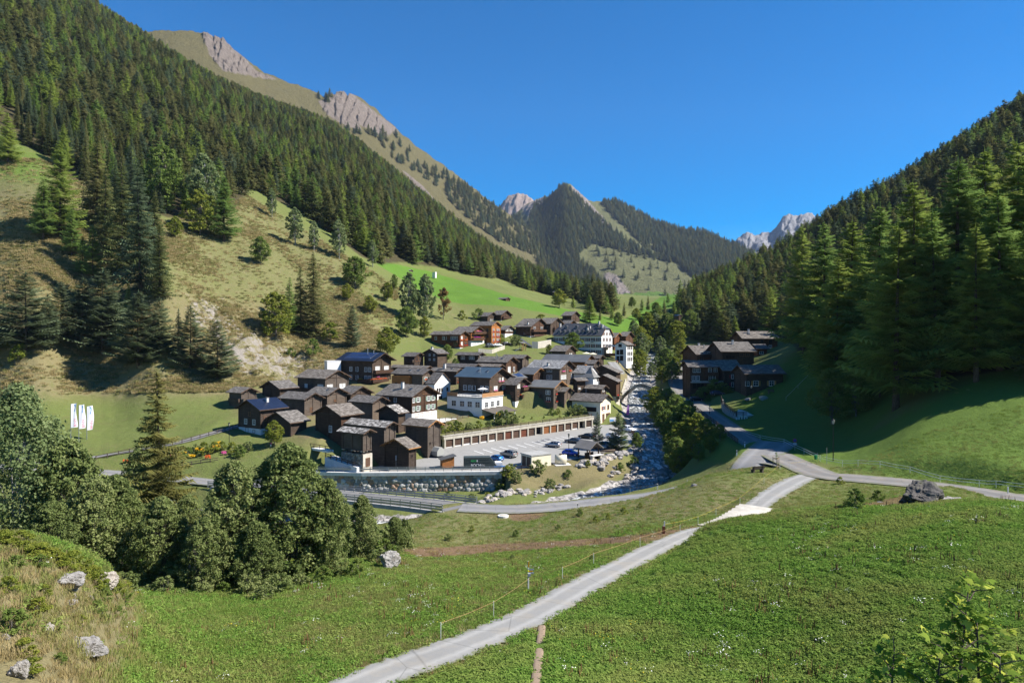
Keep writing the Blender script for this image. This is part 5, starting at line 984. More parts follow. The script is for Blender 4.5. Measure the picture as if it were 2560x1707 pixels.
house(35, 'R', 1291, 965, 1255, 1330, 205, "narrow dark house with two stacked flower balconies", base=1012, H=7, wall='dark', plinth=1.0, pm=M_WHITE, wins=[('R', 5.0, (.2, .3), .6, 1.1, 'c'), ('R', 5.0, (.7,), .8, 1.3, 'b'), ('R', 2.6, (.2,), .8, 1.4, 'b'), ('L', 2.4, (.35,), .8, 1.3, 'b')], balc=[('R', 4.2, .45, 1.1, 1.0, 'brown'), ('R', 1.9, .35, 1.1, 1.0, 'brown')],
  flowers=[('R', 4.9, .75, 'pink', 2.4, "pink flowers on the upper of the two stacked balconies"), ('R', 2.6, .85, 'pink', 2.4, "pink flowers on the lower of the two stacked balconies"), ('R', 2.6, .45, 'orange', 1.4, "orange flowers at the corner of the lower stacked balcony")])
house(36, 'R', 1387, 972, 1318, 1422, 206, "house with a seamed grey roof and bright red geraniums at four gable windows", base=1014, wall='grey', roof='metal', trim=M_BEAMO, wins=[('R', (3.4, 1.2), (.25, .78), .9, 1.2, 'b'), ('L', 3.4, (.2, .28), .8, 1.1, 'w'), ('L', 1.2, (.22,), 1.2, 1.2, 'w')], balc=[('L', 2.3, .5, .98, .9, 'dark')],
  flowers=[('R', 3.1, .25, 'red', 1.1, "red geraniums at the upper left gable window"), ('R', 3.1, .78, 'red', 1.1, "red geraniums at the upper right gable window"), ('R', .9, .25, 'red', 1.1, "red geraniums at the lower left gable window"), ('R', .9, .78, 'red', 1.1, "red geraniums at the lower right gable window"), ('L', .9, .22, 'red', 1.6, "red geraniums at the window on the dark side wall")])
house(37, 'L', 1296, 948, 1258, 1322, 215, "old house with a pale seamed roof carrying blue solar panels", H=4, wall='dark', roof='metal', solar=True, chim=[(.5, .2, .7, 'p')])
house(38, 'R', 1335, 938, 1290, 1370, 219, "house with a bright orange gable board behind the seamed roof", H=5, wall='brown', roof='metal', trim=M_BEAMO, wins=[('R', 2.4, (.2, .35, .6), .8, 1.0, 'b'), ('R', .6, (.7, .82), .7, .9, 'c')], flowers=[('R', 2.2, .3, 'red', 1.4, "red window flowers under the orange gable board")])
house(39, 'R', 1402, 924, 1314, 1443, 221, "tallest dark house of the village middle with a pale slab roof", base=974, H=8.6, wall='grey', roof='pale', wins=[('R', 5.9, (.26,), 1.4, 1.2, 'b'), ('R', 5.9, (.72,), 1.1, 1.2, 'b'), ('R', 3.4, (.12, .22, .32, .42), .6, 1.2, 'c'), ('R', 3.6, (.86,), .8, 1.1, 'w'), ('R', .8, (.86,), .8, 1.1, 'b'), ('L', (5.8, 3.4), (.28, .38), .7, 1.2, 'w')], chim=[(.1, .62, 1.2, 'p'), (.1, .42, .9, 'b')],
  flowers=[('R', 5.6, .26, 'pink', 2.0, "pale pink flower box at the left top window of the tallest dark house"), ('R', 5.6, .72, 'orange', 1.4, "orange flower box at the right top window of the tallest dark house")])
house(40, 'R', 1465, 907, 1350, 1475, 252, "very long plain grey roof with an orange timber wall below the hotel", H=5, wall='orange', roof='metal', th=62, balc=[('R', 1.2, 0, .9, .8, 'orange')], A=10)
house(42, 'L', 1442, 954, 1431, 1472, 214, "barn squeezed behind the white chapel tower, gable in shade", base=982, H=5, wall='dark', wins=[('R', 1.2, (.15, .3), .4, .4, 'w')], name="barn", cat="barn", th=30)
house(43, 'R', 1506, 975, 1459, 1524, 212, "brown roofed house with a flue on the ridge below the chapel tower", base=990, H=3.6, wall='dark', roof='warm', chim=[(.4, .3, 1.0, 'p')], wins=[('R', 1.4, (.4, .6), .6, 1.0, 'w')])
house(44, 'L', 1545, 934, 1497, 1552, 233, "dark barn with its gable facing the camera above the stone arch bridge", H=5, th=70, B=9.5, A=7, wall='dark', wins=[('L', 2.2, (.35,), .5, .9, 'w')], name="barn", cat="barn")
house(45, 'L', 1545, 957, 1495, 1552, 222, "brown house on a pale stone base at the end of the stone arch bridge", H=7, th=70, B=8.5, A=6, wall='brown', plinth=2.4, pm=M_MORTAR, wins=[('L', 1.0, (.45,), .9, .9, 'k')], balc=[('R', 1.6, .0, .7, 1.0, 'grey')], flowers=[('R', 2.3, .5, 'red', 1.2, "red flowers on the gallery next to the stone arch bridge")])
house(46, 'R', 1414, 982, 1405, 1436, 208, "small narrow barn leaning on the house with red geraniums", base=1012, H=5, wall='grey', name="barn", cat="barn")
h47 = house(47, 'R', 1505, 1007, 1421, 1536, 204, "cream white store house with a brown roof at the end of the garages", base=1056, wall='cream', roof='warm', oe=.7, og=.9, wins=[('R', 3.6, (.3,), 1.2, 1.1, 'r'), ('R', 3.6, (.74,), .9, 1.2, 'b'), ('R', .1, (.28, .62, .8), 1.2, 2.2, 'd'), ('L', 3.2, (.33,), 3.6, 1.2, 'k')], purl=True)
house(48, 'R', 1486, 912, 1473, 1505, 246, "small grey gabled house with a flower garden under the hotel road", H=5, wall='grey', plinth=.8, pm=M_WHITE, wins=[('R', 2.0, (.3, .7), .8, 1.0, 'w')], flowers=[('R', .9, .6, 'orange', 2.0, "orange flower box above the white base under the hotel road")])
house(49, 'R', 1499, 898, 1440, 1516, 263, "grey roofed barn right below the hotel terrace", H=5, wall='dark', wins=[('R', 2, (.5,), .9, 1.1, 'k')], name="barn", cat="barn")
house(50, 'R', 1415, 880, 1373, 1446, 284, "dark log house with a white gable lattice in front of the hotel", H=3.6, wall='dark', wins=[('R', 2.0, (.45, .6), .8, .9, 'c'), ('R', .4, (.2, .4, .75), .8, .9, 'w')])
# upper village
house(51, 'R', 1151, 838, 1072, 1176, 287, "wide reddish brown house with red flowers, left end of the upper village", base=878, H=8, wall='red', roof='slate', plinth=1.5, pm=M_GREYW, chim=[(.05, .25, .9, 'p')], wins=[('L', 4.9, (.12, .2, .28, .5, .58, .85), 1.0, 1.3, 'w'), ('R', (5.0, 2.6), (.25,), 1.0, 1.3, 'c'), ('R', (5.0, 2.6), (.75,), 1.2, 1.3, 'b'), ('L', 2.4, (.15,), 2.2, 1.5, 'b')], balc=[('L', 3.8, .05, .45, 1.0, 'brown')],
  flowers=[('R', 4.6, .2, 'orange', 1.4, "orange flower box upper left on the wide reddish house"), ('R', 4.6, .78, 'orange', 2.4, "orange flower box upper right on the wide reddish house"), ('R', 2.2, .05, 'red', 1.6, "red flower box lower left on the wide reddish house"), ('R', 2.2, .78, 'red', 2.4, "red flower box lower right on the wide reddish house")])
house(52, 'R', 1179, 832, 1126, 1218, 293, "timber house with magenta balconies above a white ground floor", base=869, H=7.5, wall='orange', plinth=3.0, pm=M_WHITE, wins=[('R', 3.9, (.3, .55), 1.8, 1.8, 'b'), ('R', .4, (.25, .5, .85), 1.0, 1.7, 'k'), ('R', 6.4, (.4,), 1.2, 1.4, 'b')], balc=[('R', 3.4, .02, .9, 1.2, 'brown'), ('R', 6.0, .1, 1.0, 1.2, 'brown')],
  flowers=[('R', 4.2, .45, 'magenta', 5.0, "long magenta flower row on the lower balcony of the timber house"), ('R', 6.8, .6, 'pink', 4.5, "long pink flower row on the upper balcony of the timber house")])
house(53, 'R', 1230, 815, 1173, 1257, 301, "tall narrow bright red timber house with four rows of red flowers", base=872, H=10, wall='orange', plinth=2.2, pm=M_WHITE, oe=.8, og=.8, trim=M_BEAMO, wins=[('R', (7.6, 5.5, 3.2), (.22, .58, .8), 1.0, 1.3, 'w'), ('R', .1, (.15, .45, .78), 1.3, 1.8, 'd'), ('L', (7.6, 5), (.2, .4), 1.0, 1.3, 'b')],
  flowers=[('R', 7.25, .24, 'red', 1.6, "red flower box top row left on the tall red house"), ('R', 7.25, .7, 'red', 2.8, "red flower box top row right on the tall red house"), ('R', 5.1, .24, 'red', 1.6, "red flower box second row left on the tall red house"), ('R', 5.1, .7, 'red', 2.8, "red flower box second row right on the tall red house"), ('R', 2.85, .24, 'red', 1.6, "red flower box lowest row left on the tall red house"), ('R', 2.85, .7, 'red', 2.8, "red flower box lowest row right on the tall red house")])
house(54, 'R', 1220, 792, 1192, 1248, 338, "topmost dark barn on the left behind the tall red house", H=5, wall='dark', chim=[(.1, .2, 1, 'p')], wins=[('R', 2.6, (.35, .6), 1.0, 1.2, 'w')], name="barn", cat="barn")
house(55, 'R', 1254, 788, 1226, 1283, 342, "topmost dark house with a gallery, right of the topmost barn", base=812, H=6.5, wall='brown', plinth=2.2, pm=M_WHITE, chim=[(.05, .55, 1, 'p')], balc=[('R', 3.2, .1, .95, 1.0, 'brown')], wins=[('R', 3.8, (.3, .6), .9, 1.2, 'b'), ('R', .4, (.2, .5, .8), .9, 1.2, 'k')])
house(56, 'R', 1264, 826, 1248, 1291, 315, "brown house with a row of five white windows beside the tall red house", base=846, H=6, wall='brown', plinth=2.2, pm=M_WHITE, wins=[('R', 3.5, (.15, .3, .5, .65, .8), .7, 1.1, 'c'), ('R', .3, (.4,), 2.0, 1.5, 'k')])
house(57, 'R', 1328, 818, 1284, 1377, 318, "large brown chalet with a wide balcony left of the white hotel", base=850, H=7.5, wall='brown', plinth=1.8, pm=M_GREYW, chim=[(.1, .3, 1, 'b')], wins=[('R', 4.9, (.22, .62), 1.8, 1.3, 'w'), ('L', (5.0, 2.6), (.2, .4), 1.6, 1.2, 'b'), ('L', .3, (.2,), 1.2, 1.2, 'k')], balc=[('R', 4.0, .05, .9, 1.3, 'brown'), ('R', 1.7, .05, .9, 1.5, 'brown')])
house(58, 'R', 1378, 811, 1340, 1413, 328, "dark brown chalet with a balcony just behind the large brown chalet", base=842, H=7, wall='dark', wins=[('R', 4.2, (.3, .6), 1.2, 1.2, 'b'), ('R', 1.6, (.2,), 1.2, 1.2, 'b')], balc=[('R', 3.4, .2, .9, 1.1, 'brown')])
house(59, 'R', 1421, 814, 1396, 1448, 338, "low reddish gable just above the left part of the hotel roof", H=5, wall='red')
house(60, 'R', 1430, 790, 1401, 1454, 362, "lone dark house on a small stone base above the hotel", base=814, H=6.5, wall='dark', plinth=2.0, pm=M_RUBBLE, wins=[('R', 3.4, (.35, .6), .9, 1.1, 'b'), ('L', 3.4, (.3,), 1.2, 1.1, 'b')], balc=[('L', 2.4, .5, 1.0, 1, 'dark')])
house(63, 'R', 1538, 845, 1520, 1560, 332, "orange brown gable squeezed to the right of the hotel", H=6, wall='red', wins=[('R', 2.8, (.4,), 1.4, 1.2, 'b')], trim=M_BEAMO)
house(64, 'R', 1567, 842, 1545, 1588, 337, "grey roofed brown chalet with pink flowers right of the hotel", H=7, wall='brown', balc=[('R', 2.4, .1, 1.1, 1.2, 'brown')], flowers=[('R', 3.3, .55, 'pink', 4.0, "long pink flower row on the balcony right of the hotel"), ('R', .6, .9, 'pink', 2.0, "low pink flowers below the balcony right of the hotel")])
house(62, 'L', 1567, 864, 1534, 1586, 291, "white annex with a shaded grey gable to the right of the hotel", base=906, wall='white', pitch=27, oe=.5, og=.5, purl=False, th=52, wins=[('R', (5.6, 3.0, .6), (.25, .52, .8), .7, 1.4, 'k'), ('L', 6.6, (.55,), 1.4, 1.2, 'k'), ('L', (3.4, .8), (.42,), 1.4, 2.0, 'k'), ('L', (3.4, .8), (.75,), 1.2, 1.8, 'k')])
# across the river
house(65, 'L', 1740, 888, 1715, 1808, 238, "chalet with a timber framed gable, leftmost of the houses across the river", base=910, H=5, th=12, B=11, wall='brown', roof='warm', wins=[('R', 1.2, (.18, .62), 1.4, 1.0, 'b'), ('R', 3.0, (.2, .55, .85), 1.2, 1.2, 'w')], balc=[('R', 2.3, .05, .95, .9, 'brown')], chim=[(.3, .5, 1.2, 'p'), (.5, .4, .8, 'b')], pitch=26)
house(66, 'R', 1719, 907, 1694, 1722, 243, "small dark shed at the bend of the road across the river", H=5, th=10, wall='dark', A=5, B=5, name="shed", cat="shed")
house(67, 'L', 1802, 881, 1800, 1893, 228, "broad dark house with the largest grey roof across the river", base=908, H=6, th=4, B=13, wall='dark', roof='slate', chim=[(.35, .5, 1.5, 'b')], wins=[('R', 1.6, (.2, .3), 2.0, 1.0, 'k'), ('R', 2.4, (.62, .8), 1.2, 1.0, 'b')])
house(68, 'L', 1855, 848, 1853, 1951, 259, "highest house across the river with a skylight and white basement", base=882, H=8, th=3, B=11, wall='brown', roof='warm', plinth=1.6, chim=[(.35, .27, 1.6, 'b')], sky=1, wins=[('R', 3.6, (.55, .8), 1.2, 1.4, 'b'), ('R', 1.9, (.8,), 1.0, 1.0, 'w')])
house(69, 'L', 1891, 874, 1889, 1925, 246, "small grey roofed extension in front of the highest house across the river", base=890, H=4, th=3, B=6, wall='red', roof='slate', wins=[('R', .8, (.4,), 1.4, .8, 'w')])
house(70, 'L', 1720, 920, 1718, 1806, 208, "long house with a balcony over a pale ground floor beside the right road", base=974, H=8, th=3, B=7, wall='brown', roof='slate', wins=[('R', 5.4, (.15, .3, .7, .9), .9, 1.1, 'w'), ('R', 2.9, (.12, .27, .72, .84), .9, 1.3, 'w'), ('R', .4, (.15, .3, .45), 1.2, 1.5, 'k')], balc=[('R', 4.4, .5, .98, 1.0, 'brown')])
c_ = MB(); c_.mat(M_CONCG).box(0, -1.6, 2.2, 10.5, -.02, 2.4); c_.box(0, -1.6, 2.4, 10.5, -1.45, 2.75); c_.build("terrace_slab", HOUSES[70]['root'])
house(71, 'L', 1806, 929, 1804, 1862, 206, "dark house with dark red shutters between the two long roofs across the river", base=982, H=7.5, th=3, B=12, wall='dark', roof='warm', plinth=1.2, pm=M_GREYW, wins=[('R', 4.4, (.55,), 1.2, 1.1, 'r'), ('R', 1.9, (.55,), 1.2, 1.2, 'r')])
house(72, 'L', 1861, 937, 1859, 1967, 194, "front house across the river with ochre shutters and a wide roof", base=972, H=5, th=3, B=9, wall='dark', roof='slate', wins=[('R', .9, (.26, .70), 1.3, 1.35, 'y'), ('R', .9, (.02,), 1.0, 1.2, 'w')])
# meadow huts
house(80, 'R', 1265, 748, 1242, 1277, 400, "lone brown hut on the bright green meadow above the village", H=4.2, th=50, wall='brown', oe=.5, og=.5, name="hut", cat="hut")
house(81, 'R', 1025, 677, 1016, 1030, 455, "tiny hut with a pale roof at the left end of the bright meadow", H=2.6, th=45, wall='grey', roof='pale', oe=.3, og=.3, name="hut", cat="hut")
house(82, 'R', 1390, 731, 1380, 1397, 560, "tiny dark hut beside the round tree on the far meadow", H=3.5, th=50, wall='dark', oe=.4, og=.4, name="hut", cat="hut")
house(83, 'R', 1448, 728, 1442, 1454, 640, "tiny brown hut on the far meadow next to the dark forest", H=3, th=50, wall='dark', oe=.4, og=.4, name="hut", cat="hut")
house(84, 'R', 1540, 790, 1524, 1548, 430, "hut with a pale roof among trees right of the hotel", H=4, th=50, wall='grey', roof='pale', oe=.4, og=.4, name="hut", cat="hut")
house(85, 'R', 1697, 790, 1684, 1702, 400, "tiny dark hut with a bluish roof below the right forest", H=3.5, th=30, wall='dark', roof='blue', oe=.4, og=.4, name="hut", cat="hut")
# white flat annexe behind the wide house with white windows, and the small white block on the bright meadow
def block(name, u, v, Y, w, d, h, th, mat, label, cat, roofmat=None, over=0.25, parts=()):
    p = at(u, v, Y); e = empty(name, p, R(th), label, cat); b = MB(); b.mat(mat).box(0, 0, -1.5, w, d, h); b.build("wall", e)
    b = MB(); b.mat(roofmat or M_R['slate']).box(-over, -over, h, w + over, d + over, h + .22); b.build("roof", e); return e
block("flat_hut", 818, 922, 222, 4.5, 3.5, 2.4, 30, M_WHITE, "low white flat hut behind the solar roof house", "hut", M_CONCW, .05)
block("pump_house", 1088, 689, 460, 1.6, 2.4, 2.3, 60, M_WHITE, "tiny white block on the bright green meadow", "hut", M_WHITE, .05)
# ------------------------------------------------------------------ roads, water, walls, bridges
def ribbon(name, line, half, lift, mat, kind="structure", cross=8, hw=None):
    n = len(line); V = []; U_ = []; al = 0.0
    for i, p in enumerate(line):
        d = line[min(i + 1, n - 1)] - line[max(i - 1, 0)]; d.z = 0; d.normalize(); sx = Vector((d.y, -d.x, 0)); h = hw[i] if hw is not None else half
        al += (line[i] - line[max(i - 1, 0)]).length
        for k in range(cross + 1): s = -1 + 2 * k / cross; U_.append((s, al, 0, 1)); V.append(tuple(p + sx * (s * h) + Vector((0, 0, lift - 0.04 * s ** 4))))
    I = np.arange(n * (cross + 1)).reshape(n, cross + 1); q = np.stack([I[:-1, :-1], I[:-1, 1:], I[1:, 1:], I[1:, :-1]], -1).reshape(-1, 4)
    return tag(link(name, np_mesh(name, V, q, mat, {"run": np.array(U_)}, True)), kind=kind)
rj = np.random.RandomState(9)
ribbon("road", MAINROAD, 2.9, 0.03, M_ROADD); ribbon("side_road", SIDEROAD, 2.5, 0.05, M_ROAD, hw=[max(2.5, 3.8 - .08 * k) for k in range(len(SIDEROAD))]); ribbon("road_junction", smooth_line(px((2015, 1172, 103), (1950, 1158, 110), (1912, 1154, 113), (1884, 1156, 112))), 2.6, 0.045, M_ROADD); ribbon("bank_road", BANKROAD, 2.7, 0.05, M_ROAD); ribbon("village_lane", UPROAD, 1.7, 0.06, M_ROAD); ribbon("hotel_road", HOTELROAD, 2.0, 0.08, M_PATH)
PATH = [p for p in smooth_line(PATH, 4)]
i0 = next(i for i, p in enumerate(PATH) if p.y > 69.5); i1 = next(i for i, p in enumerate(PATH) if p.y > 78)
ribbon("path", PATH, 1.2, 0.02, M_PATH, hw=[1.20 + rj.normal() * .07 + 0.45 * float(sstep(72, 90, p.y)) for p in PATH])
ribbon("path_slab", PATH[i0:i1], 1.75, 0.06, M_SLAB, hw=[1.85 + .12 * math.sin(k * 2.1) for k in range(i1 - i0)])
trm = NM("trodden_earth"); trm.color(trm.mix(trm.noise(trm.coord("World"), 6, 5, .7), (0.15, 0.105, 0.07), (0.36, 0.27, 0.19))); trm.rough(0.95)
ribbon("trail", smooth_line([Vector((p.x, p.y, g(p.x, p.y))) for p in TRAIL], 5), 0.2, 0.09, trm.m)
# car park sheet
b = MB(); b.mat(M_LOT).face([(p.x, p.y, parkz(p.x, p.y) + 0.02) for p in PW]); lot = tag(b.build("car_park"), kind="structure")
b = MB(); b.mat(plain("road_marking_white", (0.66, 0.66, 0.64), .8)); 
for (a_, c_) in (((1185, 1131, 170), (1330, 1108, 180)), ((1330, 1108, 180), (1430, 1090, 190))):
    A_, C_ = at(*a_), at(*c_)
    for k in range(7):
        p = A_.lerp(C_, k / 7); q = p + Vector((2.6, -4.2, 0)); n_ = Vector((.10, .06, 0)); b.face([(v.x, v.y, parkz(v.x, v.y) + .026) for v in (p - n_, q - n_, q + n_, p + n_)])
tag(b.build("road_marking"), kind="structure")
b = MB(); b.mat(asphalt("asphalt_patch", (0.11, 0.11, 0.115), (0.16, 0.16, 0.165))).face([(v.x, v.y, parkz(v.x, v.y) + .025) for v in (at(1328, 1103, 178), at(1350, 1100, 179), at(1386, 1092, 184), at(1362, 1092, 184))]); tag(b.build("asphalt_patch"), kind="structure")
# water
wm = NM("stream_water"); co = wm.coord("World"); n1 = wm.noise(wm.coord("World", (1, .45, 1)), 0.9, 5, 0.7, .8); foam = wm.ramp(n1, [(0.50, 0.0), (0.60, 1.0)])
wm.color(wm.mix(foam, wm.mix(wm.noise(co, .3, 3, .6), (0.035, 0.042, 0.042), (0.12, 0.12, 0.105)), (0.58, 0.59, 0.58))); wm.rough(wm.mix(foam, (0.5,) * 3, (0.8,) * 3)); wm.b.inputs["Specular IOR Level"].default_value = 0.5; wm.bump(wm.noise(co, 1.6, 4, .7), 0.6, 0.25)
ribbon("water", RIVER, 3.5, -0.42, wm.m, cross=8)
from mathutils import noise as mnoise
def rock_proto(seed, sub=3, amp=0.32, flat=0.7):
    bm = bmesh.new(); bmesh.ops.create_icosphere(bm, subdivisions=sub, radius=1.0); rs = random.Random(seed); pl = [(Vector((rs.gauss(0, 1), rs.gauss(0, 1), rs.gauss(0, .8))).normalized(), rs.uniform(.55, .85)) for _ in range(9)]
    for v in bm.verts:
        d = v.co.normalized(); r = 1.0
        for n_, k in pl:
            c = d.dot(n_)
            if c > 1e-3: r = min(r, k / c)
        v.co = d * r * (1 + amp * 0.55 * mnoise.fractal(d * 2.2 + Vector((seed, 0, 0)), .7, 2.1, 5)); v.co.z *= flat
    me = bpy.data.meshes.new("boulder"); bm.to_mesh(me); bm.free(); return me
RK = [rock_proto(i) for i in range(7)]
for m_ in RK: m_.materials.append(M_ROCK)
RKL = [rock_proto(20 + i, 5, .36, .75) for i in range(5)]
for m_ in RKL: m_.materials.append(M_ROCKL)
def boulder(p, s, label, group=None, pro=None, mesh=None, cat="boulder", rz=None, rx=0):
    o = link("boulder", mesh or random.choice(RK), None, p, random.uniform(0, 6.28) if rz is None else rz); o.rotation_euler.x = rx; o.scale = s if isinstance(s, tuple) else (s * random.uniform(.8, 1.3), s * random.uniform(.8, 1.2), s * random.uniform(.7, 1.1)); return tag(o, label, cat, group)
def side_of(line, i, off):
    d = line[min(i + 1, len(line) - 1)] - line[max(i - 1, 0)]; d.z = 0; d.normalize(); return line[i] + Vector((d.y, -d.x, 0)) * off
def toZ(p, dz=0.0): return Vector((p.x, p.y, g(p.x, p.y) + dz))
for k in range(170):
    i = random.randrange(8, 46); off = random.gauss(-1.6, 3.0); p = side_of(RIVER, i, off); boulder((p.x, p.y, RIVER[i].z - .55 + random.uniform(0, .25)), random.uniform(.35, .95), "pale boulder lying in the bed of the stream", "boulders in the stream bed")
BANKR = [(1450, 1200), (1500, 1180), (1540, 1165), (1575, 1155), (1400, 1225), (1350, 1235), (1300, 1240), (1240, 1246), (1200, 1248), (1480, 1215), (1520, 1200)]
nb = 0
for k in range(120):
    t = random.random(); u = 1185 + 400 * t + random.gauss(0, 10); v = (1249 - 60 * max(0, (u - 1330)) / 250 if u > 1330 else 1246) + random.gauss(0, 7); Y = 130 + (u - 1185) / 400 * 24 + (1240 - v) * .25
    p = toZ(Vector(((u - U0) / F * Y, Y, 0)), 0.12); boulder(p, random.uniform(.4, 1.0) * (1.25 if u > 1450 else .9), "grey white boulder on the stony bank below the car park", "boulders on the stony bank")
for k in range(40):
    u = 1480 + random.random() * 130; v = 1130 + (u - 1480) * .25 + random.gauss(0, 14); Y = 156 + random.gauss(0, 4); p = toZ(Vector(((u - U0) / F * Y, Y, 0)), .1); boulder(p, random.uniform(.5, 1.25), "rounded grey boulder on the slope under the timber shelter", "boulders under the timber shelter")
# boulder retaining wall with concrete cap: one face of fitted stones
def stone_face(name, a, b, ht, cell, parent, seed=0, batter=0.12, mat=None):
    a, b = Vector(a), Vector(b); Ln = (b - a).length; nx, nz = int(Ln / .16), int(ht / .16); rs = np.random.RandomState(seed); sx, sz = int(Ln / cell) + 2, int(ht / cell) + 2
    cx = (np.arange(sx)[None, :] + .5 * (np.arange(sz) % 2)[:, None] + rs.uniform(-.3, .3, (sz, sx))) * cell - cell * .5; cz = (np.arange(sz)[:, None] + rs.uniform(-.28, .28, (sz, sx))) * cell * .85 - .2
    gx, gz_ = np.meshgrid(np.linspace(0, Ln, nx), np.linspace(0, ht, nz)); d = np.hypot(gx[..., None] - cx.ravel(), (gz_[..., None] - cz.ravel()) * 1.15); o = np.argsort(d, -1)[..., :2]; d1 = np.take_along_axis(d, o[..., :1], -1)[..., 0]; d2 = np.take_along_axis(d, o[..., 1:2], -1)[..., 0]
    e = np.clip((d2 - d1) / (cell * .35), 0, 1); tint = rs.rand(cx.size)[o[..., 0]]; dep = 0.34 * np.sqrt(e) + 0.22 * tint + fbm(gx * 2, gz_ * 2, 3, seed) * .2; dr = (b - a).normalized(); out = Vector((dr.y, -dr.x, 0))
    X = a.x + dr.x * gx + out.x * (dep - gz_ * batter); Y = a.y + dr.y * gx + out.y * (dep - gz_ * batter); Z = a.z + dr.z * gx + gz_
    I = np.arange(gx.size).reshape(gx.shape); q = np.stack([I[:-1, :-1], I[:-1, 1:], I[1:, 1:], I[1:, :-1]], -1).reshape(-1, 4); warm = (rs.rand(cx.size) < .22).astype(float)[o[..., 0]]
    return link(name, np_mesh(name, np.stack([X.ravel(), Y.ravel(), Z.ravel()], 1), q, mat or M_WALLST, np.stack([tint.ravel(), e.ravel(), warm.ravel(), np.ones(gx.size)], 1), True), parent)
ws = NM("fitted_boulders"); s_ = ws.sep(ws.attr("tint")); n_ = ws.noise(ws.coord("World"), 3.5, 5, .75); c_ = ws.ramp(ws.math('ADD', ws.math('MULTIPLY', s_[0], .55), ws.math('MULTIPLY', n_, .45)), [(.2, (0.17, 0.16, 0.145)), (.5, (0.33, 0.31, 0.28)), (.8, (0.52, 0.50, 0.46))]); c_ = ws.mix(ws.math('MULTIPLY', s_[2], .75), c_, ws.mix(n_, (0.25, 0.13, 0.06), (0.45, 0.28, 0.17)))
ws.color(ws.mix(ws.ramp(s_[1], [(0, .85), (.25, 0)]), c_, (0.05, 0.045, 0.035))); ws.rough(.93); ws.bump(n_, .5, .1); M_WALLST = ws.m
wl = [at(770, 1192, 149.5), at(905, 1188, 147.8), at(1100, 1182, 147.3), at(1254, 1179, 147.0)]
wl = [Vector((p.x, p.y, parkz(p.x, p.y))) for p in wl]
rw = empty("retaining_wall", wl[1], 0, "wall of fitted boulders with a white concrete cap below the car park", "stone wall"); iv = Matrix.Translation(-wl[1])
for k in range(3): stone_face("stone_face", iv @ (wl[k] - Vector((0, 0.35, 4.2))), iv @ (wl[k + 1] - Vector((0, 0.35, 4.2))), 3.75, 1.05, rw, k)
b = MB(); b.mat(M_CONCW)
for k in range(3): b.bar(iv @ (wl[k] + Vector((0, -.25, -.12))), iv @ (wl[k + 1] + Vector((0.0, -.25, -.12))), 0.75, 0.75)
b.build("cap", rw)
def rail_posts(line, step):
    out = []; acc = 0.0
    for a, b in zip(line[:-1], line[1:]):
        L = (b - a).length; k = math.ceil(acc / step - 1e-6) if acc > 0 else 0
        while k * step <= acc + L + 1e-6: out.append(a.lerp(b, (k * step - acc) / L)); k += 1
        acc += L; 
    return out
def dedupe(ps): 
    o = []
    for p in ps:
        if not o or (p - o[-1]).length > .3: o.append(p)
    return o
def steel_rail(line, step, label, h=0.95, beams=((0.62, .30),), toprail=True, name="guard_rail", cat="guard rail", group=None, mat=None):
    e = empty(name, line[0], 0, label, cat, group); M_ = mat or M_STEEL; ps = dedupe(rail_posts(line, step))
    pm_ = None
    for p in ps:
        if pm_ is None: b = MB(); b.mat(M_).box(-.06, -.06, -.4, .06, .06, h); pm_ = b.mesh("post")
        link("post", pm_, e, p - line[0])
    b = MB(); b.mat(M_)
    for a, c in zip(line[:-1], line[1:]):
        for (z, hh) in beams:
            for off in (0,): b.bar(a - line[0] + Vector((0, -.1, z)), c - line[0] + Vector((0, -.1, z)), .08, hh)
    b.build("beam", e)
    if toprail:
        b = MB(); b.mat(M_)
        for a, c in zip(line[:-1], line[1:]): b.bar(a - line[0] + Vector((0, 0, h)), c - line[0] + Vector((0, 0, h)), .09)
        b.build("top_rail", e)
    return e
up = Vector((0, 0, 1))
gl_ = [at(770, 1188, 149.6), at(905, 1182, 148.2), at(1100, 1177, 147.6), at(1252, 1174, 147.4)]; gl_ = [Vector((p.x, p.y, parkz(p.x, p.y) + .22)) for p in gl_]
steel_rail(gl_, 2.0, "long steel guard rail on the boulder wall in front of the car park", 1.0)
def wood_fence(line, step, label, rails=(.45, .9), h=1.05, w=.14, mat=None, name="wooden_fence", group=None, sunk=True):
    line = [Vector(p) for p in line]; e = empty(name, line[0], 0, label, "fence", group); M_ = mat or M_BEAM; b0 = MB(); b0.mat(M_).box(-w / 2, -w / 2, -.5, w / 2, w / 2, h); pm_ = b0.mesh("post")
    for p in dedupe(rail_posts(line, step)): link("post", pm_, e, p - line[0])
    b = MB(); b.mat(M_)
    for a, c in zip(line[:-1], line[1:]):
        for z in rails: b.bar(a - line[0] + up * z, c - line[0] + up * z, .06, .13)
    b.build("rail", e); return e
def gl2(*pts, dz=0.0): return [toZ(at(*p) if len(p) == 3 else hit(*p), dz) for p in pts]
wood_fence([Vector((p.x, p.y, parkz(p.x, p.y))) for p in (at(1258, 1177, 147.6), at(1330, 1175, 148.5))], 2.0, "short dark wooden fence between the car park and the cream hut")
wood_fence(gl2((1683, 985, 217), (1712, 1015, 200), (1745, 1042, 184), (1790, 1078, 160), (1820, 1100, 144), (1846, 1118, 132)), 1.8, "long dark wooden fence along the stream side of the right road")
wood_fence(gl2((240, 1146, 152), (330, 1131, 155), (440, 1112, 158.5), (530, 1087, 165.5), (594, 1070, 171.5)), 2.2, "grey wooden fence along the lane left of the village", mat=M_W['grey'])
wood_fence(gl2((455, 1175, 151), (545, 1168, 152)), 2.0, "low wooden fence beside the flower garden", mat=M_W['grey'])
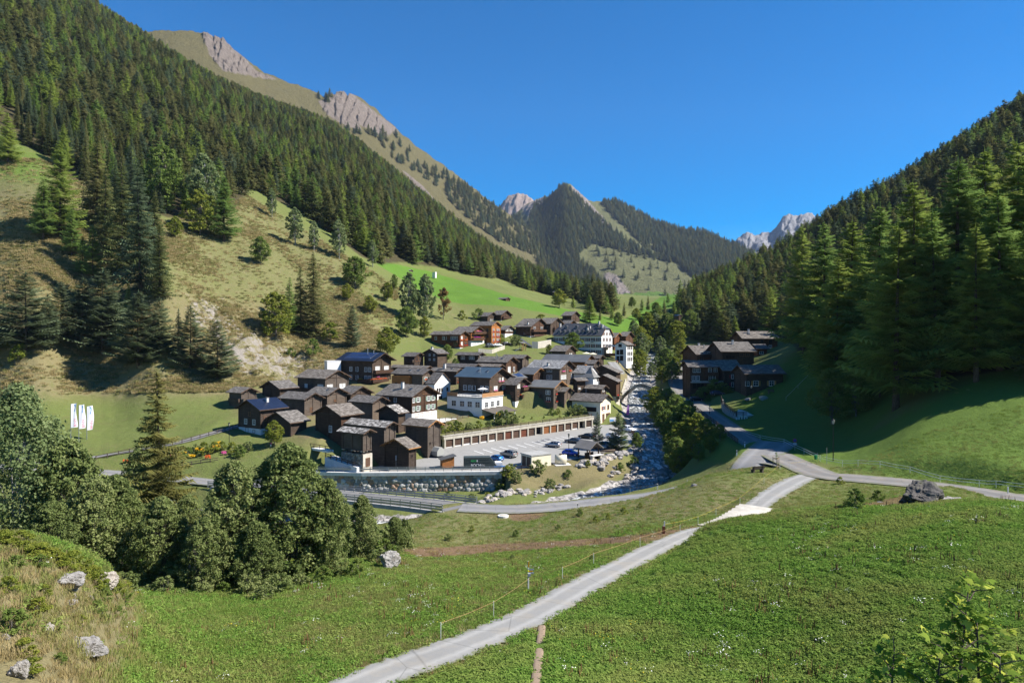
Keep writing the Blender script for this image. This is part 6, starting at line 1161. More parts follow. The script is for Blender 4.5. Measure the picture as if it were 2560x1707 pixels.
# road bridge
br = BRIDGE; e = empty("road_bridge", br[0], 0, "flat concrete road bridge with steel railings over the stream", "bridge"); b = MB(); b.mat(M_CONCG); o = br[0]; side = (br[2] - br[0]); side.z = 0; side.normalize(); nrm = Vector((side.y, -side.x, 0)); nrm = nrm if nrm.y > 0 else -nrm
for a, c in zip(br[:-1], br[1:]): b.bar(a - o + up * -.35, c - o + up * -.35, 7.0, .6)
b.build("deck", e); b = MB(); b.mat(M_ROAD)
for a, c in zip(br[:-1], br[1:]): b.bar(a - o + up * -.02, c - o + up * -.02, 5.6, .1)
b.build("carriageway", e)
b = MB(); b.mat(M_CONCG)
for t in (.80,): p = br[0].lerp(br[-1], t); b.box(p.x - o.x - .5, p.y - o.y - 3, -9, p.x - o.x + .5, p.y - o.y + 3, p.z - o.z - .6)
b.build("pier", e)
for sg, lab in ((-1, "near steel railing of the road bridge"), (1, "far steel railing of the road bridge")): steel_rail([p + nrm * (3.25 * sg) for p in br], 2.6, lab, 1.0, ((0.30, .22), (0.66, .26)), True, "bridge_railing", "railing")
# old stone arch bridge
def arch_bridge():
    A_, B_ = at(1534, 1012, 236), at(1682, 984, 227); d = B_ - A_; S = math.hypot(d.x, d.y); d.z = 0; d.normalize(); nrm_ = Vector((-d.y, d.x, 0)); e = empty("stone_arch_bridge", A_, 0, "old humped stone arch bridge across the stream", "bridge"); N = 40; W_ = 3.0
    sA, sB = S * .08, S * .80; r0, cz = (sB - sA) / 2, 0.0; cs = (sA + sB) / 2; crown = (V0 - 969) / F * 231 - A_.z
    def top(s): t = s / S; return 0.4 + (B_.z - A_.z) * t + (crown + 0.75 - 0.4 - (B_.z - A_.z) * cs / S) * math.exp(-((s - cs) / (S * .30)) ** 2) + 0.5
    def under(s):
        x = (s - cs) / r0; return -3.2 + (crown + 3.2) * math.sqrt(max(0, 1 - x * x)) if abs(x) < 1 else -3.5
    def pt(s, z, w_): p = d * s + nrm_ * w_; return (p.x, p.y, z)
    b = MB(); b.mat(M_RUBBLE); ss = [S * i / N for i in range(N + 1)]
    for i in range(N):
        s0, s1 = ss[i], ss[i + 1]
        for w_ in (0, W_): b.face([pt(s0, under(s0), w_), pt(s1, under(s1), w_), pt(s1, top(s1) - .1, w_), pt(s0, top(s0) - .1, w_)])
        b.face([pt(s0, under(s0), 0), pt(s0, under(s0), W_), pt(s1, under(s1), W_), pt(s1, under(s1), 0)]); b.face([pt(s0, top(s0) - .9, 0), pt(s1, top(s1) - .9, 0), pt(s1, top(s1) - .9, W_), pt(s0, top(s0) - .9, W_)])
    b.build("masonry", e); b = MB(); b.mat(M_MORTAR)
    for w_ in (-.08, W_ - .32):
        b = MB(); b.mat(M_MORTAR)
        for i in range(N): s0, s1 = ss[i], ss[i + 1]; P8 = [pt(s0, top(s0) - .25, w_), pt(s1, top(s1) - .25, w_), pt(s1, top(s1), w_), pt(s0, top(s0), w_)]; Q8 = [tuple(Vector(p) + nrm_ * .4) for p in P8]; b.face(P8); b.face(Q8[::-1]); b.face([P8[3], P8[2], Q8[2], Q8[3]])
        b.build("parapet", e)
    b = MB(); b.mat(M_MORTAR)
    for i in range(60):
        a0, a1 = math.pi * i / 60, math.pi * (i + 1) / 60
        def ap(a, k): s = cs - math.cos(a) * (r0 + k); return pt(s, -3.2 + math.sin(a) * (crown + 3.2 + k), -.05)
        b.face([ap(a0, .0), ap(a1, .0), ap(a1, .38), ap(a0, .38)])
    b.build("arch_ring", e)
arch_bridge()
# garages under the garden terrace
def garages():
    a, c = GW[0].copy(), GW[1].copy(); a.z = parkz(a.x, a.y); c.z = parkz(c.x, c.y); d = c - a; L = d.length; n = 19; dx = d.normalized(); ih = Vector((-dx.y, dx.x, 0)).normalized(); e = empty("garage_row", a, 0, "long row of garages with brown wooden doors under the garden terrace", "garages"); bay = L / n
    def q(s, z, dep=0.0): p = dx * s + ih * dep; return Vector((p.x, p.y, p.z + z))
    b = MB(); b.mat(M_CONC)
    for i in range(n + 1): b.prism([q(i * bay - .2, -.5), q(i * bay + .2, -.5), q(i * bay + .2, 2.15), q(i * bay - .2, 2.15)], ih * 1.2)
    b.prism([q(-.4, 2.15, -.02), q(L + .6, 2.15, -.02), q(L + .6, 3.05, -.02), q(-.4, 3.05, -.02)], ih * 1.3); b.prism([q(-.5, 3.0, -.12), q(L + .7, 3.0, -.12), q(L + .7, 3.16, -.12), q(-.5, 3.16, -.12)], ih * 1.2); b.build("wall", e)
    b = MB(); b.mat(M_CONCG).prism([q(-.4, 3.0, 1.15), q(L + .6, 3.0, 1.15), q(L + .6, 3.1, 1.15), q(-.4, 3.1, 1.15)], ih * 5.5); b.build("roof", e)
    gp = [a + q(-.4, 3.13, 1.0), a + q(L + .6, 3.13, 1.0), a + q(L + .6, 3.25, 7.5), a + q(-.4, 3.25, 7.5)]; gb = MB(); gb.mat(M_GROUND).face([tuple(v) for v in gp]); tag(gb.build("garden_lawn"), kind="structure")
    b = MB(); b.mat(M_DARK).face([q(0, -.2, 1.15), q(L, -.2, 1.15), q(L, 2.2, 1.15), q(0, 2.2, 1.15)]); b.build("interior", e)
    mats = [wood("garage_boards_dark", (0.045, 0.028, 0.020), (0.085, 0.052, 0.036), (0.14, 0.095, 0.07)), wood("garage_boards_red", (0.10, 0.032, 0.018), (0.15, 0.05, 0.027), (0.21, 0.08, 0.045)), wood("garage_boards_orange", (0.17, 0.065, 0.022), (0.25, 0.10, 0.035), (0.33, 0.15, 0.06))]
    for i in range(n):
        if i in (11, 17): continue
        b = MB(); s0, s1 = i * bay + .22, (i + 1) * bay - .22; b.mat(mats[{7: 1, 9: 1, 12: 2, 13: 2}.get(i, 0)]).prism([q(s0, .02, .25), q(s1, .02, .25), q(s1, 2.12, .25), q(s0, 2.12, .25)], ih * .08)
        if i < 6 or i > 14: b.mat(M_CONCW).prism([q(s0, .02, .235), q(s1, .02, .235), q(s1, .22 + .1 * (i % 3), .235), q(s0, .22 + .1 * (i % 3), .235)], ih * .01)
        b.build("garage_door", e)
    wood_fence([a + q(.3, 3.12, .2), a + q(L * .62, 3.12, .2)], 2.6, "grey wooden fence on top of the left garages", (.35, .7), .85, mat=M_W['grey']); wood_fence([a + q(L * .63, 3.15, .2), a + q(L, 3.15, .2)], 2.6, "grey wooden fence on top of the right garages", (.35, .7), .85, mat=M_W['grey'])
garages()
# river side wall and railing of the car park
rl = [Vector((p.x, p.y, parkz(p.x, p.y))) for p in (at(1560, 1062, 204), at(1572, 1070, 196), at(1592, 1100, 181), at(1600, 1116, 174))]
wood_fence(rl, 1.7, "brown wooden fence along the stream wall of the car park", (.3, .62, .95)); e = empty("stream_wall", rl[0], 0, "rough stone wall carrying the car park edge above the stream", "stone wall")
for k in range(3): stone_face("stone_face", rl[k + 1] - rl[0] + Vector((.5, 0, -3.4)), rl[k] - rl[0] + Vector((.5, 0, -3.4)), 3.4, .7, e, 30 + k, .05)
e = empty("bank_wall", rl[3], 0, "end of the old stone wall standing above the stream", "stone wall"); stone_face("stone_face", Vector((0.2, -6.5, -4.2)), Vector((0.9, .5, -3.8)), 4.0, .8, e, 50, .06)
# ------------------------------------------------------------------ special buildings
def hotel():
    Y = 305; E = at(1505, 838, Y); t = R(58); e = empty("hotel", (0, 0, 0), t, "large white hotel with a dark mansard roof full of small dormers", "hotel")
    dR = Vector((math.cos(t), math.sin(t), 0)); dL = Vector((-math.sin(t), math.cos(t), 0))
    def ext(u, d): k = (u - U0) / F; return (k * E.y - E.x) / (d.x - k * d.y)
    W, L = ext(1533, dR) - .5, ext(1383, dL) - .5; C = E + dR * .45 + dL * .45; zb = (V0 - 886.5) / F * C.y; e.location = (C.x, C.y, zb); H = E.z - zb; tp = math.tan(R(42)); hr = H + W / 2 * tp; hk = H + (hr - H) * .52; k_ = W / 2 * .52
    b = MB(); b.mat(M_WHITE); b.box(0, 0, -3, W, L, H)
    for y in (0, L): b.face([(0, y, H), (W, y, H), (W - k_, y, hk), (k_, y, hk)])
    b.build("wall", e); o = .6; b = MB(); b.mat(M_R['hotel']); hip = (hr - hk) / tp * 1.1; zo = H - o * tp * .6; up_ = .18
    for sg in (0, 1):
        X = (lambda x: x) if sg == 0 else (lambda x: W - x)
        b.face([(X(-o), -o, zo + up_), (X(k_), -o, hk + up_), (X(W / 2), hip, hr + up_), (X(W / 2), L - hip, hr + up_), (X(k_), L + o, hk + up_), (X(-o), L + o, zo + up_)])
    for (y, s) in ((-o, 1), (L + o, -1)): b.face([(k_, y, hk + up_), (W - k_, y, hk + up_), (W / 2, (hip if s > 0 else L - hip), hr + up_)])
    ro = b.build("roof", e); b = MB(); b.mat(M_FRB)
    for sg in (0, 1):
        X = (lambda x: x) if sg == 0 else (lambda x: W - x); b.bar((X(-o), -o, zo), (X(k_), -o, hk), .16, .3); b.bar((X(-o), -o, zo), (X(-o), L + o, zo), .16, .2)
    b.build("eave_board", e)
    me = None
    for row, (fy, z, n) in enumerate((((.10, .90), .22, 9), ((.14, .80), .62, 4))):
        for i in range(n):
            y = L * (fy[0] + (fy[1] - fy[0]) * i / (n - 1)); x = z * W / 2; zz = H + x * tp
            if me is None:
                b = MB(); b.mat(M_R['hotel']); b.box(-.5, -.55, -.3, 1.1, .55, .75); b.grid([(-.7, -.75, .7), (1.3, -.75, .7), (1.3, 0, 1.15), (-.7, 0, 1.15), (-.7, .75, .7), (1.3, .75, .7)], [(0, 1, 2, 3), (3, 2, 5, 4)]); b.mat(M_FR).box(-.54, -.40, -.1, -.5, .40, .62); b.mat(M_GLASS).box(-.56, -.32, 0, -.545, .32, .55); me = b.mesh("dormer")
            link("dormer", me, ro, (x, y, zz + .1))
    for (fy, fx, h) in ((.05, .6, 1.6), (.30, .55, 1.3), (.95, .7, 1.8), (.15, .9, 1.6), (.32, .3, 1.8)): b = MB(); zc = H + min(fx, 2 - fx) * W / 2 * tp; b.mat(M_CHIM).box(fx * W / 2 - .35, L * fy - .35, zc - .6, fx * W / 2 + .35, L * fy + .35, zc + h); b.build("chimney", ro)
    for z in (.5, 3.15, 5.95):
        for i in range(9): add_win(e, 'L', L * (.06 + .885 * i / 8), z, .95, 1.5, 'h')
        if z > 1:
            for f_ in (.2, .5, .8): add_win(e, 'R', W * f_, z, .8, 1.55, 'h')
    for f_ in (.24, .5, .76): add_win(e, 'R', W * f_, 8.7, .7, 1.2, 'h')
    b = MB(); b.mat(M_STEEL).box(W * .36, -1.0, 3.0, W * .64, 0, 3.1); b.box(W * .36, -1.0, 3.1, W * .36 + .05, 0, 4.0); b.box(W * .64 - .05, -1.0, 3.1, W * .64, 0, 4.0); b.box(W * .36, -1.0, 3.9, W * .64, -.95, 4.0); b.build("balcony", e)
    b = MB(); b.mat(M_STEEL).box(-1.0, L * .145, 5.4, 0, L * .20, 5.5); b.box(-1.0, L * .145, 5.5, -.95, L * .20, 6.4); b.build("balcony", e)
    pc = empty("hotel_porch", e.matrix_basis @ Vector((.4, -7.5, 0)), t, "timber entrance porch with a balcony in front of the hotel gable", "porch"); b = MB(); b.mat(M_W['red'])
    for (x, y) in ((0, 0), (5.5, 0), (0, 6), (5.5, 6), (2.8, 0)): b.box(x - .12, y - .12, -4, x + .12, y + .12, 3.4)
    b.box(0, 0, -.6, 5.5, 6, -.4); b.box(-.1, -.1, -.4, 5.6, -.02, .7); b.box(-.12, -.1, -.4, -.03, 6, .7); b.build("frame", pc); b = MB(); b.mat(M_R['blue']); b.grid([(-.6, -.6, 3.2), (6.1, -.6, 3.2), (6.1, 6.3, 4.3), (-.6, 6.3, 4.3), (-.6, -.6, 3.4), (6.1, -.6, 3.4), (6.1, 6.3, 4.5), (-.6, 6.3, 4.5)], [(0, 3, 2, 1), (4, 5, 6, 7), (0, 1, 5, 4), (1, 2, 6, 5), (2, 3, 7, 6), (3, 0, 4, 7)]); b.build("roof", pc)
    b = MB(); b.mat(M_GLASS).box(.2, .3, .0, 5.3, .34, 3.0); b.build("pane", pc)
hotel()
def chapel():
    h = house('nave', 'R', 1471, 936, 1430, 1500, 226, "white village chapel with a pale slab roof and a short pyramid topped tower", H=6, wall='white', roof='pale', oe=.5, og=.4, pitch=32, purl=False, name="chapel", cat="chapel", A=7); E = at(1483, 943, 218); t = R(57); k = h['root']; e = empty("tower", k.matrix_basis.inverted() @ Vector((E.x, E.y, E.z)), 0); e.parent = k; w = 3.6
    b = MB(); b.mat(M_WHITE).box(0, 0, -9, w, w, .1); b.build("wall", e); b = MB(); b.mat(M_R['pale']); Pn = [(-.55, -.55, -.1), (w + .55, -.55, -.1), (w + .55, w + .55, -.1), (-.55, w + .55, -.1)]; Q = [(.55, .55, 1.1), (w - .55, .55, 1.1), (w - .55, w - .55, 1.1), (.55, w - .55, 1.1)]; ap = (w / 2, w / 2, 3.4)
    for i in range(4): j = (i + 1) % 4; b.face([Pn[i], Pn[j], Q[j], Q[i]]); b.face([Q[i], Q[j], ap])
    b.build("spire", e); w_ = link("window", win_mesh(.5, .9, 'k'), e, (w * .8, -.012, -1.4))
chapel()
def granary():
    h = house('granary', 'R', 909, 1088, 840, 943, 147, "old granary on mushroom shaped stone discs above a rubble base", base=1127, wall='grey', roof='stone', oe=.9, og=1.1, name="granary", cat="granary", sink=0.0); e = h['root']; a, b_ = h['a'], h['b']
    b = MB(); b.mat(M_RUBBLE).box(-.2, -.2, -5, a + .2, b_ + .2, -.75); b.mat(M_MORTAR).box(-.23, -.26, -5, a + .23, -.205, -.74); b.build("stone_base", e); dm = sm = None
    for fx in (.04, .5, .96):
        for fy in (.04, .5, .96):
            if dm is None: q = MB(); q.mat(M_MORTAR).cyl((0, 0, 0), .48, .14, 12); dm = q.mesh("stone_disc"); q = MB(); q.mat(M_BEAM).cyl((0, 0, 0), .16, .62, 8, .13); sm = q.mesh("stilt")
            link("stilt", sm, e, (a * fx, b_ * fy, -.78)); link("stone_disc", dm, e, (a * fx, b_ * fy, -.18))
    for fy in (.04, .5, .96): q = MB(); q.mat(M_BEAM).bar((-.14, b_ * fy, 0), (-.14, b_ * fy, h['hw'] - .2), .2); q.build("post", e)
    link("door", win_mesh(1.1, 1.7, 'd'), e, (a * .5, -.27, -3.4)); q = MB(); q.mat(M_BEAM).box(-.25, -.3, -.04, a + .2, b_ + .2, .05); q.build("floor_beam", e)
granary()
def annex():
    E = at(1205, 996, 193); t = R(57); dR = Vector((math.cos(t), math.sin(t), 0)); dL = Vector((-math.sin(t), math.cos(t), 0))
    def ext(u, d): k = (u - U0) / F; return (k * E.y - E.x) / (d.x - k * d.y)
    A, B = ext(1257, dR), min(ext(1118, dL), 14.5); zb = (V0 - 1048) / F * E.y; H = E.z - zb; e = empty("terrace_building", (E.x, E.y, zb), t, "white flat roofed building whose roof terrace has a bamboo fence", "building")
    b = MB(); b.mat(M_WHITE).box(0, 0, -2, A, B, H); b.build("wall", e); b = MB(); b.mat(M_CONCG).box(-.2, -.2, H, A + .2, B + .2, H + .25); b.build("roof_terrace", e)
    bam = wood("bamboo_screen", (0.26, 0.13, 0.055), (0.40, 0.22, 0.10), (0.52, 0.32, 0.17)); b = MB(); b.mat(bam).box(0, -.12, H + .25, A, -.06, H + 1.35); b.build("bamboo_fence", e); b = MB(); b.mat(bam).box(-.12, B * .7, H + .25, -.06, B, H + 1.35); b.build("bamboo_fence", e)
    b = MB(); b.mat(M_STEEL)
    for k in range(8): b.box(-.1, B * .09 * k, H + .25, -.05, B * .09 * k + .05, H + 1.25)
    b.box(-.1, 0, H + 1.22, -.05, B * .7, H + 1.28); b.build("railing", e)
    for f_ in (.12, .34, .56, .8): add_win(e, 'L', B * f_, H - 2.6, 1.5, 1.5, 'w')
    for f_ in (.2, .48, .76): add_win(e, 'R', A * f_, H - 2.7, 1.35, 1.5, 'w')
    b = MB(); b.mat(M_R['warm']).prism([(-.3, -4.6, H - 4.0), (A + .6, -4.6, H - 4.0), (A + .6, -.02, H - 3.0), (-.3, -.02, H - 3.0)], (0, 0, -.16)); b.build("lean_to_roof", e); b = MB(); b.mat(M_CONCW)
    for x in (0, A * .5, A): b.box(x - .1, -4.3, -1.5, x + .1, -4.1, H - 4.05)
    b.build("lean_to_post", e)
    p = e.matrix_basis @ Vector((A * .45, B * .25, H + .25)); ps = empty("parasol", p, 0, "closed pale parasol on the roof terrace with the bamboo fence", "parasol"); b = MB(); b.mat(M_FR).cyl((0, 0, 0), .04, 2.4, 6); b.build("pole", ps); b = MB(); b.mat(M_WHITE); rs_ = [(1.6 * math.cos(k * math.pi / 4), 1.6 * math.sin(k * math.pi / 4), 1.95) for k in range(8)]
    for k in range(8): b.face([rs_[k], rs_[(k + 1) % 8], (0, 0, 2.5)])
    b.build("canopy", ps); ps['label'] = "open white parasol on the roof terrace with the bamboo fence"
annex()
# concrete deck and carport left of the terrace building, ramp near the granary
p = toZ(at(1098, 1022, 186)); e = empty("concrete_deck", p, R(40), "pale concrete deck with red rail posts left of the terrace building", "deck"); b = MB(); b.mat(M_CONCW).box(0, 0, 1.6, 10, 5, 1.95); b.build("slab", e); b = MB(); b.mat(M_CONCG)
for x in (.3, 5, 9.7): b.box(x - .15, .2, -2, x + .15, .5, 1.6)
b.build("pillar", e); b = MB(); b.mat(M_W['red'])
for x in np.linspace(.1, 9.9, 6): b.box(x - .05, 0, 1.95, x + .05, .1, 2.9)
b.mat(M_STEEL).box(0, .02, 2.8, 10, .08, 2.87); b.box(0, .02, 2.4, 10, .08, 2.45); b.build("railing", e)
p = toZ(at(1100, 1052, 177)); e = empty("carport", p, R(50), "dark open carport with a flat tin roof beside the shuttered house", "carport"); b = MB(); b.mat(M_R['metal']).prism([(-.3, -.3, 2.3), (5.5, -.3, 2.3), (5.5, 4.6, 2.7), (-.3, 4.6, 2.7)], (0, 0, -.15)); b.build("roof", e); b = MB(); b.mat(M_BEAM)
for (x, y) in ((0, 0), (5.2, 0), (0, 4.3), (5.2, 4.3)): b.box(x - .1, y - .1, -1.5, x + .1, y + .1, 2.2)
b.build("post", e)
p = at(812, 1168, 152.5); q = at(892, 1170, 147.5); e = empty("ramp_wall", (p.x, p.y, parkz(p.x, p.y)), 0, "smooth pale grey ramp wall with a brown fence left of the granary base", "wall"); d = q - p; d.z = 0; b = MB(); b.mat(M_GREYW); n_ = Vector((-d.y, d.x, 0)).normalized() * 3; b.prism([(0, 0, -2), (d.x, d.y, -2), (d.x, d.y, 1.3), (0, 0, 2.6)], n_); b.build("wall", e)
wood_fence([Vector((p.x, p.y, parkz(p.x, p.y) + 2.6)) + n_ * .05, Vector((q.x, q.y, parkz(q.x, q.y) + 1.3)) + n_ * .05], 1.7, "dark brown fence on the smooth ramp wall")
p = at(770, 1118, 160); q = at(826, 1128, 152); e = empty("footbridge", p, 0, "small white footbridge with brown railing leading to the granary", "footbridge"); b = MB(); b.mat(M_WHITE).bar((0, 0, 0), q - p, 1.6, .45); b.build("deck", e); b = MB(); b.mat(M_BEAM); n_ = Vector((.35, -.7, 0))
for k in range(5): c0 = (q - p) * (k / 4) + n_; b.box(c0.x - .06, c0.y - .06, c0.z, c0.x + .06, c0.y + .06, c0.z + 1.15)
for z in (.6, 1.1): b.bar(n_ + up * z, (q - p) + n_ + up * z, .06, .12)
b.build("railing", e)
# cream transformer hut, wooden shed, tank, tarpaulin trailer, dark container
def on_lot(u, v, Y): p = at(u, v, Y); return Vector((p.x, p.y, parkz(p.x, p.y)))
e = empty("transformer_hut", on_lot(1329, 1168, 150), R(33), "cream hut with a flat grey roof and a brown side door", "hut"); b = MB(); b.mat(M_CREAM).box(0, 0, -.8, 5.3, 4.2, 2.6); b.build("wall", e); b = MB(); b.mat(M_CONCG).box(-.12, -.12, 2.6, 5.42, 4.32, 2.85); b.build("roof", e); b = MB(); b.mat(M_FRD).box(-.06, .4, .1, -.002, 1.9, 2.3); b.build("door", e); b = MB(); b.mat(M_FRD).box(-.06, 2.2, .1, -.002, 3.7, 2.3); b.build("door", e)
e = empty("storage_tank", on_lot(1391, 1163, 153), R(12), "cream coloured cylindrical tank lying beside the cream hut", "tank"); b = MB(); b.mat(M_CREAM); b.smooth = True; b.tube([(0, 1.2, 1.05), (2.5, .4, 1.05)], [1.05, 1.05], 20); b.build("drum", e); b = MB(); b.mat(M_BEAM).cyl((1.2, .8, 2.0), .35, .3, 10); b.build("hatch", e); b = MB(); b.mat(M_CONCW).box(-.4, -1.0, -.5, 3.2, 2.2, .05); b.build("slab", e)
e = empty("wooden_shed", on_lot(1106, 1167, 150.5), R(20), "little orange brown board shed with a slanting dark roof by the guard rail", "shed"); b = MB(); b.mat(M_W['orange']); b.prism([(0, 0, -.3), (2.7, 0, -.3), (2.7, 0, 2.6), (0, 0, 2.0)], (0, 2.0, 0)); b.build("wall", e); b = MB(); b.mat(M_R['metal']).prism([(-.4, -.4, 1.98), (3.1, -.4, 2.75), (3.1, 2.4, 2.75), (-.4, 2.4, 1.98)], (0, 0, .14)); b.build("roof", e)
e = empty("covered_trailer", on_lot(1093, 1143, 162), R(50), "trailer under a grey tarpaulin hood beside the square log barn", "trailer"); tm = plain("grey_tarpaulin", (0.30, 0.30, 0.28), .6); b = MB(); b.mat(tm); prof = [(0, .5), (0, 1.5), (.8, 2.4), (1.6, 2.4), (2.3, 1.5), (2.3, .5)]; b.prism([(x, 0, z) for x, z in prof], (0, 3.6, 0)); b.build("hood", e); b = MB(); b.mat(M_STEEL).box(0, -.2, .42, 2.3, 3.7, .5); b.bar((1.15, -.2, .45), (1.15, -1.5, .4), .1); b.build("chassis", e)
for x in (-.1, 2.4): b = MB(); b.mat(M_DARK).tube([(x - .1, 1.9, .33), (x + .1, 1.9, .33)], [.33, .33], 14); b.build("wheel", e)
def container():
    p = on_lot(1160, 1168, 150); e = empty("compactor_container", p, R(6), "dark green grey waste container with white lettering and a slanting end", "container"); mt = plain("container_paint", (0.045, 0.058, 0.055), .45); b = MB(); b.mat(mt); L, H_, D = 7.4, 2.55, 2.4
    b.prism([(0, 0, .25), (L, 0, .25), (L - 1.6, 0, H_), (0, 0, H_)], (0, D, 0))
    for k in range(1, 4): b.box(.02, -.05, .25 + k * .6, L - .6 - k * .38, -.002, .31 + k * .6)
    b.build("body", e); b = MB(); b.mat(M_STEEL).box(0, -.1, .08, L, D, .25); b.build("skid", e); b = MB(); b.mat(plain("container_end_white", (0.6, 0.6, 0.6), .5)); b.prism([(L + .05, .1, .3), (L + 1.2, .1, .3), (L + 1.0, .1, 1.3), (L - .5, .1, 1.3)], (0, D - .2, 0)); b.build("press_end", e); b = MB(); b.mat(plain("blue_pipe_paint", (0.03, 0.16, 0.42), .4)).tube([(L - .8, -.3, .55), (L + 1.6, -.3, .55)], [.14, .14], 10); b.build("drive_cylinder", e)
    b = MB(); b.mat(M_DARK).box(-.03, .2, .5, -.001, D - .2, H_ - .2); b.build("end_door", e)
    def txt(s, x, z, sz, mat): c = bpy.data.curves.new("lettering", 'FONT'); c.body = s; c.size = sz; c.extrude = .01; c.materials.append(mat); o0 = bpy.data.objects.new("lettering", c); COL.objects.link(o0); bpy.context.view_layer.update(); me_ = bpy.data.meshes.new_from_object(o0.evaluated_get(bpy.context.evaluated_depsgraph_get())); bpy.data.objects.remove(o0); o = link("lettering", me_, e, (x, -.075, z)); o.rotation_euler = (R(90), 0, 0); return o
    mw = plain("lettering_white", (0.75, 0.75, 0.75), .6); txt("BOCH", 1.5, .62, .78, mw); txt("recycling", 3.55, .90, .26, mw); txt("transporte", 3.55, .64, .26, mw); txt("REGI", 1.5, 1.62, .6, plain("lettering_green", (0.03, 0.42, 0.10), .6)); txt("8", 2.75, 1.62, .6, mw)
container()
# ------------------------------------------------------------------ cars
CARM = {}
M_TYRE = plain("tyre_rubber", (0.018, 0.018, 0.019), .85); M_RIM = plain("alloy_rim", (0.42, 0.42, 0.43), .35, .8); M_CGL = gm.m; M_LAMP = plain("lamp_glass", (0.6, 0.6, 0.58), .15); M_TAIL = plain("tail_lamp_red", (0.45, 0.015, 0.012), .25)
def car_meshes(kind):
    if kind in CARM: return CARM[kind]
    L, Wd, prof = {'hatch': (4.1, 1.76, [(0, .55, .62, .62), (.12, .42, .80, .80), (.55, .3, .9, .9), (1.15, .28, .98, 1.0), (1.75, .28, 1.0, 1.42), (2.5, .28, 1.02, 1.50), (3.3, .28, 1.04, 1.46), (3.8, .30, 1.04, 1.22), (4.02, .4, .98, 1.0), (4.1, .55, .8, .8)]),
                   'suv': (4.6, 1.86, [(0, .6, .75, .75), (.12, .45, .95, .95), (.6, .34, 1.08, 1.08), (1.25, .32, 1.14, 1.16), (1.8, .32, 1.15, 1.66), (2.6, .32, 1.16, 1.78), (3.7, .32, 1.17, 1.76), (4.3, .34, 1.17, 1.62), (4.5, .42, 1.1, 1.2), (4.6, .6, .9, .9)]),
                   'sedan': (4.7, 1.82, [(0, .52, .6, .6), (.12, .4, .76, .76), (.6, .28, .86, .86), (1.4, .26, .94, .96), (2.0, .26, .96, 1.36), (2.7, .26, .97, 1.44), (3.4, .26, .98, 1.40), (4.1, .28, 1.0, 1.04), (4.6, .38, .96, .97), (4.7, .52, .8, .8)])}[kind]
    b = MB(); b.mat(None) if False else None; b.mats = [None]; b.smooth = True; rings = []
    for (x, zl, zs, zr) in prof:
        tw = Wd / 2 * (0.86 if x in (0, L) else 0.97 if x < .2 or x > L - .2 else 1.0); rw_ = tw * (0.74 if zr > zs + .1 else .90); rings.append([(x, -tw * .92, zl), (x, -tw, (zl + zs) * .5), (x, -tw * .97, zs), (x, -rw_, zr), (x, 0, zr + .03), (x, rw_, zr), (x, tw * .97, zs), (x, tw, (zl + zs) * .5), (x, tw * .92, zl)])
    vs = [p for r in rings for p in r]; n = 9; fs = []
    for i in range(len(rings) - 1):
        for k in range(n): k2 = (k + 1) % n; fs.append((i * n + k, (i + 1) * n + k, (i + 1) * n + k2, i * n + k2))
    fs += [tuple(range(n)), tuple(range((len(rings) - 1) * n + n - 1, (len(rings) - 1) * n - 1, -1))]; b.grid(vs, fs); body = b.mesh("body")
    gl = MB(); gl.mat(M_CGL); st = prof
    def quad(i, j, k, k2, off, inset=.12):
        a, b2, c, d_ = Vector(rings[i][k]), Vector(rings[j][k]), Vector(rings[j][k2]), Vector(rings[i][k2]); m_ = (a + b2 + c + d_) / 4; nn = (b2 - a).cross(d_ - a).normalized(); nn = nn if nn.dot(m_ - Vector((L / 2, 0, .8))) > 0 else -nn
        gl.face([tuple(p + (m_ - p) * inset + nn * off) for p in (a, b2, c, d_)])
    for i in range(4, 7): quad(i, i + 1, 2, 3, .012); quad(i, i + 1, 6, 5, .012)
    for (i, j) in ((3, 4), (6, 7) if kind == 'hatch' else (7, 8) if kind == 'suv' else (6, 7)): quad(i, j, 3, 4, .015, .08); quad(i, j, 5, 4, .015, .08)
    glass = gl.mesh("window"); w_ = MB(); w_.mat(M_TYRE); w_.smooth = False; w_.tube([(0, -.11, 0), (0, .11, 0)], [.32, .32], 18); w_.mat(M_RIM).tube([(0, -.118, 0), (0, .118, 0)], [.20, .20], 10); wheel = w_.mesh("wheel")
    hl = MB(); hl.mat(M_LAMP).box(-.05, -.18, -.07, .1, .18, .07); tl = MB(); tl.mat(M_TAIL).box(-.1, -.13, -.12, .05, .13, .12); pl_ = MB(); pl_.mat(M_FR).box(-.02, -.26, -.06, .02, .26, .06)
    CARM[kind] = (L, Wd, body, glass, wheel, hl.mesh("headlight"), tl.mesh("tail_light"), pl_.mesh("number_plate"), prof); return CARM[kind]
def car(kind, p, heading, paint, label, group=None):
    """front of the car points along heading"""
    L, Wd, body, glass, wheel, hl, tl, plate, prof = car_meshes(kind); e = empty("parked_car", p, math.atan2(heading[1], heading[0]), label, "car", group); O = Vector((L / 2, 0, 0))
    me = body.copy(); me.materials.clear(); me.materials.append(paint)
    def put(nm, m_, loc): l = O - Vector(loc); return link(nm, m_, e, (l.x, l.y, loc[2]), math.pi)
    put("body", me, (0, 0, 0)); put("window", glass, (0, 0, 0))
    for x in (L * .19, L * .80):
        for y in (-Wd / 2 + .10, Wd / 2 - .10): put("wheel", wheel, (x, y, .32))
    for y in (-Wd * .34, Wd * .34): put("headlight", hl, (.07, y, prof[1][2] - .1)); put("tail_light", tl, (L - .07, y, prof[-2][2] - .12))
    put("number_plate", plate, (L + .0, 0, .62)); return e
def paint(name, c, r=.28, mt=.3): m = NM(name); m.color(c); m.rough(r); m.metal(mt); m.b.inputs["Coat Weight"].default_value = .6; return m.m
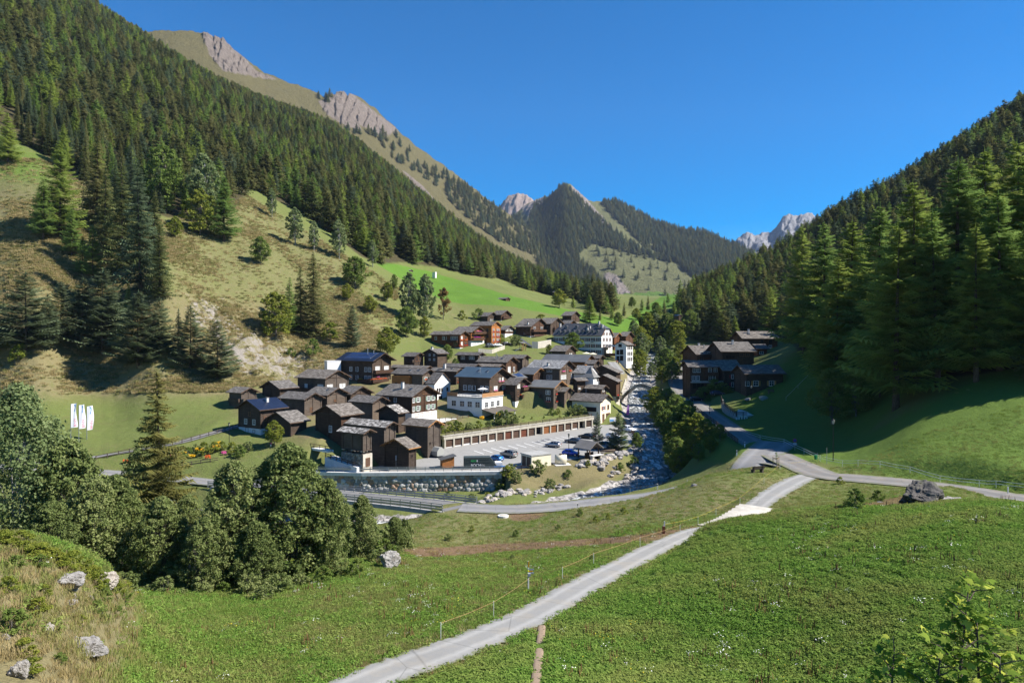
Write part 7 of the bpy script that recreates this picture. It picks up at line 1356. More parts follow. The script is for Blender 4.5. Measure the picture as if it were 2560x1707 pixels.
PT = {'blue': paint("bright_blue_paint", (0.02, 0.17, 0.45)), 'silver': paint("silver_grey_paint", (0.30, 0.30, 0.29), .35, .6), 'pale': paint("pale_silver_paint", (0.36, 0.36, 0.38), .35, .6), 'grey': paint("dark_grey_paint", (0.09, 0.10, 0.11)), 'black': paint("black_paint", (0.02, 0.02, 0.022)), 'royal': paint("royal_blue_paint", (0.012, 0.055, 0.40)), 'teal': paint("steel_blue_paint", (0.03, 0.10, 0.19)), 'white': paint("white_paint", (0.72, 0.72, 0.72), .3, 0), 'navy': paint("navy_paint", (0.025, 0.05, 0.09))}
car('hatch', on_lot(1239, 1149, 158), (-.72, .69), PT['blue'], "bright blue car parked with its tail to the container")
car('suv', on_lot(1272, 1141, 162), (-.72, .69), PT['silver'], "silver grey off road car next to the bright blue car")
car('hatch', on_lot(1383, 1119, 173), (-.86, .51), PT['pale'], "single pale silver car in the middle of the car park")
car('sedan', on_lot(1434, 1110, 178), (-.86, .51), PT['grey'], "dark grey car left of the black car")
car('sedan', on_lot(1467, 1100, 184), (-.86, .51), PT['black'], "black car next to the slim pine")
car('hatch', on_lot(1427, 1143, 162.5), (.93, -.36), PT['royal'], "royal blue car behind the lamp beside the timber shelter")
car('suv', on_lot(1519, 1124, 170), (.95, -.3), PT['teal'], "steel blue car behind the log bench")
car('suv', on_lot(1546, 1113, 176), (.95, -.3), PT['teal'], "steel blue car under the spreading pine")
car('hatch', on_lot(1497, 1127, 170), (.95, -.3), PT['white'], "white car half hidden behind the timber shelter")
car('suv', on_lot(1570, 1080, 193), (.5, -.86), PT['white'], "white car parked by the stream fence")
car('hatch', on_lot(1534, 1098, 184), (.9, -.4), PT['white'], "white car hidden by the spreading pine")
for (u, v, Y, k, pt, lab) in ((1226, 881, 296, 'suv', 'grey', "grey car on the upper village street below the red house"), (1244, 877, 299, 'hatch', 'white', "white car on the upper village street"), (1266, 872, 303, 'sedan', 'black', "dark car parked at the end of the upper village street")): p = at(u, v, Y); car(k, toZ(p, .05), (.8, .5), PT[pt], lab)
car('hatch', toZ(at(1793, 981, 203), .05), (.9, .1), PT['navy'], "dark blue car parked on the lawn before the houses across the river"); car('hatch', toZ(at(1741, 980, 205), .05), (.9, .1), PT['black'], "black car beside the hedge across the river")
# ------------------------------------------------------------------ street furniture and small things
def lamp(p, h, label):
    e = empty("street_lamp", p, 0, label, "street lamp", "black lantern street lamps"); b = MB(); b.mat(M_IRON); b.tube([(0, 0, -.3), (0, 0, .5), (0, 0, h - .75)], [.10, .075, .055], 8); b.cyl((0, 0, h - .78), .13, .06, 8); b.build("pole", e)
    b = MB(); b.mat(M_LGL).tube([(0, 0, h - .70), (0, 0, h - .16)], [.13, .24], 6); b.build("lantern_glass", e); b = MB(); b.mat(M_IRON).tube([(0, 0, h - .16), (0, 0, h - .02), (0, 0, h + .1)], [.29, .14, .02], 6)
    for k in range(6): a = k * math.pi / 3; b.bar((.13 * math.cos(a), .13 * math.sin(a), h - .72), (.245 * math.cos(a), .245 * math.sin(a), h - .16), .03)
    b.build("lantern_cap", e); return e
M_IRON = plain("black_iron", (0.014, 0.014, 0.015), .5, .3); M_LGL = plain("frosted_lantern_glass", (0.55, 0.52, 0.42), .4)
def gh(u, v, dv, Y=None): p = toZ(at(u, v, Y)) if Y else hit(u, v); return p, dv / F * p.y
for (u, v, dv, Y, lab) in ((2083, 1152, 103, 110, "black lantern on the shaded grass bank right of the road junction"), (1422, 1150, 66, 158, "black lantern beside the royal blue car in the car park"), (573, 1162, 66, 158, "black lantern next to the flower garden left of the village"), (1774, 1006, 26, 178, "black lantern on the lawn by the right road"), (1878, 980, 34, 190, "black lantern in front of the house with ochre shutters"), (1680, 968, 28, 235, "black lantern at the far end of the stone arch bridge")):
    p, h = gh(u, v, dv, Y); lamp(p, max(h, 2.9), lab)
def flagpole(u, Y, vt, k, label):
    x = (u - U0) / F * Y; p = Vector((x, Y, g(x, Y))); h = (V0 - vt) / F * Y - p.z; e = empty("flag", p, 0, label, "flag", "white flags on poles"); b = MB(); b.mat(M_STEEL).tube([(0, 0, -.5), (0, 0, h)], [.09, .05], 8); b.build("pole", e); fh, fw = 105 / F * Y * .565, 11 / F * Y; nx, nz = 8, 24; V, fs = [], []
    for j in range(nz + 1):
        for i in range(nx + 1): s, t = i / nx, j / nz; V.append((.08 + fw * s * (1 - .12 * math.sin(t * 5 + k) * s), fw * .55 * s + .18 * math.sin(s * 4 + t * 3 + k) * s, h - .08 - fh * t + .18 * s * (1 - .3 * t)))
    for j in range(nz):
        for i in range(nx): a = j * (nx + 1) + i; fs.append((a, a + 1, a + nx + 2, a + nx + 1))
    q = MB(); q.mat(M_FLAG); q.smooth = True; q.grid(V, fs); cl_ = q.build("cloth", e)
    def on(s, t, dy=-.035): return Vector((.08 + fw * s * (1 - .12 * math.sin(t * 5 + k) * s), fw * .55 * s + .18 * math.sin(s * 4 + t * 3 + k) * s + dy, h - .08 - fh * t + .18 * s * (1 - .3 * t)))
    q = MB(); q.mat(M_FBLUE)                # the blue swoosh
    for dy in (-.03,): q.face([tuple(on(*st, dy)) for st in ((.48, .04), (.72, .045), (.82, .09), (.70, .13))]); q.face([tuple(on(*st, dy)) for st in ((.72, .045), (.84, .10), (.80, .18), (.66, .34), (.52, .33), (.68, .20))])
    q.build("emblem", cl_)
    q = MB(); q.mat(M_FRED); c = bpy.data.curves.new("lettering", 'FONT'); c.body = "BINN"; c.size = 1.0; o0 = bpy.data.objects.new("lettering", c); COL.objects.link(o0); bpy.context.view_layer.update(); me_ = bpy.data.meshes.new_from_object(o0.evaluated_get(bpy.context.evaluated_depsgraph_get())); bpy.data.objects.remove(o0); mx = max(v.co.x for v in me_.vertices); my = max(v.co.y for v in me_.vertices)
    for v in me_.vertices: s, t = .50 + .36 * (v.co.y / my), .97 - .34 * (v.co.x / mx); s = 1.36 - s; w_ = on(s, t, -.03); v.co = w_
    me_.materials.append(M_FRED); link("lettering", me_, cl_); return e
M_FLAG = plain("white_flag_cloth", (0.74, 0.74, 0.77), .9, 0, .03); M_FBLUE = plain("flag_blue", (0.10, 0.30, 0.58), .9); M_FRED = plain("flag_red", (0.70, 0.12, 0.18), .9)
flagpole(177, 155, 1009, 0, "leftmost of the three white flags lettered in red"); flagpole(197, 160, 1012, 1.3, "middle one of the three white flags lettered in red"); flagpole(217, 165, 1015, 2.2, "rightmost of the three white flags lettered in red")
# purple feather flag by the stream
p = toZ(at(1573, 1030, 212)); e = empty("feather_flag", p, 0, "purple and pink feather flag standing by the stream", "flag"); b = MB(); b.mat(M_STEEL).tube([(0, 0, 0), (0, 0, 4.0)], [.04, .02], 6); b.build("pole", e); fm = NM("purple_flag_cloth"); sx = fm.n("ShaderNodeSeparateXYZ"); fm.l(fm.coord("Object"), sx.inputs[0]); fm.color(fm.ramp(fm.math('MULTIPLY', sx.outputs[2], .25), [(.2, (0.55, 0.05, 0.35)), (.45, (0.45, 0.12, 0.45)), (1, (0.30, 0.20, 0.50))])); b = MB(); b.mat(fm.m)
b.face([(0, 0, 4.0), (-.55, -.1, 3.8), (-1.0, -.15, .9), (-.05, 0, 1.0)]); b.build("cloth", e)
p = toZ(at(1532, 1024, 205)); e = empty("sign_board", p, R(20), "white and blue board beside the cream store house", "sign"); b = MB(); b.mat(M_STEEL).box(-.9, 0, 0, -.82, .08, 2.2); b.box(.82, 0, 0, .9, .08, 2.2); b.build("post", e); b = MB(); b.mat(M_WHITE).box(-1.1, -.05, 1.0, 1.1, 0, 2.3); b.mat(M_FBLUE).box(-1.0, -.07, 1.1, .3, -.051, 1.7); b.build("board", e)
# signpost on the meadow
def sp_plate(b, x0, x1, z, h, m): b.mat(m).prism([(x0, -.03, z), (x1 - h / 2, -.03, z), (x1, -.03, z + h / 2), (x1 - h / 2, -.03, z + h), (x0, -.03, z + h)], (0, .025, 0))
M_YEL = plain("signal_yellow", (0.72, 0.36, 0.015), .5); M_YELG = plain("lime_yellow", (0.55, 0.60, 0.03), .5); M_SGREY = plain("sign_back_grey", (0.34, 0.36, 0.40), .45)
p, h = gh(1320, 1476, 74); e = empty("trail_signpost", p, 0, "grey signpost with yellow and grey pointers on the near meadow", "signpost"); b = MB(); b.mat(M_SGREY).cyl((0, 0, -.3), .035, h + .3, 8); b.build("pole", e)
for (x1, z, hh, m_) in ((.42, h - .62, .10, M_SGREY), (.33, h - .74, .10, M_YEL), (.42, h - .86, .10, M_SGREY)): b = MB(); sp_plate(b, .05, x1, z, hh, m_); b.build("pointer", e)
for (z, m_) in ((h - .72, M_YELG), (h - .92, M_YELG)): b = MB(); b.mat(m_).cyl((0, 0, z), .06, .12, 8); b.build("collar", e)
b = MB(); b.mat(M_YEL).box(.0, -.07, h - .40, .09, -.04, h - .02); b.build("plate", e); b = MB(); b.mat(M_SGREY).box(-.02, -.17, h * .50, .17, .06, h * .50 + .20); b.build("letter_box", e)
# yellow trail sign, round sign, bin on the shaded bank
p, h = gh(2067, 1146, 40, 108); e = empty("trail_signpost", p, R(65), "signpost with several yellow plates on the shaded bank near the lantern", "signpost"); b = MB(); b.mat(M_SGREY).cyl((0, 0, -.3), .035, h + .3, 8); b.build("pole", e)
for k in range(4): b = MB(); sp_plate(b, -.1, .55, h - .25 - .3 * k, .2, M_YEL); b.build("pointer", e)
p, h = gh(1987, 1121, 29, 122); e = empty("road_sign", p, R(-10), "round dark blue road sign with a small plate below it", "road sign"); b = MB(); b.mat(M_STEEL).cyl((0, 0, -.3), .04, h + .2, 8); b.build("pole", e); b = MB(); b.mat(plain("sign_red", (0.35, 0.02, 0.02), .5)).tube([(0, -.05, h - .35), (0, -.08, h - .35)], [.36, .36], 20); b.mat(plain("sign_blue", (0.03, 0.06, 0.20), .5)).tube([(0, -.079, h - .35), (0, -.095, h - .35)], [.29, .29], 20); b.build("disc", e); b = MB(); b.mat(M_SGREY).box(-.3, -.07, h - 1.15, .3, -.04, h - .78); b.build("plate", e)
p, h = gh(2039, 1144, 13, 111); e = empty("litter_bin", p, 0, "small green litter bin on the shaded bank by the road", "litter bin"); b = MB(); b.mat(plain("bin_green", (0.02, 0.22, 0.08), .5)).tube([(0, 0, .25), (0, 0, .9)], [.20, .25], 12); b.build("bucket", e); b = MB(); b.mat(M_STEEL).cyl((.3, 0, -.3), .035, 1.6, 6); b.build("post", e)
# signs and posts near the car park
p = on_lot(990, 1166, 150.5); e = empty("road_sign", p, R(200), "thin pole with a narrow sign seen from behind at the village road", "road sign"); b = MB(); b.mat(M_STEEL).cyl((0, 0, 0), .04, 3.2, 6); b.build("pole", e); b = MB(); b.mat(M_SGREY).box(-.12, -.04, 2.1, .12, -.02, 3.2); b.build("plate", e)
# delineator posts
def delineator(u, v, Y, label):
    p, h = gh(u, v, 16, Y); e = empty("delineator_post", p, 0, label, "road post", "white road posts with a black band"); b = MB(); b.mat(M_FR).box(-.06, -.06, -.2, .06, .06, .95); b.build("post", e); b = MB(); b.mat(M_IRON).prism([(-.064, -.065, .62), (.064, -.065, .66), (.064, -.065, .86), (-.064, -.065, .82)], (0, .13, 0)); b.build("band", e)
for a_ in ((1342, 1255, 106, "white road post with a black band, left one on the bank of the near road"), (1508, 1243, 110, "white road post with a black band in the middle of the near road bank"), (1643, 1227, 112, "white road post with a black band by the yellow tape above the near road"), (1842, 1179, 118, "white road post with a black band on the dark grass by the asphalt turn"), (1862, 1128, 126, "white road post at the end of the long wooden fence"), (1444, 1272, 99, "short white post at the near edge of the near road")): delineator(*a_)
# benches
def bench(p, rz, label, L=1.9):
    e = empty("bench", p, rz, label, "bench"); wdm = M_W['grey']; b = MB(); b.mat(wdm)
    b.box(-L / 2, -.28, .42, L / 2, .18, .50); b.build("seat", e); b = MB(); b.mat(wdm); b.prism([(-L / 2, .20, .55), (L / 2, .20, .55), (L / 2, .32, .95), (-L / 2, .32, .95)], (0, .08, 0)); b.build("backrest", e)
    for x in (-L * .36, L * .36): b = MB(); b.mat(wdm).box(x - .12, -.26, -.3, x + .12, .30, .42); b.mat(wdm).prism([(x - .08, .22, .4), (x + .08, .22, .4), (x + .08, .36, 1.0), (x - .08, .36, 1.0)], (0, .1, 0)); b.build("leg", e)
    return e
bench(hit(1893, 1181), R(200), "weathered wooden bench on the grassy rise at the road junction", 2.1); bench(toZ(at(1928, 964, 190)), R(5), "wooden bench in front of the window with ochre shutters", 1.8)
p = on_lot(1519, 1138, 164); e = empty("log_bench", p, R(22), "long pale log bench beside the timber shelter", "bench"); b = MB(); b.mat(M_W['grey']); b.smooth = True; b.tube([(-2.0, 0, .75), (2.0, 0, .75)], [.22, .2], 10); b.build("backrest", e); b = MB(); b.mat(M_W['grey']).box(-2.1, -.75, .40, 2.1, -.25, .50); b.build("seat", e)
for x in (-1.5, 1.5): b = MB(); b.mat(M_MORTAR).box(x - .2, -.7, -.4, x + .2, .1, .42); b.build("leg", e)
# tree in stakes next to the bench
p = hit(1941, 1172); e = empty("staked_sapling", p, 0, "young sapling held by three pale stakes beside the bench", "tree"); sm = wood("pale_stakes", (0.20, 0.14, 0.08), (0.32, 0.24, 0.15), (0.45, 0.35, 0.24)); 
for k in range(3): a = k * 2.09 + .4; b = MB(); b.mat(sm).cyl((.5 * math.cos(a), .5 * math.sin(a), -.3), .05, 2.1, 7); b.build("stake", e)
b = MB(); b.mat(sm)
for k in range(3): a, a2 = k * 2.09 + .4, (k + 1) * 2.09 + .4; b.bar((.5 * math.cos(a), .5 * math.sin(a), 1.55), (.5 * math.cos(a2), .5 * math.sin(a2), 1.55), .05, .08)
b.build("brace", e); b = MB(); b.mat(M_BARKG).tube([(0, 0, -.2), (.05, 0, 1.2), (0, .05, 2.5)], [.035, .028, .01], 6); b.build("trunk", e); rs = np.random.RandomState(4); Q, Fc, T = leaf_cloud(np.array([(0, 0, 1.6), (.1, 0, 2.0), (0, .1, 2.35)]), np.array([.3, .28, .2]), 28, .13, rs, np.array([.5, .6, .6])); link("crown", np_mesh("crown", Q, Fc, M_LEAFG, T), e)
# timber shelter with a stone hearth
e = empty("timber_shelter", on_lot(1474, 1157, 157.5), R(40), "open timber shelter with a slab roof over a stone hearth", "shelter"); b = MB(); b.mat(M_BEAM)
for (x, y) in ((0, 0), (3.0, 0), (0, 3.6), (3.0, 3.6)): b.box(x - .12, y - .12, -.5, x + .12, y + .12, 2.75)
for y in (0, 3.6): b.bar((-.4, y, 2.7), (3.4, y, 2.7), .2); b.bar((0, y, 2.7), (1.5, y, 3.75), .15); b.bar((3, y, 2.7), (1.5, y, 3.75), .15)
b.build("frame", e); b = MB(); b.mat(M_R['stone'])
for sg in (0, 1): X = (lambda x: x) if sg == 0 else (lambda x: 3.0 - x); b.prism([(X(-.9), -.9, 2.35), (X(1.5), -.9, 3.95), (X(1.5), 4.4, 3.95), (X(-.9), 4.4, 2.35)], (0, 0, .18))
b.build("roof", e); b = MB(); b.mat(M_MORTAR).box(-.1, -1.1, -.8, .45, -.3, .95); b.box(2.5, -1.1, -.8, 3.05, -.3, .95); b.mat(M_CONCW).box(-.3, -1.25, .95, 3.3, -.2, 1.12); b.mat(M_DARK).box(.45, -.6, -.6, 2.5, -.35, .9); b.build("hearth", e); b = MB(); b.mat(M_W['dark']).box(.1, 1.5, -.3, 2.9, 1.7, 1.4); b.build("back_wall", e)
# scarecrow in the garden
p = hit(677, 1116); e = empty("scarecrow", p, 0, "scarecrow in a dark pink coat on the grass left of the garden tree", "scarecrow"); b = MB(); b.mat(M_FR); b.smooth = True; b.tube([(0, 0, -.2), (0, 0, .55)], [.13, .15], 10); b.build("leg", e); b = MB(); b.mat(plain("pink_coat", (0.26, 0.09, 0.14), .9)); b.smooth = True; b.tube([(0, 0, .5), (0, 0, .9), (0, 0, 1.4), (0, 0, 1.5)], [.26, .24, .22, .10], 12); b.tube([(-.72, 0, 1.36), (0, 0, 1.34), (.72, 0, 1.36)], [.08, .12, .08], 8); b.build("coat", e); b = MB(); b.mat(plain("straw_head", (0.55, 0.36, 0.25), .9)); b.smooth = True; b.tube([(0, 0, 1.5), (0, 0, 1.58), (0, 0, 1.72), (0, 0, 1.82)], [.06, .14, .14, .05], 10); b.build("head", e)
# two strollers by the hotel
def person(p, rz, c1, c2, label, h=1.72):
    """standing figure grown from one skeleton: arms hanging, feet a little apart"""
    me = bpy.data.meshes.new("person"); s = h / 1.72; V = [(0, 0, .95), (0, 0, 1.15), (0, .01, 1.38), (0, 0, 1.48), (0, -.02, 1.60), (0, -.02, 1.68), (-.10, 0, .90), (-.11, -.05, .50), (-.11, .02, .08), (-.11, -.14, .03), (.10, 0, .90), (.11, .05, .50), (.11, .10, .08), (.11, -.04, .03), (-.20, .01, 1.36), (-.25, .03, 1.10), (-.26, -.05, .86), (-.26, -.07, .78), (.20, .01, 1.36), (.25, -.02, 1.10), (.26, -.08, .86), (.26, -.10, .78)]
    E = [(0, 1), (1, 2), (2, 3), (3, 4), (4, 5), (0, 6), (6, 7), (7, 8), (8, 9), (0, 10), (10, 11), (11, 12), (12, 13), (2, 14), (14, 15), (15, 16), (16, 17), (2, 18), (18, 19), (19, 20), (20, 21)]; rad = [.16, .15, .17, .06, .10, .09, .10, .065, .05, .045, .10, .065, .05, .045, .075, .05, .04, .035, .075, .05, .04, .035]
    me.from_pydata([tuple(c * s for c in v) for v in V], E, []); o = bpy.data.objects.new("person", me); COL.objects.link(o); md = o.modifiers.new("skin", 'SKIN')
    for i, r in enumerate(rad): me.skin_vertices[0].data[i].radius = (r * s, r * .85 * s)
    me.skin_vertices[0].data[0].use_root = True; o.modifiers.new("sub", 'SUBSURF').levels = 1; bpy.context.view_layer.update(); m2 = bpy.data.meshes.new_from_object(o.evaluated_get(bpy.context.evaluated_depsgraph_get())); bpy.data.objects.remove(o)
    for m_ in (c1, c2, M_SKIN, M_HAIR): m2.materials.append(m_)
    for f in m2.polygons: z = f.center.z / s; f.material_index = 3 if z > 1.64 else 2 if z > 1.46 or (abs(f.center.x) > .2 * s and z < .9) else 0 if z > .92 else 1; f.use_smooth = True
    return tag(link("person", m2, None, p, rz), label, "person")
M_SKIN = plain("skin", (0.48, 0.27, 0.19), .6); M_HAIR = plain("brown_hair", (0.06, 0.035, 0.02), .7)
person(toZ(at(1542, 905, 281), .1), 0, plain("red_shirt", (0.45, 0.05, 0.07), .9), plain("blue_jeans", (0.04, 0.06, 0.13), .9), "person in a red top walking on the road in front of the hotel"); person(toZ(at(1546.5, 905, 282), .1), 2.6, plain("navy_jacket", (0.03, 0.04, 0.09), .9), plain("dark_trousers", (0.03, 0.03, 0.035), .9), "person in dark clothes walking on the road in front of the hotel", 1.78)
# play tower and covered stairs below the large chalet
p = toZ(at(1305, 882, 294)); e = empty("play_tower", p, R(30), "wooden play tower with a slide and a pale roof above the middle village", "play tower"); b = MB(); b.mat(M_BEAMO)
for (x, y) in ((0, 0), (1.8, 0), (0, 1.8), (1.8, 1.8)): b.box(x - .1, y - .1, -.5, x + .1, y + .1, 3.4)
b.box(-.1, -.1, 1.3, 1.9, 1.9, 1.45); b.build("frame", e); b = MB(); b.mat(M_R['pale']).prism([(-.3, -.3, 3.4), (2.1, -.3, 3.4), (2.1, 2.1, 3.8), (-.3, 2.1, 3.8)], (0, 0, .12)); b.build("roof", e); b = MB(); b.mat(M_STEEL).prism([(-.1, .5, 1.4), (-3.0, .5, .1), (-3.0, 1.2, .1), (-.1, 1.2, 1.4)], (0, 0, .08)); b.build("slide", e)
a, c = toZ(at(1297, 838, 312), 1.5), toZ(at(1330, 864, 300), .6); e = empty("covered_stairs", c, 0, "long straight grey stairway climbing the bank left of the large chalet", "stairs"); b = MB(); b.mat(M_R['metal']).bar(a - c, (0, 0, 0), 1.6, .25); b.build("flight", e); b = MB(); b.mat(M_STEEL)
for sg in (-.7, .7): b.bar(a - c + Vector((sg, 0, 1)), Vector((sg, 0, 1)), .06)
b.build("handrail", e)
# terrace wall under the large chalet, white garden parasols, retaining walls of the upper street
def wall_run(name, pts, h, th_, mat, label, cat="wall", cap=None, dz=-1.5):
    pts = [Vector(p) for p in pts]; e = empty(name, pts[0], 0, label, cat); b = MB(); b.mat(mat)
    for a, c in zip(pts[:-1], pts[1:]):
        d = c - a; n_ = Vector((-d.y, d.x, 0)).normalized() * th_; o = a - pts[0]; q = c - pts[0]; b.prism([(o.x, o.y, o.z + dz), (q.x, q.y, q.z + dz), (q.x, q.y, q.z + h), (o.x, o.y, o.z + h)], n_)
    b.build("wall", e); return e
wall_run("terrace_wall", gl2((1196, 893, 284), (1230, 890, 286), (1262, 880, 296)), 1.6, .4, M_CONC, "pale stone wall under the upper village street")
wall_run("terrace_wall", gl2((1330, 870, 300), (1345, 868, 300), (1378, 862, 308)), 3.0, .5, M_MORTAR, "pale terrace wall in front of the large chalet")
wall_run("road_wall", gl2((1556, 932, 248), (1566, 908, 274)), 1.0, .4, M_CONC, "pale parapet wall of the hotel road above the gorge", dz=-5)
for (u, v, Y, lab) in ((1466, 885, 290, "left one of the two cream parasols on the hotel terrace"), (1482, 885, 290, "right one of the two cream parasols on the hotel terrace")):
    p = toZ(at(u, v, Y)); e = empty("parasol", p, 0, lab, "parasol"); b = MB(); b.mat(M_FR).cyl((0, 0, 0), .05, 2.6, 6); b.build("pole", e); b = MB(); b.mat(M_CREAM); rs_ = [(1.9 * math.cos(k * math.pi / 4), 1.9 * math.sin(k * math.pi / 4), 2.3) for k in range(8)]
    for k in range(8): b.face([rs_[k], rs_[(k + 1) % 8], (0, 0, 2.9)])
    b.build("canopy", e)
# curved retaining wall and terrace below the houses across the river
cw = [at(1803, 996, 190), at(1806, 1010, 184), at(1818, 1026, 177), at(1834, 1036, 171), at(1842, 1038, 169)]; zt = (V0 - 1001) / F * 180; cw = [Vector((p.x, p.y, -21.5)) for p in cw]
e = empty("curved_wall", cw[0], 0, "curved grey concrete retaining wall with a brown fence by the right road", "wall"); b = MB(); b.mat(M_CONCG)
for i, (a, c) in enumerate(zip(cw[:-1], cw[1:])):
    d = c - a; n_ = Vector((-d.y, d.x, 0)).normalized() * .5; h0, h1 = (-17.6 - .55 * i) + 21.5, (-17.6 - .55 * (i + 1)) + 21.5; o, q = a - cw[0], c - cw[0]; b.prism([(o.x, o.y, -1), (q.x, q.y, -1), (q.x, q.y, h1), (o.x, o.y, h0)], n_)
b.build("wall", e); tp_ = [Vector((p.x, p.y, -17.6 - .55 * i)) for i, p in enumerate(cw)]; wood_fence(tp_, 1.5, "brown wooden fence on top of the curved grey wall", (.3, .6, .9), 1.0)
zt = tp_[-1].z; P4 = [cw[-1], at(1868, 1040, 168), at(1920, 1030, 174), at(1890, 1010, 186), at(1845, 1008, 186)]; P4 = [Vector((p.x, p.y, zt)) for p in P4]; e = empty("garage_terrace", P4[0], 0, "pale concrete terrace on pillars beside the curved grey wall", "terrace"); b = MB(); b.mat(M_SLAB).prism([tuple(p - P4[0] + up * .15) for p in P4], (0, 0, -.35)); b.build("slab", e); b = MB(); b.mat(M_CONCW)
for t in (0.0, .25, .5, .75, 1.0): p = P4[0].lerp(P4[1], t) - P4[0]; b.box(p.x - .15, p.y - .05, -3, p.x + .15, p.y + .3, -.2)
b.build("pillar", e); b = MB(); b.mat(M_DARK); p, q = Vector((0, 1.2, 0)), P4[1] - P4[0] + Vector((0, 1.2, 0)); b.face([(p.x, p.y, -3), (q.x, q.y, -3), (q.x, q.y, -.2), (p.x, p.y, -.2)]); b.build("opening", e)
wood_fence([P4[0] + up * .15, P4[1] + up * .15], 1.5, "brown fence along the front of the pale concrete terrace", (.3, .6, .9), 1.0)
p = at(1908, 1010, 186); boulder(toZ(p, .3), (1.6, 1.2, 1.1), "pale grey boulder behind the concrete terrace", mesh=RK[2]); boulder(toZ(at(1870, 990, 190), .2), (1.4, 1.0, .8), "pale stones at the foot of the bank with ochre shutter house", mesh=RK[3])
# electric fences: thin posts with tape
M_TAPEY = plain("yellow_tape", (0.55, 0.42, 0.06), .7); M_TAPEW = plain("white_tape", (0.62, 0.64, 0.66), .7); M_TAPEO = plain("faded_orange_tape", (0.42, 0.25, 0.12), .8); M_PLST = plain("pale_plastic_post", (0.50, 0.52, 0.46), .6)
def tape_fence(pts, label, tape, n=1, h=.9, pw=.022, step=None, sag=.06, tw=.014):
    P_ = [Vector(p) for p in pts]; e = empty("tape_fence", P_[0], 0, label, "electric fence"); pm_ = None
    for p in P_:
        if pm_ is None: b = MB(); b.mat(M_PLST).cyl((0, 0, -.2), pw, h + .2, 6); pm_ = b.mesh("post")
        link("post", pm_, e, p - P_[0])
    b = MB(); b.mat(tape)
    for k in range(n):
        z = h * (1 - .38 * k) - .04
        for a, c in zip(P_[:-1], P_[1:]): m_ = (a + c) / 2 + up * (z - sag); b.bar(a - P_[0] + up * z, m_ - P_[0], tw * .5, tw); b.bar(m_ - P_[0], c - P_[0] + up * z, tw * .5, tw)
    b.build("tape", e); return e
H_ = hit
tape_fence([H_(1102, 1600), H_(1234, 1543), H_(1322, 1478), H_(1406, 1450), H_(1484, 1412), H_(1600, 1368), H_(1700, 1335)], "long faded orange tape fence along the left side of the path", M_TAPEO)
tape_fence([H_(1658, 1334), H_(1745, 1312), H_(1790, 1290), H_(1850, 1262), H_(1910, 1210), H_(1950, 1175)], "yellow tape fence rising from the rusty post to the bench", M_TAPEY); tape_fence([toZ(at(1575, 1225, 112)), toZ(at(1645, 1227, 112)), toZ(at(1718, 1213, 110))], "short yellow tape above the near road bank", M_TAPEY); tape_fence([H_(1975, 1172), H_(2015, 1168)], "short yellow and red barrier tape at the road junction", M_TAPEY, h=1.0)
tape_fence([toZ(at(u, v, Y)) for u, v, Y in ((1850, 1072, 148), (1900, 1090, 138), (1960, 1112, 128), (2010, 1125, 118), (2050, 1140, 110), (2106, 1158, 104), (2145, 1162, 101), (2200, 1168, 98), (2275, 1178, 95), (2350, 1195, 91), (2448, 1210, 88), (2490, 1218, 87), (2600, 1235, 84))], "long double white tape fence along the upper side of the right road", M_TAPEW, 2, 1.0, .03, tw=.04)
tape_fence([toZ(at(u, v, Y)) for u, v, Y in ((1965, 990, 178), (1995, 972, 186), (2030, 945, 192), (2060, 928, 194))], "white tape fence climbing the shaded slope", M_TAPEW, 1, 1.0, .03, tw=.05)
p, h = gh(1659, 1334, 30); e = empty("rusty_post", p, 0, "short thick rusty post at the left edge of the path", "post"); b = MB(); b.mat(plain("rust", (0.14, 0.05, 0.03), .9)).box(-.12, -.1, -.3, .12, .1, h * .62); b.build("stump", e); b = MB(); b.mat(M_SGREY).cyl((.1, .1, -.2), .06, h + .2, 8); b.build("pipe", e)
p = H_(2520, 1236); e = empty("marker_post", p, 0, "thin white marker post at the right edge of the photo by the road", "post"); b = MB(); b.mat(M_FR).box(-.05, -.05, -.2, .05, .05, .95); b.build("post", e)
p = H_(1258, 1292); e = empty("manhole_ring", p, 0, "round pale concrete manhole ring in the grass below the near road", "manhole"); b = MB(); b.mat(M_CONCW).tube([(0, 0, -.2), (0, 0, .22)], [.75, .75], 20); b.build("ring", e); b = MB(); b.mat(M_CONC).tube([(0, 0, .2), (0, 0, .25)], [.45, .45], 16); b.build("lid", e)
# ------------------------------------------------------------------ rocks of the near ground
for (u, v, s, k, lab, rz) in ((215, 1630, (0.80, .60, .50), 0, "wide pale boulder with dark lichen at the foot of the rocky knoll", .2), (165, 1462, (.62, .5, .42), 1, "pale flat topped rock on the rocky knoll", .5), (262, 1462, (.60, .45, .62), 2, "lichen covered rock at the right end of the knoll crest", 1.1), (180, 1478, (.25, .2, .2), 3, "small pale stone below the flat topped rock", 0), (176, 1512, (.26, .2, .17), 4, "small pale stone in the middle of the knoll", .7), (122, 1583, (.20, .16, .3), 0, "upright whitish stone left of the wide boulder", 1.9), (45, 1690, (.25, .22, .4), 1, "dark upright stone at the bottom left corner", .4), (225, 1500, (.12, .1, .2), 2, "little white stone between the bushes of the knoll", 0), (14, 1598, (.14, .12, .12), 3, "little white stone at the left edge of the knoll", 0), (185, 1495, (.16, .1, .2), 2, "thin pale stone under the flat topped rock", 2.0)):
    p = hit(u, v); boulder(p + up * (s[2] * .35), s, lab, None, mesh=RKL[k], rz=rz, cat="rock")
p = hit(975, 1418); boulder(p + up * .5, (1.0, .8, 1.15), "upright dark grey boulder at the end of the shrubs on the meadow edge", mesh=RKL[4], rz=.6)
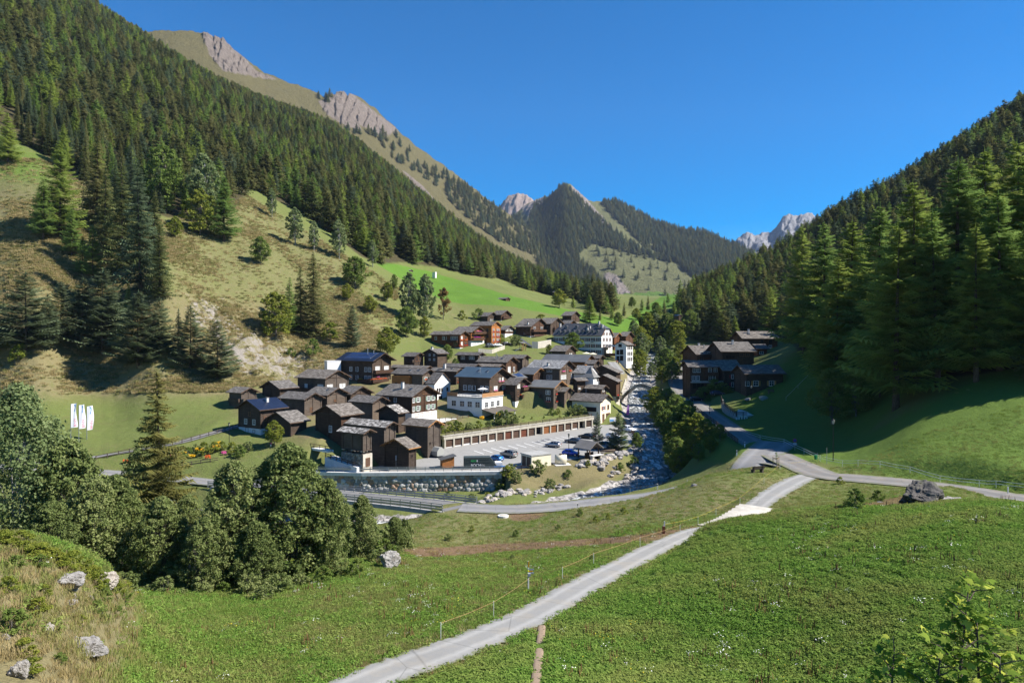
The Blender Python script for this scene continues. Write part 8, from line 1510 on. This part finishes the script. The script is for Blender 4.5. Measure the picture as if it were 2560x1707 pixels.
RKD = RKL[1].copy(); RKD.materials.clear(); RKD.materials.append(rockm('dark_mossy_rock', (0.03, 0.03, 0.028), (0.08, 0.075, 0.07), (0.20, 0.185, 0.17), (0.06, 0.07, 0.02), .8)); p = toZ(at(2300, 1275, 59)); boulder(p + up * .5, (2.9, 1.8, 1.9), "dark rock outcrop on the near right meadow below the road", mesh=RKD, rz=.9, cat="rock"); p = toZ(at(2375, 1245, 60)); boulder(p, (1.6, 1.0, .7), "grassy grey rock to the right of the dark outcrop", mesh=RKL[2], rz=.2, cat="rock"); boulder(toZ(at(2200, 1262, 70), .1), (.35, .25, .12), "flat white stone in the brown ditch", mesh=RK[1], rz=.2); boulder(toZ(at(2505, 1252, 55)), (.5, .3, .15), "flat pale stone on the right meadow", mesh=RK[2], rz=.2)
boulder(hit(2000, 1684) + up * .05, (.10, .08, .05), "small white object lying in the near right meadow", mesh=RK[4], cat="stone"); boulder(toZ(at(1735, 1222, 93), .1), (.5, .4, .3), "small brown stone on the dry rise left of the bench", mesh=RKL[0])
# ------------------------------------------------------------------ near plants
# sapling at the bottom right: maple with lobed leaves
def maple_leaf():
    pts = []
    for k, (a, r) in enumerate([(-90, .16), (-62, .42), (-40, .36), (-12, .74), (8, .50), (28, .92), (50, .55), (62, .62), (76, .80), (90, 1.08), (104, .80), (118, .62), (130, .55), (152, .92), (172, .50), (192, .74), (220, .36), (242, .42)]): pts.append((r * math.cos(R(a)), r * math.sin(R(a))))
    return np.array(pts)
def maple_sapling(p, Ht, seed, label, nleaf, spread=.6):
    rs = np.random.RandomState(seed); e = empty("maple_sapling", p, 0, label, "sapling"); b = MB(); b.mat(M_BARK); b.smooth = True; top = Vector((rs.normal() * .15, rs.normal() * .1, Ht)); b.tube([(0, 0, -.4), (top.x * .4, top.y * .4, Ht * .45), tuple(top)], [.035, .022, .006], 7); tips = []
    for k in range(26):
        t = .30 + .70 * k / 25; base_ = top * t; a = k * 2.4 + rs.rand(); L = spread * (1.15 - .75 * t) * (.7 + .6 * rs.rand()); tip = base_ + Vector((math.cos(a) * L, math.sin(a) * L, L * .45)); b.tube([tuple(base_), tuple(base_.lerp(tip, .5) + up * L * .06), tuple(tip)], [.010, .007, .003], 5, False)
        for q in (.45, .65, .82, 1.0): tips.append(base_.lerp(tip, q))
    b.build("stem", e); ml = maple_leaf(); V, Fs, Cs = [], [], []; n = len(ml)
    for c in range(nleaf):
        tp2 = tips[rs.randint(len(tips))] + Vector(rs.normal(size=3) * .05); s = rs.uniform(.045, .10); ax = Vector((rs.normal(), rs.normal(), 1.1 + rs.rand())).normalized(); t1 = ax.cross(Vector((rs.normal(), rs.normal(), rs.normal()))).normalized(); t2 = ax.cross(t1); tint = rs.rand() ** 1.5
        base_i = len(V); V.append(tuple(tp2)); Cs.append(tint)
        for (x_, y_) in ml: V.append(tuple(tp2 + t1 * x_ * s + t2 * y_ * s - ax * .25 * s * (x_ * x_ + y_ * y_))); Cs.append(tint)
        for k in range(n): Fs.append((base_i, base_i + 1 + k, base_i + 1 + (k + 1) % n))
    Cs = np.array(Cs); link("leaves", np_mesh("leaves", V, Fs, M_MAPLE, np.stack([Cs, Cs, Cs, Cs * 0 + 1], 1)), e); return e
M_MAPLE = leaf_mat("maple_leaves", (0.050, 0.085, 0.014), (0.105, 0.150, 0.024), (0.30, 0.31, 0.055), 0.35, 0.0)
for (u, Y, vt, sd_, lab, nl, sp2) in ((2375, 8.5, 1455, 3, "tallest maple sapling at the bottom right corner", 260, .62), (2455, 8.2, 1560, 8, "maple sapling with yellowish top leaves at the bottom right corner", 220, .55), (2215, 8.8, 1610, 12, "lowest maple sapling at the bottom edge left of the tallest one", 150, .45), (2320, 8.3, 1600, 17, "bushy maple sapling at the bottom edge below the tallest one", 200, .5), (2500, 8.0, 1640, 21, "maple sapling cut off by the bottom edge at the far right", 160, .5)):
    x = (u - U0) / F * Y; z = g(x, Y); maple_sapling((x, Y, z), (V0 - vt) / F * Y - z, sd_, lab, nl, sp2)
# low bushes on the knoll, banks and along the meadow edge
def shrub(u, v, hgt, wide, label, group, kind='bush', var=None, Y=None):
    p = hit(u, v) if Y is None else toZ(at(u, v, Y)); return tree(kind, p, hgt, label, group, wide, var, name='bush', cat='bush')
for i in range(26):
    t = i / 25; u = -10 + 330 * t + random.gauss(0, 10); v = 1352 + 130 * t ** 1.1 + random.gauss(4, 7); shrub(u, v, random.uniform(.35, .7), 1.5, "yellow green cushion of low scrub on the crest of the knoll", "yellow scrub on the knoll", var=1)
for (u, v, h) in ((95, 1540, .6), (30, 1580, .7), (60, 1640, .5), (150, 1660, .35), (80, 1690, .5), (240, 1530, .5), (260, 1500, .5), (290, 1540, .45), (20, 1480, .5), (110, 1490, .4), (200, 1560, .35), (40, 1420, .45), (100, 1420, .5), (310, 1500, .5), (255, 1545, .4)): shrub(u, v, h, 1.3, "low green bush scattered on the slope of the knoll", "green bushes on the knoll", var=random.choice((0, 1)))
for i in range(14):
    t = i / 13; u = 310 + 640 * t + random.gauss(0, 8); v = 1480 + 8 * math.sin(t * 3) - (60 * max(0, t - .55) / .45) + random.gauss(0, 4); shrub(u, v - 4, random.uniform(.5, 1.5), 1.25, "leafy shrub under the trees along the far edge of the near meadow", "shrubs along the meadow edge", var=random.choice((0, 2, 2)))
for (u, v, Y, h) in ((1250, 1188, 145, 2.2), (1290, 1205, 142, 2.6), (1345, 1172, 147, 3.2), (1375, 1205, 143, 2.4), (1220, 1228, 138, 1.6), (1420, 1190, 148, 1.6), (1470, 1175, 152, 1.4), (1550, 1170, 156, 2.0), (1585, 1160, 160, 2.2), (1180, 1230, 139, 1.6), (1120, 1236, 141, 1.6), (1060, 1236, 141, 1.3), (1260, 1200, 146.8, 3.0), (1268, 1222, 144.5, 2.6), (1256, 1228, 143.5, 2.2), (1276, 1205, 146, 2.4)): shrub(u, v, h, 1.1, "dry bush on the bank between the car park and the stream", "bushes on the stream bank", Y=Y)
GARD = [(1125, 1088, 2.6, 1), (1150, 1092, 2.4, 1), (1172, 1090, 2.2, 2), (1196, 1092, 2.3, 1), (1222, 1090, 2.0, 2), (1258, 1080, 4.6, 2), (1285, 1082, 3.2, 2), (1140, 1075, 2.2, 0), (1105, 1094, 2.0, 1), (1380, 1026, 2.2, 0), (1395, 1022, 1.8, 1), (1440, 1024, 3.6, 2), (1452, 1026, 3.0, 2), (1425, 1028, 2.2, 2), (1415, 1040, .9, 0), (1360, 1045, .7, 0), (1330, 1048, .7, 1), (1310, 1036, .8, 0), (1290, 1034, .9, 0), (1400, 1045, .8, 1), (1240, 1052, 1.2, 0)]
for u, v, h, vr in GARD: p = toZ(at(u, v, 191 + (u - 1250) * .055 - (v - 1050) * .12)); p.z = max(p.z, parkz(p.x, p.y) + 3.1); tree('bush', p, h, "garden bush on the terrace above the garages", "garden bushes above the garages", 1.0, vr)
for (u, v, Y, h) in ((1205, 1072, 186, 2.6), (1246, 1056, 190, 2.6)): p = toZ(at(u, v, Y)); p.z = max(p.z, parkz(p.x, p.y) + 3.1); fm_, _ = flower_mesh('yellow', 1.2); e = empty("sunflower_clump", p, 0, "tall clump of yellow sunflowers in front of the white terrace building" if u < 1220 else "clump of yellow flowers under the lean to roof", "flowers"); o = link("flowers", fm_, e, (0, 0, 1.6)); o.scale = (1, 1.2, 2.6); b = MB(); b.mat(M_LEAFY)
for i, (u, v, Y, c, L) in enumerate(((455, 1140, 156, 'yellow', 2.6), (500, 1135, 157, 'yellow', 2.4), (540, 1130, 158, 'yellow', 2.2), (480, 1150, 154, 'yellow', 2.0), (560, 1148, 155, 'pink', 1.2), (520, 1152, 153, 'orange', 1.6), (318, 1152, 152, 'orange', 2.2), (545, 1120, 160, 'yellow', 2.0), (430, 1146, 155, 'pink', 1.8))):
    p = toZ(at(u, v, Y)); fm_, _ = flower_mesh(c, L); o = link("flower_bed", fm_, None, p); o.scale = (.8, 1.0, 2.0); tag(o, "clump of %s flowers in the garden left of the village" % c, "flowers", "flower clumps of the left garden")
for (u, v, Y, h) in ((470, 1148, 155, 2.4), (510, 1146, 155, 3.0), (535, 1142, 156, 2.6), (555, 1138, 157, 2.2), (490, 1125, 158, 1.8), (580, 1150, 156, 2.6), (440, 1152, 154, 2.0), (600, 1160, 154, 3.0), (620, 1150, 157, 2.4)): shrub(u, v, h, 1.0, "green shrub in the flower garden left of the village", "shrubs of the flower garden", Y=Y)
for (u, v, Y, h, w_) in ((1745, 985, 207, 2.6, 1.4), (1760, 982, 207, 4.2, 1.3), (1785, 978, 206, 4.6, 1.3), (1805, 975, 205, 3.2, 1.3), (1730, 985, 209, 1.6, 1.4), (1820, 978, 203, 2.2, 1.4), (1770, 992, 203, 1.2, 1.6)): shrub(u, v, h, w_, "garden shrub in front of the long house across the river", "garden shrubs across the river", Y=Y, var=0)
for (u, v, h) in ((960, 1400, 2.0), (1010, 1330, 1.6), (1120, 1352, .9), (1280, 1398, .5), (1450, 1290, 1.0), (1490, 1305, .8), (1520, 1298, .7), (1560, 1285, .9), (1395, 1325, .7), (1290, 1340, .8), (1600, 1270, .7), (1180, 1330, .8), (2140, 1268, 1.6), (2195, 1255, 1.3), (2100, 1210, 1.0), (1480, 1400, .5), (880, 1440, 1.0)): shrub(u, v, h, 1.0, "small wild bush on the grassy bank between path and near road", "wild bushes of the middle bank")
# ------------------------------------------------------------------ grass and herbs, one object each
def blade_clump(seed, n, h, spread, wd, lean=.5):
    rs = np.random.RandomState(seed); V, T, C = [], [], []
    for k in range(n):
        a, r = rs.rand() * 6.283, spread * math.sqrt(rs.rand()); x, y = r * math.cos(a), r * math.sin(a); hh = h * (.5 + .7 * rs.rand()); la = rs.rand() * 6.283; lx, ly = math.cos(la) * lean * hh * rs.rand(), math.sin(la) * lean * hh * rs.rand(); d = rs.rand() * 6.283; dx, dy = math.cos(d) * wd, math.sin(d) * wd; i = len(V)
        V += [(x - dx, y - dy, -.02), (x + dx, y + dy, -.02), (x + lx * .5 + dx * .7, y + ly * .5 + dy * .7, hh * .6), (x + lx * .5 - dx * .7, y + ly * .5 - dy * .7, hh * .6), (x + lx, y + ly, hh)]; T += [(i, i + 1, i + 2), (i, i + 2, i + 3), (i + 3, i + 2, i + 4)]; c = .2 + .6 * rs.rand(); C += [c * .9, c * .9, c, c, min(1, c + .15)]
    C = np.array(C); return V, T, np.stack([C, C, C, C * 0 + 1], 1)
def herb_clump(seed, n, s, spread, h):
    rs = np.random.RandomState(seed); V, T, C = [], [], []
    for k in range(n):
        a, r = rs.rand() * 6.283, spread * math.sqrt(rs.rand()); c = Vector((r * math.cos(a), r * math.sin(a), h * (.3 + .7 * rs.rand()))); ax = Vector((rs.normal() * .5, rs.normal() * .5, 1)).normalized(); t1 = ax.cross(Vector((rs.normal(), rs.normal(), .1))).normalized(); t2 = ax.cross(t1); q = s * (.6 + .8 * rs.rand()); i = len(V); tt = rs.rand()
        V += [tuple(c - t1 * q), tuple(c + t2 * q * .45 + ax * q * .1), tuple(c + t1 * q - ax * q * .25), tuple(c - t2 * q * .45 + ax * q * .1)]; T += [(i, i + 1, i + 2), (i, i + 2, i + 3)]; C += [tt] * 4
    C = np.array(C); return V, T, np.stack([C, C, C, C * 0 + 1], 1)
WD0 = .85
M_GRASS = leaf_mat("meadow_grass", (0.065, 0.105, 0.020), (0.115, 0.160, 0.032), (0.220, 0.230, 0.075), .25, .45, (0.24, 0.215, 0.085)); M_HERB = leaf_mat("meadow_herbs", (0.040, 0.085, 0.015), (0.085, 0.150, 0.026), (0.175, 0.235, 0.055), .3, .35, (0.19, 0.21, 0.06)); M_STRAW = leaf_mat("dry_grass", (0.11, 0.095, 0.035), (0.21, 0.165, 0.075), (0.36, 0.29, 0.16), .25, .4)
def cp(fn, mat, *a): V, T, C = fn(*a); return proto("clump", np_mesh("clump", V, T, mat, C))
PG = [cp(blade_clump, M_GRASS, s, 46, .16, .30, .010) for s in (1, 2)]; PH = [cp(herb_clump, M_HERB, s, 44, .065, .34, .14) for s in (3, 4)]; PS = [cp(blade_clump, M_STRAW, s, 40, .24, .30, .009, .7) for s in (5, 6)]
def ground_pts(n, y0, y1, wfun, seed, u0=-120, u1=2680, pw=1.0):
    rs = np.random.RandomState(seed); t = rs.rand(n); y = (y0 ** (1 - pw) + t * (y1 ** (1 - pw) - y0 ** (1 - pw))) ** (1 / (1 - pw)) if pw != 1 else y0 * (y1 / y0) ** t
    u = u0 + rs.rand(n) * (u1 - u0); x = (u - U0) / F * y; z = gz(x, y); wv = wfun(u, V0 - F * z / y, x, y); k = rs.rand(n) < wv; return np.stack([x[k], y[k], z[k]], 1)
def off_road(x, y):
    d, _ = seg_dist(x, y, [(p.x, p.y, 0) for p in PATH]); d2, _ = seg_dist(x, y, [(p.x, p.y, 0) for p in MAINROAD]); d3, _ = seg_dist(x, y, [(p.x, p.y, 0) for p in SIDEROAD]); d4, _ = seg_dist(x, y, [(p.x, p.y, 0) for p in TRAIL]); d5, _ = seg_dist(x, y, [(p.x, p.y, 0) for p in BRIDGE]); return (d > 1.12) & (d2 > 3.2) & (d3 > 2.9) & (d4 > .35) & (d5 > 4)
def Zs(G, u, y): return bil(G, UA, LY, u, np.log(y))
def wgrass(u, v, x, y): L = Zs(lush, u, y); D = Zs(dry, u, y); return np.clip(1.0 - .8 * D, 0, 1) * off_road(x, y) * (Zs(dirt, u, y) < .4) * (L < .90)
def wherb(u, v, x, y): return np.clip((Zs(lush, u, y) - .55) * 2.2, .03, 1) * off_road(x, y) * (Zs(dirt, u, y) < .4)
def wstraw(u, v, x, y): return np.clip(Zs(dry, u, y) * 1.1 - .12 + .8 * (Zs(dirt, u, y) > .3), 0, 1) * off_road(x, y)
M_PET = plain("white_petals", (0.7, 0.7, 0.62), .9); M_PETY = plain("yellow_petals", (0.65, 0.5, 0.03), .9)
PFL = [cp(herb_clump, M_PET, 41, 12, .035, .30, .28), cp(herb_clump, M_PETY, 42, 7, .032, .30, .24), cp(blade_clump, plain("seed_heads", (0.16, 0.085, 0.04), .9), 43, 9, .5, .25, .02, .25)]
def wfl(u, v, x, y): return np.clip(.15 + 2.5 * fbm(x / 5, y / 5, 3, 8), 0, 1) * off_road(x, y)
far_stuff("meadow_flowers", ground_pts(7000, 22, 75, wfl, 9, pw=.5), PFL, .5, 1.1, 15, [1, 1, 1.3])
far_stuff("meadow_grass", ground_pts(60000, 20, 105, wgrass, 1, pw=.6), PG, .6, 1.2, 11, [1, 1]); far_stuff("meadow_herbs", ground_pts(70000, 20, 88, wherb, 2, pw=.6), PH, .5, 1.1, 12, [1, 1]); far_stuff("dry_grass", ground_pts(36000, 18, 118, wstraw, 3, pw=.6), PS, .4, 1.0, 13, [1, 1])
M_SCR = leaf_mat("scrub", (0.075, 0.085, 0.026), (0.145, 0.145, 0.050), (0.24, 0.215, 0.095), .25, .4)
PSC = [cp(herb_clump, M_SCR, 30 + s, 60, .16, .8, .35) for s in (1, 2)] + [cp(blade_clump, M_STRAW, 33, 60, .7, .8, .03, .7)]
SLOPE = [(-200, 380), (130, 400), (420, 560), (620, 490), (900, 660), (1000, 720), (960, 900), (860, 930), (560, 980), (0, 990), (-200, 990)]
def wsl(u, v, x, y): return (inpoly(u, v, SLOPE) & (y > 150) & (y < 420)) * np.clip(.40 + 2.4 * fbm(x / 14, y / 14, 4, 5), 0.04, 1)
far_stuff("slope_scrub", ground_pts(150000, 150, 420, wsl, 4, -200, 1010, pw=.6), PSC, .35, 1.3, 14, [1, 1, 2])
# ------------------------------------------------------------------ mountain air
b = MB(); hz = bpy.data.materials.new("haze_air"); hz.use_nodes = True; t_ = hz.node_tree; t_.nodes.clear(); ho = t_.nodes.new("ShaderNodeOutputMaterial"); pv_ = t_.nodes.new("ShaderNodeVolumePrincipled"); pv_.inputs["Color"].default_value = (0.62, 0.76, 1.0, 1); pv_.inputs["Density"].default_value = 2.8e-5; t_.links.new(pv_.outputs[0], ho.inputs["Volume"])
b.mat(hz).box(-4500, -200, -75, 4500, 4600, 1500); tag(b.build("haze"), kind="stuff")
